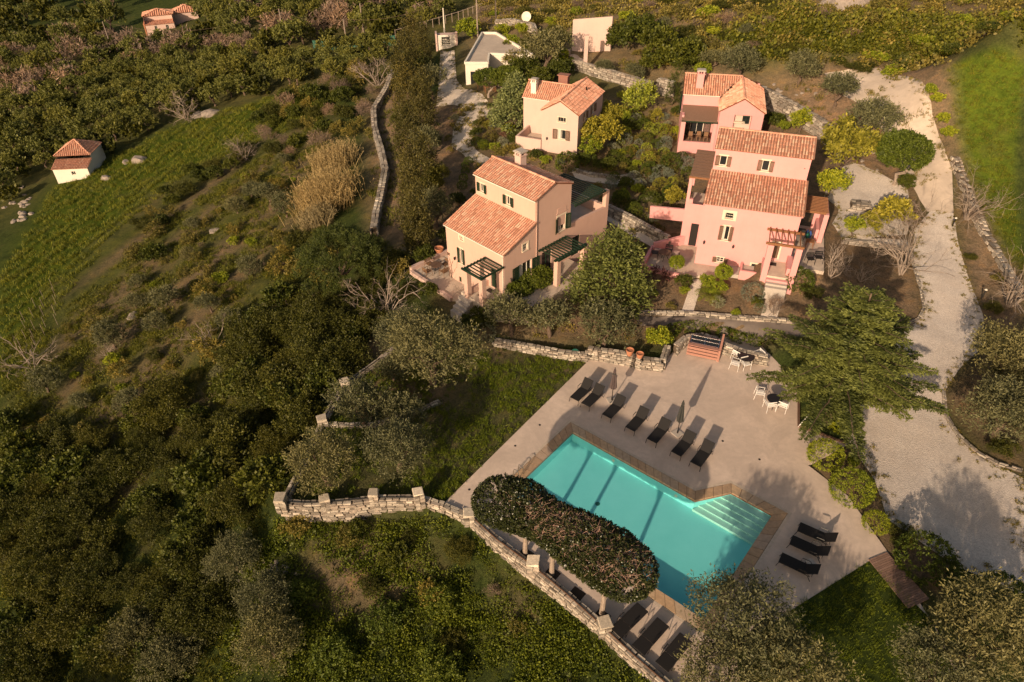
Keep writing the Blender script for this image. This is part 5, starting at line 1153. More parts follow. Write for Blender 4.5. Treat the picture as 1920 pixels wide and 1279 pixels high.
for i, (u, v) in enumerate(((8.15, 4.4), (8.3, 4.6), (8.1, 4.75))):
    q = on_house(HP, HPA, u, v, 1.22); b = MB(); b.lathe([(.13, 0), (.15, .4), (.06, .5), (.05, .6)], 10); tag(b.build('plastic_can', M['blue'] if i else M['hose'], None, q), ['teal plastic can by the pink villa counter', 'blue plastic can close to the side wall of the pink villa', 'blue plastic can behind the teal one at the pink villa'][i], 'plastic can')
# tables below the umbrella trees by the white house
for i, (a, b) in enumerate(((905,166),(918,172),(935,170),(952,176),(968,168))):
    p = at(a, b); r = empty('garden_table', p, .3*i, 'wooden garden table on the gravel court by the white house', 'table', 'garden tables by the white house'); MB().box(-.7, .7, -.4, .4, .68, .74).build('table_top', M['wood'], r)
    for x in (-.6, .6):
        for y in (-.3, .3): MB().box(x-.03, x+.03, y-.03, y+.03, 0, .68).build('leg', M['wood'], r)
# satellite dish
p = at(987, 52); r = empty('satellite_dish', p, 0, 'round white satellite dish on the bank above the white house', 'satellite dish'); b = MB(); b.lathe([(.0, 0), (.3, .04), (.55, .11), (.68, .19), (.70, .20), (.55, .14), (.3, .06), (.0, .03)], 24); o = b.build('dish', M['frame'], r, (0, 0, 1.5)); o.rotation_euler = (radians(68), 0, radians(-10))
b = MB(); b.tube([(0, .1, 0), (0, .1, 1.5)], .06, 8); b.build('mast', M['steel'], r)
b = MB(); b.tube([(0, -.1, 1.4), (0, -.8, 1.6)], .03, 6); b.build('feed_arm', M['steel'], r)
# utility poles and wires
poles = []
for a, b, hgt, lb, mm in ((536,84,6.5,'wooden utility pole standing by the bare thicket at upper left',0),(684,76,6.0,'wooden utility pole above the green fence',0),(651,87,4.5,'thin pole just left of the green fence pole',0),(712,0,6,'far utility pole at the top edge',0),(896,70,7.5,'wooden utility pole behind the tree by the white house',0),(930,45,8,'tall wooden pole behind the white flat roofed house',0),(834,66,4,'short white pole by the gate hut',1),(210,92,6,'leaning utility pole in the far olive fields',0)):
    p = at(a, b); q = MB(); q.tube([(0, 0, -.3), (0, 0, hgt)], [.13, .09], 8); o = q.build('utility_pole', M['frame'] if mm else M['palebark'], None, p); tag(o, lb, 'pole'); poles.append((p[0], p[1], p[2]+hgt))
def wire(a, b, sag, lb):
    a, b = v3(*a), v3(*b); q = MB(); q.tube([a+(b-a)*t-np.array([0, 0, sag*4*t*(1-t)]) for t in np.linspace(0, 1, 15)], .018, 4, cap=False); tag(q.build('power_line', M['bark']), lb, 'power line')
wire(poles[7], poles[0], 3, 'sagging power line from the leaning pole to the thicket pole'); wire(poles[0], poles[2], 1.2, 'power line from the thicket pole to the thin pole'); wire(poles[2], poles[4], 1.8, 'long power line from the thin pole towards the white house')
# green mesh fence and field stakes
def fence():
    pts = [at(*q) for q in ((588,92),(640,95),(690,92),(742,84))]; r = empty('mesh_fence', pts[0], 0, 'long green mesh fence along the lane at the upper left', 'fence'); o0 = pts[0]
    fm = mat('green_mesh', lambda t: nd(t, 'ShaderNodeMixShader', {0: .45, 1: nd(t, 'ShaderNodeBsdfTransparent').outputs[0], 2: bsdf(t, (.06, .20, .15), .7)}).outputs[0])
    b = MB()
    for p, q in zip(pts[:-1], pts[1:]):
        p, q = p-o0, q-o0; b.add([p, q, q+[0, 0, 1.5], p+[0, 0, 1.5]], [(0, 1, 2, 3)])
        for k in range(7): z = p+(q-p)*k/7; s = MB(); s.tube([z-[0, 0, .3], z+[0, 0, 1.6]], .04, 5); s.build('post', M['green'], r)
    b.build('mesh_panel', fm, r)
    pts = [at(*q) for q in ((742,72),(800,55),(860,38),(905,22))]; r = empty('wire_fence', pts[0], 0, 'pale post and wire fence climbing beside the bright strip at the top', 'fence'); o0 = pts[0]
    for p, q in zip(pts[:-1], pts[1:]):
        p, q = p-o0, q-o0; w = MB(); w.bar(p+[0, 0, 1.3], q+[0, 0, 1.3], .06); w.build('rail', M['palebark'], r)
        for k in range(5): z = p+(q-p)*k/5; s = MB(); s.tube([z-[0, 0, .3], z+[0, 0, 1.4]], .06, 5); s.build('post', M['palebark'], r)
fence()
st = MB(); st.tube([(0, 0, -.2), (.08, 0, 1.3)], .018, 5); stm = st.mesh('vine_stake', M['palebark'])
k = 0
for y0 in range(5):
    for x0 in range(4):
        a, b = (30+x0*24+y0*9, 600-x0*16+y0*26) if False else (45+x0*20+RNG.uniform(-5, 5), 600-x0*20+y0*18+RNG.uniform(-4, 4))
        p = at(a, b); o = link('vine_stake', stm, None, p); tag(o, 'thin pale stake standing in the green field at the left', 'stake', 'stakes in the left field')
for i in range(9):
    p = at(565+i*8, 178-i*3+RNG.uniform(-3, 3)); o = link('vine_stake', stm, None, p); tag(o, 'thin pale stake at the top of the terraced field', 'stake', 'stakes at the top of the field')
# cedar planter edge on the terrace and a white board, black tyre ring, rocks
def ringobj(px, py, R_, label):
    p = at(px, py); b = MB()
    for k in range(2): b.tube([(R_*(1-.12*k)*cos(t*pi/12), R_*.8*(1-.1*k)*sin(t*pi/12), .08+.08*k) for t in range(25)], .07, 6, cap=False)
    tag(b.build('rubber_hose_coil', M['iron'], None, p), label, 'hose')
ringobj(1732, 118, 1.0, 'coiled black pipe lying at the far end of the driveway')
p = G(1497, 800, .05); q2 = G(1517, 778, .8); b = MB(); b.bar((0, 0, 0), tuple(q2-p), .05, .04); tag(b.build('white_pole', M['whitemetal'], None, p), 'white pole leaning in the cedar planter', 'pole')
b = MB(); e0, e1 = G(1497, 735, 0), G(1497, 800, 0); b.bar((0, 0, .06), (e1[0]-e0[0], e1[1]-e0[1], .06), .12, .14); e2 = G(1585, 832, 0); b.bar((e1[0]-e0[0], e1[1]-e0[1], .06), (e2[0]-e0[0], e2[1]-e0[1], .06), .12, .14)
tag(b.build('planter_edge', M['oldwood'], None, e0), 'dark timber edge of the planting bed round the cedar trunk', 'planter edge')
# boardwalk strip between the terrace and the dark lawn: separate boards
A0, A1, B0, B1 = [G(*q, 0) for q in ((1628,1050),(1662,1036),(1702,1142),(1742,1124))]
DK = [plain('deck_plank', c, .8, .25, 9) for c in ((.24,.15,.115), (.21,.13,.10), (.26,.165,.13), (.225,.14,.105))]
bw = empty('boardwalk', A0, 0, 'reddish plank walkway leading from the terrace past the dark lawn', 'boardwalk'); n = 26
for k in range(n):
    s, e = k/n+.002, (k+1)/n-.004; P4 = [A0+(B0-A0)*s, A1+(B1-A1)*s, A1+(B1-A1)*e, A0+(B0-A0)*e]; q = MB(); q.prism([(w[0]-A0[0], w[1]-A0[1]) for w in P4], -.1, .055); q.build('plank', DK[k % 4], bw)
def rock(px, py, s, label, seed, m=None, flat=.5):
    p = at(px, py); rng = np.random.default_rng(seed); bm = bmesh.new(); bmesh.ops.create_icosphere(bm, subdivisions=2, radius=1)
    for v in bm.verts: k = rng.uniform(.75, 1.15); v.co = Vector((v.co.x*k*s, v.co.y*k*s*.7, v.co.z*k*s*flat))
    me = bpy.data.meshes.new('rock'); bm.to_mesh(me); bm.free(); me.materials.append(m or M['rock']); o = link('rock', me, None, p, rng.uniform(0, 3)); return tag(o, label, 'rock')
rock(160, 985, 1.0, 'flat pale rock lying on the dark slope at lower left', 1, None, .22); rock(262, 303, 1.5, 'pale boulder beside the left field hut', 2); rock(236, 305, .8, 'smaller rock in the rubble by the left field hut', 3); rock(395, 215, 1.6, 'pale boulders below the bare tree at the field corner, right', 4); rock(372, 218, 1.4, 'pale boulder touching the bare tree trunk at the field corner', 5)
rock(404, 433, .8, 'small flat rock on the scrub slope', 6, None, .3); rock(250, 592, .8, 'flat grey rock in the middle of the olive slope', 7, None, .3); rock(200, 335, .9, 'rock at the foot of the white field hut', 8)
rock(1585, 15, 3.0, 'pale rock face at the top edge above the driveway', 9, None, .8); rock(1545, 28, 1.6, 'small pale outcrop left of the top rock face', 10)
for i in range(34):
    a, b = 515+RNG.normal(0, 30), 1075+RNG.normal(0, 14); o = rock(a, b, RNG.uniform(.12, .3), 'loose brown stone in the gully below the lawn parapet', 30+i); o['group'] = 'loose stones in the gully'
for i in range(40):
    a, b = (1620+RNG.normal(0, 45), 300+RNG.normal(0, 25)) if i % 2 else (1460+RNG.normal(0, 60), 175+RNG.normal(0, 15)); o = rock(a, b, RNG.uniform(.12, .35), 'loose pale stone on the bank beside the upper driveway', 80+i); o['group'] = 'loose stones on the upper bank'
for i in range(20):
    a, b = 45+RNG.normal(0, 14), 385+RNG.normal(0, 18); o = rock(a, b, RNG.uniform(.2, .6), 'loose stone in the rubble bank at the left edge', 130+i); o['group'] = 'loose stones in the left rubble bank'
# ------------------------------------------------------------------ foliage
LM = {
 'olive': leafmat('olive_leaf', (.040, .047, .022), (.210, .203, .096)),
 'olive_far': leafmat('far_olive_leaf', (0.050, 0.059, 0.012), (0.193, 0.196, 0.044)),
 'dark': leafmat('dark_leaf', (0.017, 0.029, 0.004), (0.123, 0.136, 0.018)),
 'wild': leafmat('wild_leaf', (0.018, 0.025, 0.004), (0.121, 0.119, 0.018)),
 'bright': leafmat('bright_leaf', (0.051, 0.099, 0.006), (0.409, 0.427, 0.031)),
 'yellow': leafmat('yellow_leaf', (0.077, 0.085, 0.008), (0.440, 0.382, 0.048)),
 'lime': leafmat('lime_leaf', (0.077, 0.123, 0.011), (0.512, 0.526, 0.063)),
 'pine': leafmat('pine_needle', (.012, .026, .006), (.110, .130, .026)),
 'cedar': leafmat('cedar_needle', (.026, .040, .010), (.235, .255, .062)),
 'cypress': leafmat('cypress_leaf', (.014, .017, .005), (.140, .120, .030)),
 'blue': leafmat('bluish_leaf', (0.059, 0.083, 0.029), (0.290, 0.313, 0.111)),
 'silver': leafmat('silver_leaf', (0.103, 0.121, 0.086), (0.310, 0.322, 0.230)),
 'clip': leafmat('clipped_leaf', (0.018, 0.033, 0.004), (0.162, 0.197, 0.023)),
 'hedge': leafmat('crown_leaf', (.012, .022, .006), (.105, .112, .034), .12, .35, .5),
 'reed': leafmat('dry_reed', (.16, .12, .06), (.40, .32, .17), .15),
 'twiggy': leafmat('twig_haze', (0.108, 0.072, 0.054), (0.288, 0.204, 0.156), .05),
 'red': leafmat('dark_red_leaf', (0.046, 0.019, 0.019), (0.186, 0.078, 0.070)),
 'grass': leafmat('grass_blade', (0.051, 0.083, 0.006), (0.205, 0.246, 0.019)),
 'weed': leafmat('weed_leaf', (0.033, 0.048, 0.005), (0.171, 0.170, 0.020)),
 'crop': leafmat('crop_blade', (.065, .085, .010), (.230, .235, .025)),
 'citrus': leafmat('citrus_leaf', (.024, .048, .006), (.165, .200, .026)),
 'ivy': leafmat('ivy_leaf', (0.020, 0.040, 0.003), (0.149, 0.175, 0.015)),
 'scrub': leafmat('scrub_leaf', (0.059, 0.063, 0.013), (0.290, 0.230, 0.053)),
}
def unit(v): return v/(np.linalg.norm(v, axis=-1, keepdims=True)+1e-9)
def leaves(rng, blobs, n, ll, lw, sprig=.3, per=14, up=.3, spread=.5, depth=.25, low=-.35, tip=.35, jit=.05, flat=0.0):
    B = np.array(blobs, float); area = (B[:, 3]*B[:, 4]+B[:, 3]*B[:, 5]+B[:, 4]*B[:, 5]); nc = max(1, n//per)
    pick = rng.choice(len(B), nc*3, p=area/area.sum()); d = unit(rng.normal(size=(nc*3, 3))); ok = d[:, 2] > low+rng.uniform(-.15, .15, nc*3)
    pick, d = pick[ok][:nc], d[ok][:nc]; b = B[pick]; rf = 1-np.abs(rng.normal(size=(len(b), 1)))*depth
    c = b[:, :3]+d*b[:, 3:6]*rf
    # drop clumps that lie deep inside another blob
    keep = np.ones(len(c), bool)
    for q in B:
        inn = (((c-q[:3])/q[3:6])**2).sum(1) < .45; keep &= ~inn
    keep |= rng.random(len(c)) < .15
    b, d, c, rf = b[keep], d[keep], c[keep], rf[keep]
    o = unit(d/b[:, 3:6]); ax = unit(o*(1-up)+np.array([0, 0, up])+rng.normal(size=o.shape)*spread); nc = len(c)
    cv = rng.uniform(0, 1, (nc, 1)); t = rng.random((nc, per)); pos = c[:, None]+ax[:, None]*(t[..., None]-.4)*sprig+rng.normal(size=(nc, per, 3))*jit
    ld = unit(ax[:, None]*.8+rng.normal(size=(nc, per, 3))*.75); ld[..., 2] *= (1-flat); ld = unit(ld)
    sd_ = unit(np.cross(ld, rng.normal(size=ld.shape)))
    if flat: sd_[..., 2] *= (1-flat); sd_ = unit(sd_)
    L = ll*rng.uniform(.7, 1.25, (nc, per, 1)); w = lw*rng.uniform(.7, 1.2, (nc, per, 1))
    V = np.stack([pos, pos+ld*L*.5+sd_*w*.5, pos+ld*L, pos+ld*L*.5-sd_*w*.5], 2).reshape(-1, 3)
    col = np.clip(.10+.42*cv*rng.uniform(.7, 1.3, (nc, per))+tip*t+rng.normal(0, .10, (nc, per)), 0, 1)
    C = np.repeat(col.reshape(-1), 4); F = np.arange(len(V)).reshape(-1, 4)
    return V, F, C
def leaf_mesh(name, m, *parts):
    V = []; F = []; C = []; n = 0
    for v, f, c in parts: V.append(v); F.append(f+n); C.append(c); n += len(v)
    C = np.concatenate(C); return npmesh(name, np.concatenate(V), np.concatenate(F), m, np.stack([C]*3, 1))
def trunk_mesh(rng, H, r, limbs, spread, m, lean=0, twist=.1, top=.8):
    b = MB(); base = [np.array([0, 0, -.3])]
    for k in range(1, 4): base.append(np.array([rng.normal(0, twist*k*.5)+lean*k/3, rng.normal(0, twist*k*.5), H*k/3]))
    b.tube(base, [r*1.35, r*1.05, r*.9, r*.8], 7)
    for k in range(limbs):
        a = 2*pi*k/limbs+rng.uniform(-.5, .5); p = base[-1]; pts = [p]
        for j in range(1, 4): pts.append(p+np.array([cos(a)*spread*j/3, sin(a)*spread*j/3, top*j/3*(1+.2*rng.normal())])+rng.normal(0, .05, 3))
        b.tube(pts, [r*.6, r*.45, r*.3, r*.12], 5)
    return b.mesh('trunk', m)
def bare_mesh(rng, H, spread, m, n0=5, levels=5, r0=.09, name='branches', up=.55):
    b = MB(); cnt = [0]
    def rec(p, d, L, r, lv):
        pts = [p]; q = p.copy(); dd = d.copy()
        for _ in range(3): dd = unit(dd+rng.normal(0, .16, 3)+[0, 0, .05]); q = q+dd*L/3; pts.append(q)
        b.tube(pts, [r, r*.85, r*.7, r*.55], 4 if lv < 2 else 3, cap=False)
        if lv >= levels: return
        for k in range(rng.integers(2, 4)):
            i = rng.integers(1, 4); nd_ = unit(dd+rng.normal(0, .55, 3)); rec(pts[i], nd_, L*rng.uniform(.55, .8), r*.58, lv+1)
    for k in range(n0):
        a = 2*pi*k/n0+rng.uniform(-.4, .4); rec(np.array([0, 0, -.1]), unit(np.array([cos(a)*spread, sin(a)*spread, up+rng.uniform(0, .6)])), H*.42, r0, 1)
    return b.mesh(name, m)
# ---- unit prototypes (crown radius about 1, ground at 0)
def blobs_round(rng, k=6, z=1.0, s=.55, ring=.5, rz=.5):
    out = [(0, 0, z+.15, s*1.05, s*1.05, s*.95)]
    for i in range(k): a = 2*pi*i/k+rng.uniform(-.4, .4); r = ring*rng.uniform(.7, 1.25); out.append((r*cos(a), r*sin(a), z+rng.uniform(-.25, .28), s*rng.uniform(.65, 1.05), s*rng.uniform(.65, 1.05), s*rng.uniform(.6, .95)))
    return out
PROTO = {}
def proto(kind, variants, fn):
    PROTO[kind] = [fn(np.random.default_rng(abs(hash_(kind))*7+i)) for i in range(variants)]
def hash_(s): return sum((i+3)*ord(c) for i, c in enumerate(s)) % 9973
def P_olive(n, ll, lw, key='olive', sprig=.42):
    def f(rng):
        bl = blobs_round(rng, 7, 1.05, .50, .55)
        return (trunk_mesh(rng, .55, .085, 4, .5, M['bark'], twist=.06, top=.6), leaf_mesh('crown', LM[key], leaves(rng, bl, n, ll, lw, sprig, 14, .42, .42, .22, -.5, .45, .035)))
    return f
proto('olive_near', 3, P_olive(15000, .075, .026)); proto('olive', 4, P_olive(6500, .115, .045)); proto('olive_far', 4, P_olive(2200, .17, .10, 'olive_far', .3))
def P_bush(key, n, ll, lw, z=.62, s=.5, ring=.45, k=6, up=.25, sprig=.2, spread=.5, depth=.22, rz=1, tip=.35, jit=.04):
    def f(rng):
        bl = [(x, y, zz*rz, a, b_, c*rz) for x, y, zz, a, b_, c in blobs_round(rng, k, z, s, ring)]
        return (None, leaf_mesh('foliage', LM[key], leaves(rng, bl, n, ll, lw, sprig, 14, up, spread, depth, -.3, tip, jit)))
    return f
def P_ball(key, n, ll, lw, rz=.85, lump=.0):
    def f(rng):
        bl = [(0, 0, .72*rz, 1, 1, rz)]
        if lump:
            for i in range(5): a = rng.uniform(0, 6.28); bl.append((.45*cos(a), .45*sin(a), .75*rz, .62, .62, .55*rz))
        return (None, leaf_mesh('foliage', LM[key], leaves(rng, bl, n, ll, lw, .07, 12, .2, .7, .045, -.55, .25, .03)))
    return f
proto('wild', 4, P_bush('wild', 9500, .085, .048, sprig=.26, k=11, s=.40, ring=.64, depth=.3, up=.4)); proto('wild_near', 3, P_bush('wild', 17000, .060, .034, sprig=.26, k=12, s=.40, ring=.66, depth=.32, up=.4)); proto('dark', 3, P_bush('dark', 4600, .12, .08)); proto('bright', 3, P_bush('bright', 4200, .13, .085, sprig=.15))
proto('bright_near', 2, P_bush('citrus', 6500, .09, .055, depth=.4, sprig=.15, spread=.8)); proto('yellow', 2, P_bush('yellow', 3200, .14, .09, z=.7)); proto('lime', 2, P_bush('lime', 3200, .16, .05, up=.75, sprig=.5, spread=.3, z=.7)); proto('silver', 2, P_bush('silver', 2600, .13, .05, up=.5, sprig=.25))
proto('scrub', 3, P_bush('scrub', 2200, .14, .07, depth=.35, sprig=.3)); proto('red', 2, P_bush('red', 1800, .12, .07, depth=.4)); proto('wild_far', 4, P_bush('wild', 750, .28, .2)); proto('twig_far', 3, P_bush('twiggy', 900, .30, .05, up=.6, sprig=.5, spread=.35, depth=.35)); proto('twig', 2, P_bush('twiggy', 2600, .26, .018, up=.55, sprig=.5, spread=.35, depth=.5))
proto('ball', 2, P_ball('clip', 3600, .085, .06)); proto('ball_bright', 2, P_ball('bright', 6500, .07, .042)); proto('ball_silver', 2, P_ball('silver', 2600, .09, .045)); proto('ball_lime', 2, P_ball('lime', 2200, .10, .06)); proto('ball_yellow', 2, P_ball('yellow', 2200, .10, .06)); proto('ball_scrub', 2, P_ball('scrub', 2200, .11, .07, lump=1))
def P_column(key, n, ll, lw, H=3.2):
    def f(rng):
        bl = []; wob = rng.uniform(.8, 1.2, 9)
        for i in range(9):
            t = i/8; r = .95*(1-t)**.7*(.55+.45*min(1, t*5+.3))+.10; r *= wob[i]*.8; bl.append((rng.normal(0, .16), rng.normal(0, .16), .4+t*(H-.4), r, r*rng.uniform(.8, 1.2), .45))
            if t < .8:
                for j in range(4): a = rng.uniform(0, 6.28); q = rng.uniform(.4, .8)*(1-t*.6); bl.append((q*cos(a), q*sin(a), .4+t*(H-.6)+rng.uniform(-.2, .3), .26, .26, rng.uniform(.35, .7)))
        return (trunk_mesh(rng, .9, .09, 0, 0, M['bark']), leaf_mesh('crown', LM[key], leaves(rng, bl, n, ll, lw, .42, 14, .7, .35, .3, -.6, .5, .05)))
    return f
proto('cypress', 4, P_column('cypress', 12000, .11, .05)); proto('cypress_slim', 2, P_column('dark', 4000, .13, .07, 4.6))
def P_cone(key, n, ll, lw, H=2.0, flat=.3):
    def f(rng):
        bl = [(0, 0, .55, .95, .95, .5), (0, 0, 1.0, .72, .72, .5), (0, 0, 1.45, .45, .45, .45), (0, 0, 1.8, .2, .2, .3)]
        for i in range(16): t = rng.uniform(0, .8); a = rng.uniform(0, 6.28); r = .85*(1-t); bl.append((r*cos(a), r*sin(a), .45+t*1.5, .28, .28, .22))
        return (trunk_mesh(rng, .9, .08, 0, 0, M['bark']), leaf_mesh('crown', LM[key], leaves(rng, bl, n, ll, lw, .30, 14, .25, .35, .12, -.55, .55, .04, flat)))
    return f
proto('conifer', 2, P_cone('cedar', 13000, .085, .04)); proto('conifer_blue', 1, P_cone('blue', 9000, .10, .055)); proto('gold_cone', 1, P_cone('yellow', 3000, .12, .07))
def P_umbrella(key, n, ll, lw, h=1.3, rz=.42, key2=None):
    def f(rng):
        bl = [(0, 0, h, .95, .95, rz)]+[(.5*cos(a), .5*sin(a), h+.1, .48, .48, rz*.8) for a in rng.uniform(0, 6.28, 6)]
        return (trunk_mesh(rng, h*.45, .075, 4, .45, M['palebark'], twist=.08, top=h*.45), leaf_mesh('crown', LM[key], leaves(rng, bl, n, ll, lw, .08, 12, .2, .6, .08, -.75, .3, .03)))
    return f
proto('umbrella', 3, P_umbrella('clip', 12000, .08, .055)); proto('umbrella_round', 1, P_umbrella('clip', 22000, .075, .055, 1.35, .62)); proto('standard', 2, P_umbrella('bright', 9000, .12, .085, 1.75, .85))
proto('fruit', 3, lambda rng: (trunk_mesh(rng, .6, .06, 4, .5, M['bark']), leaf_mesh('crown', LM['bright'], leaves(rng, blobs_round(rng, 6, 1.15, .48, .5), 3200, .13, .085, .15, 12, .1, .8, .3, -.6, .4, .06))))
proto('fruit_yellow', 2, lambda rng: (trunk_mesh(rng, .6, .06, 4, .5, M['bark']), leaf_mesh('crown', LM['yellow'], leaves(rng, blobs_round(rng, 8, 1.25, .45, .6), 5200, .12, .075, .15, 12, .1, .8, .3, -.6, .4, .06))))
proto('bare', 3, lambda rng: (bare_mesh(rng, 2.0, .75, M['palebark'], 6, 5, .030, up=.9), None)); proto('bare_dark', 3, lambda rng: (bare_mesh(rng, 2.0, .45, M['palebark'], 7, 5, .024, up=1.2), None))
def place(kind, name, pos, R, label, cat, group=None, rz=None, sz=1.0, i=None):
    pr = PROTO[kind]; tr, cr = pr[RNG.integers(len(pr)) if i is None else i % len(pr)]; rz = RNG.uniform(0, 6.28) if rz is None else rz; sc = (R, R, R*sz)
    if tr is None or cr is None:
        o = link(name, cr or tr, None, pos, rz, sc); return tag(o, label, cat, group)
    r = empty(name, pos, rz, label, cat, group); r.scale = sc; link('trunk', tr, r); link('crown', cr, r); return r
def crown_at(px, py, hrel, R):
    """ground point such that the crown centre (hrel*R above it) shows at this picture point"""
    ax, ay = px, py
    for _ in range(4):
        g = at(ax, ay); q = pixel(g+np.array([0, 0, hrel*R])); ax += px-q[0]; ay += py-q[1]
    return at(ax, ay)
def by_px(kind, name, px, py, rpx, label, cat, group=None, h=.65, sz=1.0, i=None, rz=None):
    R = 1.0
    for _ in range(3): g = crown_at(px, py, h*sz, R); dist = (g-CP)@CF; R = rpx*dist/F_PX
    return place(kind, name, g, R, label, cat, group, rz, sz, i)
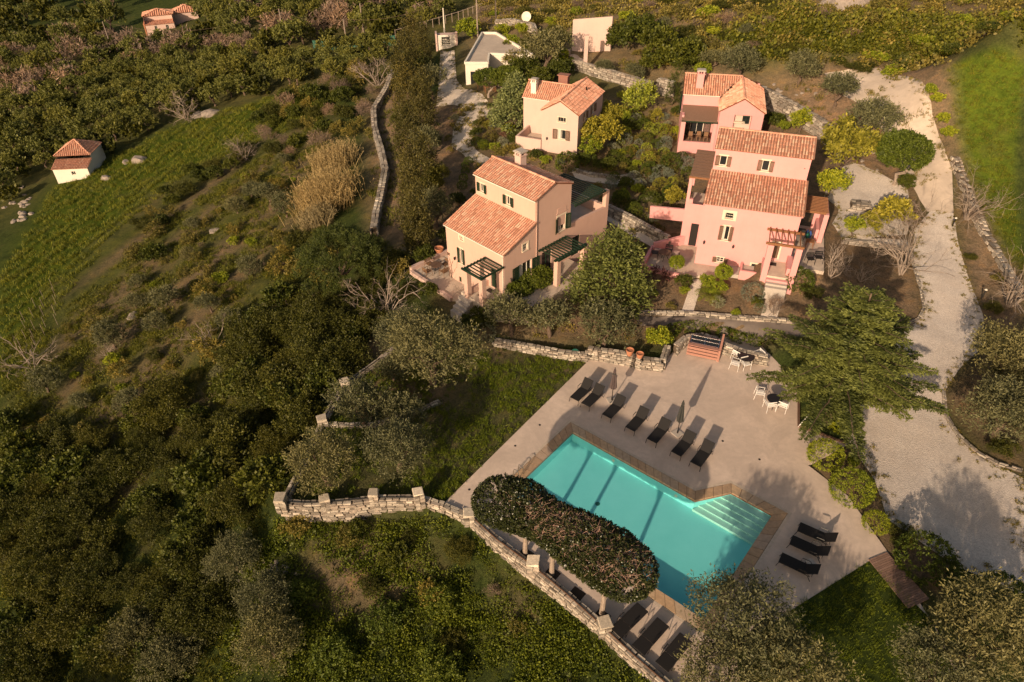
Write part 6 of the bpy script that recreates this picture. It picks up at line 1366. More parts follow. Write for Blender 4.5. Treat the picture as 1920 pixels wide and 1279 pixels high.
# ---- garden plants: kind, x, y, radius, label
T = [
 ('olive_near','olive_tree',808,655,80,'large spreading olive tree on the lawn with its pale trunk at the brown patch'),
 ('olive_near','olive_tree',758,620,52,'olive crown behind the large lawn olive, nearest to the bare white tree'),
 ('olive','olive_tree',735,690,30,'small yellowish olive beside the upper bend of the lawn wall'),
 ('olive','olive_tree',676,756,52,'olive tree over the low wall that crosses the lawn'),
 ('olive','olive_tree',752,778,40,'small olive between the crossing wall and the large lawn olive'),
 ('olive_near','olive_tree',742,838,62,'olive tree in the middle of the lawn casting a forked shadow'),
 ('olive_near','olive_tree',604,862,64,'olive tree nearest to the sharp outer corner of the lawn'),
 ('olive','olive_tree',958,585,44,'left olive of three in the bed above the low stone wall'),
 ('olive','olive_tree',1030,592,44,'middle olive of three in the bed, with a forked pale trunk'),
 ('olive','olive_tree',1136,606,52,'right olive of three in the bed, beside the flower pots'),
 ('olive_near','olive_tree',1395,1172,94,'big grey olive covering the bottom corner of the pool'),
 ('olive_near','olive_tree',1350,1265,80,'olive crown at the bottom edge right of the flat loungers'),
 ('olive_near','olive_tree',1500,1265,85,'olive crown at the bottom edge below the dark lawn'),
 ('olive_near','olive_tree',1850,1190,98,'big olive at the lower right corner beside the plank walkway'),
 ('olive_near','olive_tree',1760,1262,80,'dark olive crown at the bottom edge right of the dark lawn'),
 ('olive_near','olive_tree',1900,668,72,'large rounded olive at the right edge beyond the gravel road'),
 ('olive_near','olive_tree',1896,770,76,'lower rounded olive at the right edge beside the gravel road'),
 ('olive','olive_tree',1640,218,44,'wide olive bush on the bank below the upper driveway'),
 ('olive','olive_tree',1575,163,34,'upright olive bush beside the pale gravel patch'),
 ('olive','olive_tree',1506,125,32,'round olive bush beyond the rear pink villa, on the gravel'),
 ('olive','olive_tree',1392,110,34,'olive bush just behind the roof of the rear pink villa'),
 ('olive','olive_tree',1025,90,44,'olive tree between the white flat roof and the cream wall'),
 ('olive','olive_tree',1135,125,17,'small olive below the floor of the cream wall shelter'), ('olive','olive_tree',1192,135,19,'small olive right of the cream wall shelter, above the long wall'),
 ('conifer','conifer_tree',1146,520,78,'broad light green conifer between the two front villas'),
 ('conifer_blue','conifer_tree',968,205,50,'bluish conifer left of the rear cream villa'),
 ('umbrella','clipped_tree',1006,520,32,'clipped flat topped tree before the beige villa french window'), ('umbrella','clipped_tree',973,538,30,'lower clipped tree with twisted stems beside the beige villa porch'),
 ('umbrella_round','round_tree',1697,284,48,'dense round headed tree with a pale forked trunk by the driveway'),
 ('fruit_yellow','fruit_tree',1588,268,54,'yellow tinged broad tree right of the front pink villa roof'), ('fruit','fruit_tree',1560,342,33,'green fruit tree at the edge of the gravel yard'),
 ('fruit','fruit_tree',1504,222,23,'small citrus tree against the tall retaining wall'), ('dark','dark_shrub',1452,225,22,'dark shrub beside the rear pink villa gable'), ('fruit','fruit_tree',1470,236,14,'small bright citrus between dark shrub and retaining wall'),
 ('fruit','fruit_tree',1604,420,24,'small round citrus tree in front of the stone bench wall'), ('yellow','garden_shrub',1672,402,44,'yellow green shrub mass beside the gravel yard'), ('yellow','garden_shrub',1632,420,26,'yellow flecked shrub left of the larger yellow shrub mass'),
 ('standard','standard_tree',1269,492,14,'small ball headed tree on the pink villa patio edge'), ('standard','standard_tree',1357,510,16,'small ball headed citrus before the pink villa facade'),
 ('bright','garden_shrub',1352,540,17,'leafy bright shrub under the ball headed citrus'), ('bright','garden_shrub',1328,527,17,'bright shrub beside the small palm'), ('ball_silver','silver_ball_shrub',1412,548,21,'clipped grey green ball beside the front path'), ('ball_silver','silver_ball_shrub',1425,578,11,'tiny silver mound at the foot of the front path'),
 ('ball','clipped_shrub',1498,524,27,'large dark clipped shrub right of the pink porch'), ('wild','dark_shrub',1520,548,20,'loose dark shrub behind the cedar tip'), ('dark','dark_shrub',1282,528,19,'dark clipped shrub below the small ball headed tree'), ('bright','garden_shrub',1284,545,12,'light shrub below the dark clipped shrub'), ('red','red_shrub',1238,515,26,'dark red leafless shrub by the patio of the pink villa'),
 ('ball_bright','round_shrub',1549,852,32,'round bright green clipped shrub at the terrace corner'), ('ball_bright','round_shrub',1598,914,39,'largest round bright green shrub beside the gravel road'), ('bright','round_shrub',1598,864,14,'small loose yellow shrub behind the corner shrub'), ('ball_bright','round_shrub',1643,979,24,'third smaller round green shrub along the terrace edge'),
 ('ball','round_shrub',1735,1045,50,'big dark green shrub beside the plank walkway'), ('wild','round_shrub',1690,1003,26,'loose dark shrub between the small round one and the big dark one'), ('ball','round_shrub',1778,1072,28,'dark shrub right behind the big dark one'), ('ball','round_shrub',1880,1118,45,'dark clipped mound at the right edge below the gravel road'), ('bright','garden_shrub',1575,742+60,22,'bright shrub tucked under the cedar, beside the gravel road'),
 ('bright','tall_shrub',1232,634,28,'bright yellow green upright shrub at the stone wall end'), ('ball_silver','silver_ball_shrub',908,625,22,'round silver shrub at the left end of the low stone wall'),
 ('ball','clipped_shrub',1168,447,14,'small dark clipped ball right of the side pergola'), ('dark','dark_shrub',1195,465,18,'dark hedge piece below the stepped path'), ('dark','dark_shrub',905,595,26,'dark shrub beside the porch steps of the beige villa'), ('dark','dark_shrub',882,606,24,'second dark shrub below the porch steps'), ('dark','dark_shrub',805,545,22,'dark shrub in front of the beige villa patio'),
 ('dark','dark_shrub',795,478,24,'dark shrub left of the clay jar'), ('dark','dark_shrub',838,440,20,'dark shrub against the left wall of the beige villa'), ('dark','dark_shrub',858,372,18,'dark shrub at the left of the beige villa roof corner'),
 ('lime','willow_shrub',1198,188,36,'bright upright wispy tree below the long retaining wall'), ('lime','willow_shrub',1166,180,11,'small wispy shrub left of the bright upright tree'), ('fruit_yellow','fruit_tree',1145,212,26,'yellow green tree top at the right wall of the cream villa'), ('fruit_yellow','fruit_tree',1126,243,38,'yellow green tree at the front right corner of the cream villa'), ('fruit','fruit_tree',1108,270,27,'leafy green tree below the yellow green one'), ('fruit','fruit_tree',1164,216,20,'green tree top right of the yellow green one'),
 ('cypress_slim','cypress_tree',1264,160,17,'narrow dark cypress left of the rear pink villa'), ('dark','dark_tree',1165,74,36,'dark evergreen at the left end of the clump behind the retaining wall'), ('dark','dark_tree',1205,68,48,'dark evergreen with the highest crown of the clump behind the wall'), ('dark','dark_tree',1245,90,50,'broad dark evergreen in the middle of the clump behind the wall'), ('dark','dark_tree',1288,104,46,'dark evergreen above the rear pink villa chimney'), ('dark','dark_tree',1222,118,28,'low dark evergreen in front of the clump behind the wall'), ('bright','garden_shrub',1318,128,18,'bright shrub above the ridge of the rear pink villa'), ('scrub','scrub_bush',1340,105,22,'dull scrub bush right of the evergreen clump'),
 ('umbrella','umbrella_tree',916,146,28,'left flat crowned tree shading the garden tables'), ('umbrella','umbrella_tree',948,144,31,'right flat crowned tree shading the garden tables'), ('dark','dark_tree',980,128,32,'dark tree between white house and cream villa'), ('dark','dark_tree',1008,150,30,'dark tree just left of the cream villa chimney'), ('dark','dark_tree',1048,130,28,'dark tree behind the cream villa ridge'), ('dark','dark_tree',1070,120,16,'small dark tree at the left end of the long retaining wall'), ('bright','green_tree',878,52,26,'bright green tree at the top of the lane'), ('dark','dark_shrub',888,128,13,'dark shrub at the corner of the white house'), ('bright','garden_shrub',962,78,18,'bright shrub on the bank behind the white roof'),
 ('bright','garden_shrub',1745,166,14,'uppermost yellow green shrub along the driveway edge'), ('bright','garden_shrub',1756,186,16,'second yellow green shrub down the driveway edge'), ('bright','garden_shrub',1768,222,16,'third yellow green shrub down the driveway edge'), ('bright','garden_shrub',1777,250,17,'lowest yellow green shrub along the driveway edge'), ('dark','dark_shrub',1700,340,18,'low dark shrub at the foot of the round headed tree'),
]
for k_, n_, x_, y_, r_, l_ in T:
    hh = {'olive_near': 1.05, 'olive': 1.05, 'umbrella': 1.3, 'umbrella_round': 1.35, 'standard': 1.75, 'fruit': 1.15, 'fruit_yellow': 1.2, 'conifer': .85, 'conifer_blue': .85, 'cypress_slim': 2.2}.get(k_, .65)
    by_px(k_, n_, x_, y_, r_*(1.04 if 'olive' in k_ else 1.0), l_, 'tree' if 'tree' in n_ else 'shrub', None, hh)
# rock garden shrubs between the rear villas (picture crop coordinates)
RG = [('ball',275,380,56,'flat dark ball'),('dark',395,345,44,'dark loose shrub'),('gold_cone',545,320,58,'golden cone shaped shrub'),('ball_lime',465,410,42,'pale lime ball'),('ball_lime',510,465,38,'pale ball below the lime one'),('ball_yellow',635,445,52,'yellow ball'),('fruit',735,450,50,'leafy green bush at the terrace corner'),('ball_silver',225,540,60,'tall silver mound'),('scrub',320,535,38,'olive drab bush'),
      ('ball_scrub',425,525,62,'wide mossy mound'),('ball',540,585,46,'bright clipped ball'),('silver',648,548,50,'silver wispy bush'),('silver',625,630,48,'lower silver bush'),('ball_lime',440,620,46,'small lime umbrella'),('scrub',290,660,60,'yellowish scrub'),('bright',190,675,46,'leafy green bush'),('ball_scrub',475,715,74,'broad olive green mound'),('bright',335,780,46,'creeping bright shrub'),('ball',690,765,86,'large dark mound'),('ball_silver',570,860,62,'grey green ball'),('scrub',440,870,54,'loose drab bush'),
      ('dark',60,780,76,'dark shrub left of the rockery'),('scrub',200,815,50,'brownish shrub left of the rockery'),('ball_yellow',580,990,66,'yellow green cushion'),('ball_lime',700,960,46,'light cushion right of the yellow one'),('fruit_yellow',715,1100,92,'flowering bush by the pink terrace'),('ball_yellow',520,1080,30,'tiny bright yellow tuft'),('silver',490,1140,56,'silver bush by the low pink wall'),('bright',345,1030,60,'leafy bush beside the steps'),('bright',200,1085,64,'leafy bush in the shaded bed'),('silver',825,840,46,'silver bush at the pink terrace foot'),('scrub',130,620,40,'drab bush at the cream villa corner'),('dark',170,1130,50,'dark bush by the terrace pillar'),('scrub',640,690,40,'small scrub between silver bush and dark mound'),('scrub',360,900,44,'scrub above the curved path')]
for i, (k_, a, b, r, l) in enumerate(RG): by_px(k_, 'garden_shrub', 1130+a*.1876, 160+b*.1876, r*.1876*1.2, l+' in the rock garden between the rear villas', 'shrub', None, .65 if k_ not in ('fruit', 'fruit_yellow') else 1.1)
LG_ = [('dark',65,570,38,'dark shrub at the left edge of the path garden'),('ball_yellow',160,590,42,'golden ball in the path garden'),('dark',50,645,52,'broad dark shrub in the path garden'),('ball',60,725,44,'dark clipped mound beside the white path'),('ball',120,750,44,'twin clipped mound beside the white path'),('scrub',200,690,34,'small drab shrub by the conifer foot'),('scrub',250,810,64,'wide flowering scrub left of the chimney'),('bright',620,870,46,'bright low bush right of the big chimney'),('ball',800,890,88,'large dark flat mound in front of the cream villa'),('dark',930,860,60,'dark bush below the yellow green tree'),('dark',165,428,26,'small square dark shrub on the court edge'),('scrub',100,490,28,'scrub on the court edge'),('silver',95,420,34,'thin silvery sapling on the court edge'),('red',300,670,52,'dark red bush beside the conifer trunk'),('scrub',380,770,40,'small bush at the patio wall of the cream villa'),('bright',440,750,26,'tiny bush on the patio wall of the cream villa')]
for k_, a, b, r, l in LG_: by_px(k_, 'garden_shrub', 880+a*.2292, 100+b*.2292, r*.2292*1.12, l, 'shrub', None, .65)
PG = [('ball',1210,325,28,'topmost clipped ball of the row left of the beige villa'),('ball',1190,350,24,'second clipped ball of the row'),('ball',1190,385,26,'third clipped ball of the row'),('ball',1180,425,28,'fourth clipped ball of the row'),('ball',1172,470,32,'fifth clipped ball of the row, larger'),('dark',1140,560,42,'dark shrub ending the clipped row'),('dark',1240,515,26,'dark shrub tight against the villa corner'),('dark',1010,185,44,'dark shrub on the sandy strip'),('silver',1130,70,34,'grey shrub at the head of the white path'),('scrub',1090,190,34,'scrub along the left side of the white path'),('scrub',1100,260,28,'low scrub at the bend of the white path')]
for k_, a, b, r, l in PG: by_px(k_, 'garden_shrub', 500+a*.3127, 200+b*.3127, r*.3127, l, 'shrub', None, .65)
# cypress row
CY = [(770,78,24),(790,92,20),(757,118,22),(778,135,27),(800,150,22),(765,180,26),(790,200,26),(752,225,18),(775,255,30),(803,262,22),(788,312,30),(765,330,22),(812,330,22),(780,372,30),(808,385,26),(792,425,28),(772,440,20)]
ORD = 'first second third fourth fifth sixth seventh eighth ninth tenth eleventh twelfth thirteenth fourteenth fifteenth sixteenth last'.split()
for i, (x, y, r) in enumerate(CY):
    kd, nm, ds, hh, sz_ = [('cypress', 'cypress_tree', 'brownish dark cypress, ', 1.3, RNG.uniform(.75, 1.2)), ('cypress', 'cypress_tree', 'tall ragged cypress, ', 1.3, RNG.uniform(.9, 1.3)), ('wild', 'bushy_tree', 'broad bushy dark tree, ', .75, 1.5), ('cypress', 'cypress_tree', 'pointed dark cypress, ', 1.3, 1.0), ('olive', 'olive_tree', 'grey green tree, ', 1.05, 1.3)][i % 5]
    by_px(kd, nm, x+RNG.normal(0, 6), y, r*1.2*RNG.uniform(.85, 1.15), ds+ORD[i]+' from the top of the dense row by the sandy strip', 'tree', 'trees of the dense dark row', hh, sz_)
# big pine
def pine():
    rng = np.random.default_rng(5); g = crown_at(636, 492, .95, 3.3); r = empty('pine_tree', g, 0, 'big rounded pine with light tipped tufts left of the bare white tree', 'tree'); bl = []
    for i in range(46):
        d = unit(rng.normal(size=3)); d[2] = abs(d[2])*1.0-.15; d = unit(d); q = rng.uniform(.55, .95); bl.append((d[0]*3.9*q, d[1]*3.6*q, 3.0+d[2]*2.6*q, rng.uniform(.5, .95), rng.uniform(.5, .95), rng.uniform(.45, .7)))
    link('crown', leaf_mesh('crown', LM['pine'], leaves(rng, bl, 46000, .17, .042, .28, 16, .6, .5, .18, -.6, .55, .06)), r); link('trunk', trunk_mesh(rng, 2.0, .22, 6, 1.8, M['bark'], top=1.6), r)
pine()
# reed clump
def reeds(px, py, w, h, n, label, seed):
    rng = np.random.default_rng(seed); g = at(px, py); r2 = rng.normal(size=(n, 2))*w*.42; V = []; C = []
    base = np.c_[r2, np.array([hs(g[0]+a, g[1]+b)-g[2] for a, b in r2])-.1]; lean = np.c_[r2*.04+rng.normal(0, .20, (n, 2)), np.full(n, 1.)]; H = h*rng.uniform(.55, 1.1, (n, 1)); tipp = base+lean*H; mid = (base+tipp)/2+np.c_[np.zeros((n, 2)), H*.08]
    s = unit(np.cross(lean, rng.normal(size=(n, 3))))*.022; V = np.stack([base-s, base+s, mid+s, mid-s, mid-s, mid+s, tipp+s*.3, tipp-s*.3], 1).reshape(-1, 3); F = np.arange(len(V)).reshape(-1, 4); C = np.repeat(rng.uniform(.1, .9, n), 8)
    pos = base[:, None]+(tipp-base)[:, None]*rng.uniform(.4, 1.0, (n, 7, 1)); ld = unit(lean[:, None]*.5+rng.normal(size=(n, 7, 3))*.5); sdv = unit(np.cross(ld, rng.normal(size=ld.shape)))*.022; L = .34
    V2 = np.stack([pos, pos+ld*L*.5+sdv, pos+ld*L, pos+ld*L*.5-sdv], 2).reshape(-1, 3); F2 = np.arange(len(V2)).reshape(-1, 4); C2 = np.repeat(rng.uniform(.2, 1, n*7), 4)
    o = link('reed_clump', leaf_mesh('reed_clump', LM['reed'], (V, F, C), (V2, F2, C2)), None, g); tag(o, label, 'reeds')
reeds(614, 385, 2.7, 3.0, 2600, 'tall straw coloured reed thicket left of the dry stone wall', 1); reeds(628, 318, 2.2, 2.6, 1400, 'upper part of the dry reed thicket, behind the main one', 2); reeds(594, 425, 1.6, 2.0, 600, 'low dry reed tuft at the foot of the thicket', 3)
# bare trees
for k_, x, y, R, sz, l in [('bare',722,588,2.6,1.0,'leafless white barked tree in front of the beige villa patio'),('bare',690,600,1.5,.9,'smaller leafless tree beside the white barked one'),('bare',352,226,3.3,.9,'spreading bare pale tree at the corner of the left field'),('bare',708,162,3.0,.9,'small bare pale tree at the top of the dry stone wall'),('bare_dark',1690,515,3.0,1.1,'half bare twiggy tree at the edge of the gravel road'),('bare_dark',1556,520,1.9,.9,'bare grey shrub in the brown clearing, left'),('bare',1612,528,.9,1.2,'thin leafless sapling in the brown clearing'),
    ('bare_dark',1812,412,2.4,1.0,'leafless shrub below the top of the gravel road'),('bare_dark',1892,575,2.8,1.0,'bare spreading tree on the bank at the right edge'),('bare',1280,312,.9,1.2,'small bare shrub at the foot of the rear pink terrace'),('bare_dark',1452,590,1.4,.7,'brown leafless shrub at the foot of the front path'),('bare',560,595,1.6,.8,'small bare tree in the dark thicket left'),('bare',402,650,1.8,1.0,'pale flowering bare tree on the dark slope'),('bare',203,670,1.1,1.0,'tiny white flowering tree on the dark slope'),('bare',460,300,2.2,1.0,'pale dead shrub above the scrub slope'),('bare_dark',870,560,1.1,.8,'dead twigs beside the villa steps'),('bare',60,690,2.4,.8,'bare grey tree at the left edge of the slope')]:
    g = at(x, y); place(k_, 'bare_tree', g, R, l, 'tree', None, None, sz)
for x, y, r, l in [(1700,408,36,'thin yellowing twigs of the half bare tree by the gravel road'),(1455,570,20,'brown twig haze below the pink porch')]: by_px('twig', 'twiggy_shrub', x, y, r, l, 'shrub', None, .65)
# small palm
def palm(px, py, R_, label):
    rng = np.random.default_rng(3); g = at(px, py); b = MB(); V = []; C = []
    for k in range(16):
        a = k*2.4; el = rng.uniform(.3, 1.0); pts = [np.array([cos(a)*R_*t*cos(el*(1-t*.7)), sin(a)*R_*t*cos(el*(1-t*.7)), .3+R_*(t*sin(el)-t*t*.55)]) for t in np.linspace(0, 1, 12)]
        for j in range(1, 12):
            d = unit(pts[j]-pts[j-1]); s = unit(np.cross(d, [0, 0, 1]))
            for sg in (-1, 1): q = pts[j]; e = unit(s*sg+d*.5+np.array([0, 0, .2]))*R_*.28*(1-abs(j/12-.45)); w = d*.03; V += [q-w, q+w, q+w*.4+e, q-w*.4+e]; C += [rng.uniform(.2, .8)]*4
    V = np.array(V); F = np.arange(len(V)).reshape(-1, 4); tag(link('palm', leaf_mesh('palm', LM['bright'], (V, F, np.array(C))), None, g), label, 'palm')
palm(1330, 558, 1.1, 'small palm with arching fronds below the pink villa facade')
# the cedar
def cedar():
    rng = np.random.default_rng(12); g = G(1550, 792, .0); r = empty('cedar_tree', g, 0, 'large cedar with wide layered branches over the corner of the terrace', 'tree'); H = 9.4
    top = np.array([.1, .5, H]); tb = MB(); tb.tube([(0, 0, -.3), (.05, .05, 2), (.1, .2, 5), tuple(top)], [.34, .28, .16, .04], 8); brm = MB(); Vs = []; Cs = []
    def card(p, d, L, w, c, fl=.6):
        d = unit(d); s = np.cross(d, unit(rng.normal(size=3)*np.array([fl, fl, 1.0]))); s = unit(s)*w/2; Vs.extend([p, p+d*L*.5+s, p+d*L, p+d*L*.5-s]); Cs.extend([c]*4)
    nb = 96
    for k in range(nb):
        t = (k/nb)**.85; z = 2.5+t*(H-2.8); a = k*2.39996+rng.uniform(-.3, .3); Lb = (4.75*(1-t)**.70+.5)*rng.uniform(.62, 1.18); rise = .16+.55*t
        pts = []; n = max(5, int(Lb/.38))
        base = np.array([.12*t, .45*t*t, z])
        for j in range(n+1): s = j/n; pts.append(base+np.array([cos(a)*Lb*s, sin(a)*Lb*s, Lb*(rise*s-.30*s*s+.08*s**3)])+rng.normal(0, .03, 3))
        brm.tube(pts, [(.035*(1-t)+.018)*(1-.85*j/n)+.004 for j in range(n+1)], 4, cap=False)
        d0 = np.array([cos(a), sin(a), 0]); sp = np.array([-sin(a), cos(a), 0]); cv = rng.uniform(0, .45)
        for j in range(1, n+1):
            s = j/n; p = pts[j]
            for sg in (-1, 1):
                for rep in range(4):
                    Ls = (.98*(1-s)**.7+.20)*min(1, s*4+.25)*rng.uniform(.7, 1.2)*min(1, Lb/2.2+.35); dv = unit(sp*sg+d0*rng.uniform(.35, .9)+np.array([0, 0, rng.uniform(-.28, .12)])); m = max(2, int(Ls/.075)); q0 = p+(pts[j-1]-p)*.25*rep
                    for i in range(m):
                        u = (i+.5)/m; q = q0+dv*Ls*u+np.array([0, 0, -.16*u*u*Ls]); c = np.clip(cv+.35*u+.15*s+rng.normal(0, .1), 0, 1)
                        for e in (-1, 1): card(q, dv+np.cross(dv, [0, 0, 1])*e*rng.uniform(.5, 1.1)+rng.normal(0, .25, 3), rng.uniform(.15, .24), .075, c)
                        card(q, dv+rng.normal(0, .35, 3), .20, .07, c)
            if rng.random() < .8: card(p, d0+rng.normal(0, .4, 3), .2, .06, .5)
    V = np.array(Vs); link('crown', leaf_mesh('crown', LM['cedar'], (V, np.arange(len(V)).reshape(-1, 4), np.array(Cs))), r); tb.build('trunk', M['bark'], r); brm.build('branches', M['bark'], r, kind='stuff')
cedar()
# the long clipped crown by the pool with bare twigs on top, on short trunks
def long_crown():
    rng = np.random.default_rng(9); o0 = G(1034.6, 1076, 0); r = empty('clipped_crown_tree', o0, 0, 'long clipped dark crown of joined trees beside the pool, bare twigs on top', 'tree'); zc = 3.5
    bl = []
    for x, y, rr in ((944,940,1.38),(975,948,1.42),(1008,968,1.18),(1040,985,1.15),(1072,1003,1.30),(1104,1022,1.45),(1138,1044,1.52),(1168,1066,1.40)): q = G(x, y, zc)-o0; bl.append((q[0], q[1], zc, rr*1.12, rr*1.12, .74))
    link('crown', leaf_mesh('crown', LM['hedge'], leaves(rng, bl, 105000, .10, .075, .08, 12, .25, .6, .05, -.9, .3, .03)), r)
    tw = MB()
    for i in range(1500):
        k = rng.integers(2, 8); q = bl[k]; a = rng.uniform(0, 6.28); rr = q[3]*math.sqrt(rng.uniform(0, .8)); x, y = q[0]+rr*cos(a)*.95, q[1]+rr*sin(a)*.95; z = zc+.72*math.sqrt(max(.02, 1-(rr/q[3])**2))+rng.uniform(-.10, .05)
        d = unit(np.array([rng.normal(), rng.normal(), rng.uniform(.1, .9)])); L = rng.uniform(.22, .7); p = np.array([x, y, z]); tw.tube([p-d*L*.5, p+rng.normal(0, .03, 3), p+d*L*.5+rng.normal(0, .04, 3)], [.011, .009, .004], 3, cap=False)
    tw.build('bare_twigs', plain('bare_twig', (.38, .24, .18), .9, .3), r, kind='stuff')
    for x, y, tx, ty in ((985,1039,975,955),(1034.6,1076,1040,985),(1128,1155,1138,1048)):
        a = G(x, y, 0)-o0; b = G(tx, ty, zc)-o0; t = MB(); t.tube([(a[0], a[1], -.3), (a[0], a[1], 1.3), tuple((a*.6+b*.4)[:2])+(2.4,)], [.15, .12, .10], 8); 
        for k in range(5): an = k*1.25; t.tube([tuple((a*.6+b*.4)[:2])+(2.3,), (b[0]+cos(an)*.4, b[1]+sin(an)*.4, 2.9), (b[0]+cos(an)*.9, b[1]+sin(an)*.9, 3.5)], [.08, .05, .02], 5)
        t.build('trunk', M['palebark'], r)
long_crown()
for i, (x, y) in enumerate(((985,1040),(1034.6,1077),(1081,1115),(1128,1157))):
    p = G(x, y, 0); b = MB(); s = .34; b.box(-s, s, -s, s, -.02, .006); o = b.build('soil_pit', plain('dark_soil', (.05, .035, .025), 1, .3, 9, .6), None, (p[0], p[1], 0), radians(PA)); tag(o, ['square soil pit under the dark end of the clipped crown', 'square soil pit beside the rough wall pillar', 'empty square soil pit between two trunks', 'square soil pit of the trunk nearest the bottom loungers'][i], 'soil pit')
# ivy hedge on the wall behind the counter
def strip(name, pts, R_, n, key, label, cat, zc=.5, rz=.5):
    rng = np.random.default_rng(4); P0 = at(*pts[0]); bl = []
    for a, b in zip(pts[:-1], pts[1:]):
        A_, B_ = at(*a), at(*b); m = max(1, int(np.linalg.norm((B_-A_)[:2])/(R_*.9)))
        for i in range(m): q = A_+(B_-A_)*i/m-P0; bl.append((q[0], q[1], q[2]+zc, R_*rng.uniform(.8, 1.15), R_*rng.uniform(.8, 1.1), rz))
    tag(link(name, leaf_mesh(name, LM[key], leaves(rng, bl, n, .085, .06, .1, 12, .2, .7, .1, -.7, .3, .04)), None, P0), label, cat)
strip('ivy_hedge', [(1246,640),(1262,622),(1290,617),(1325,618),(1355,628),(1395,640),(1430,648)], .55, 9000, 'ivy', 'long ivy hedge along the edge of the service road above the counter', 'hedge', .25, .35)
strip('hedge_row', [(1440,640),(1470,640),(1500,650)], .4, 2500, 'dark', 'dark low hedge hidden beneath the cedar', 'hedge', .2, .3)
strip('hedge_row', [(1150,385),(1185,398),(1215,420),(1245,440)], .45, 4000, 'wild', 'green creeping hedge above the stepped path wall', 'hedge', .2, .3)
# ---- wild growth
def fill(kind, name, poly, spacing, r0, r1, label, cat, group, h=.0, limit=300, seed=1, sz=1.0, avoid=()):
    rng = np.random.default_rng(seed); P = np.array(apoly(poly)); (x0, y0), (x1, y1) = P.min(0), P.max(0); pts = []; n = int((x1-x0)*(y1-y0)/spacing**2*3)
    X = rng.uniform(x0, x1, n); Y = rng.uniform(y0, y1, n); ok = poly_sd(X, Y, [tuple(p) for p in P]) < 0
    for av in avoid: ok &= poly_sd(X, Y, av) > .8
    grid = {}
    for x, y in zip(X[ok], Y[ok]):
        k = (int(x/spacing), int(y/spacing))
        if any((x-a)**2+(y-b)**2 < (spacing*.85)**2 for i in (-1, 0, 1) for j in (-1, 0, 1) for a, b in grid.get((k[0]+i, k[1]+j), [])): continue
        grid.setdefault(k, []).append((x, y)); pts.append((x, y))
    pts.sort(key=lambda q: q[0]**2+q[1]**2)
    for x, y in pts[:limit]:
        kk = kind if isinstance(kind, str) else kind[rng.integers(len(kind))]; R = rng.uniform(r0, r1); place(kk, name, (x, y, hs(x, y)-.1*R), R, label, cat, group, rng.uniform(0, 6.28), sz*rng.uniform(.85, 1.15))
    return pts[limit:]
AV = (LAWN, TERR)
FARM = apoly([(225,75),(300,95),(385,62),(360,25),(330,0),(230,0)])
W1 = [(0,800),(250,790),(400,740),(520,590),(560,560),(700,600),(715,650),(640,700),(590,770),(520,900),(500,980),(430,1100),(330,1279),(0,1279)]
fill(('wild_near', 'wild', 'wild_near', 'dark'), 'wild_bush', W1, 2.3, 1.2, 2.1, 'dark wild evergreen bush on the steep slope at lower left', 'bush', 'wild evergreen bushes on the lower left slope', limit=260, seed=3, avoid=AV)
fill(('olive_near', 'wild_near'), 'wild_olive', [(330,1060),(560,1080),(560,1279),(200,1279)], 2.6, 1.3, 1.9, 'grey green wild olive at the bottom of the picture, left of centre', 'tree', 'wild olives at the bottom', limit=40, seed=4, avoid=AV)
fill('bright_near', 'citrus_tree', [(550,1090),(880,1080),(900,1279),(560,1279)], 3.0, 1.0, 1.5, 'bright leaved citrus bush in the hollow below the parapet', 'bush', 'citrus bushes in the hollow', limit=14, seed=5)
fill(('wild_near', 'dark', 'scrub'), 'wild_bush', [(540,985),(880,985),(920,1040),(700,1075),(540,1060)], 2.2, .6, 1.0, 'low wild bush right below the lawn parapet', 'bush', 'low bushes below the parapet', limit=40, seed=6, avoid=AV)
fill(('wild', 'scrub', 'wild'), 'scrub_bush', [(500,560),(560,440),(700,460),(760,480),(770,560),(700,600),(560,620)], 2.0, .8, 1.4, 'dense green bush in the belt between slope and villas', 'bush', 'bushes in the belt left of the villas', limit=70, seed=7)
fill(('wild', 'scrub', 'dark', 'twig'), 'scrub_bush', [(540,180),(700,120),(700,260),(640,260),(560,300),(480,300),(480,240)], 2.6, .9, 1.8, 'bush in the thicket above the reed clump', 'bush', 'bushes above the reeds', limit=50, seed=8)
fill(('scrub', 'wild', 'dark'), 'field_bush', [(240,470),(300,380),(340,330),(470,280),(480,300),(350,370),(290,500),(240,520)], 2.4, .9, 1.5, 'dark bush in the line bordering the scrub slope and the field', 'bush', 'bushes bordering the field', limit=50, seed=9)
fill(('olive', 'olive', 'scrub'), 'young_olive', [(60,860),(110,620),(300,500),(450,330),(560,300),(560,560),(440,720),(300,800)], 3.9, .8, 1.5, 'small grey olive standing on the rough grassy slope', 'tree', 'young olives on the grassy slope', limit=140, seed=10)
fill(('scrub', 'twig', 'wild', 'scrub', 'bright'), 'scrub_bush', [(60,860),(110,620),(300,500),(450,330),(600,240),(640,420),(560,560),(440,720),(300,800)], 2.6, .35, .85, 'low scrubby bush among the young olives of the rough slope', 'bush', 'scrub bushes on the rough slope', limit=200, seed=43)
far = fill(('olive_far', 'olive_far', 'olive_far', 'wild_far'), 'olive_tree', [(0,420),(60,330),(200,300),(320,230),(560,160),(690,135),(740,110),(700,95),(480,110),(250,120),(0,190)], 2.9, 1.35, 2.1, 'olive tree in the wide dark grove beyond the left field', 'tree', 'olive trees of the grove beyond the field', limit=290, seed=11)
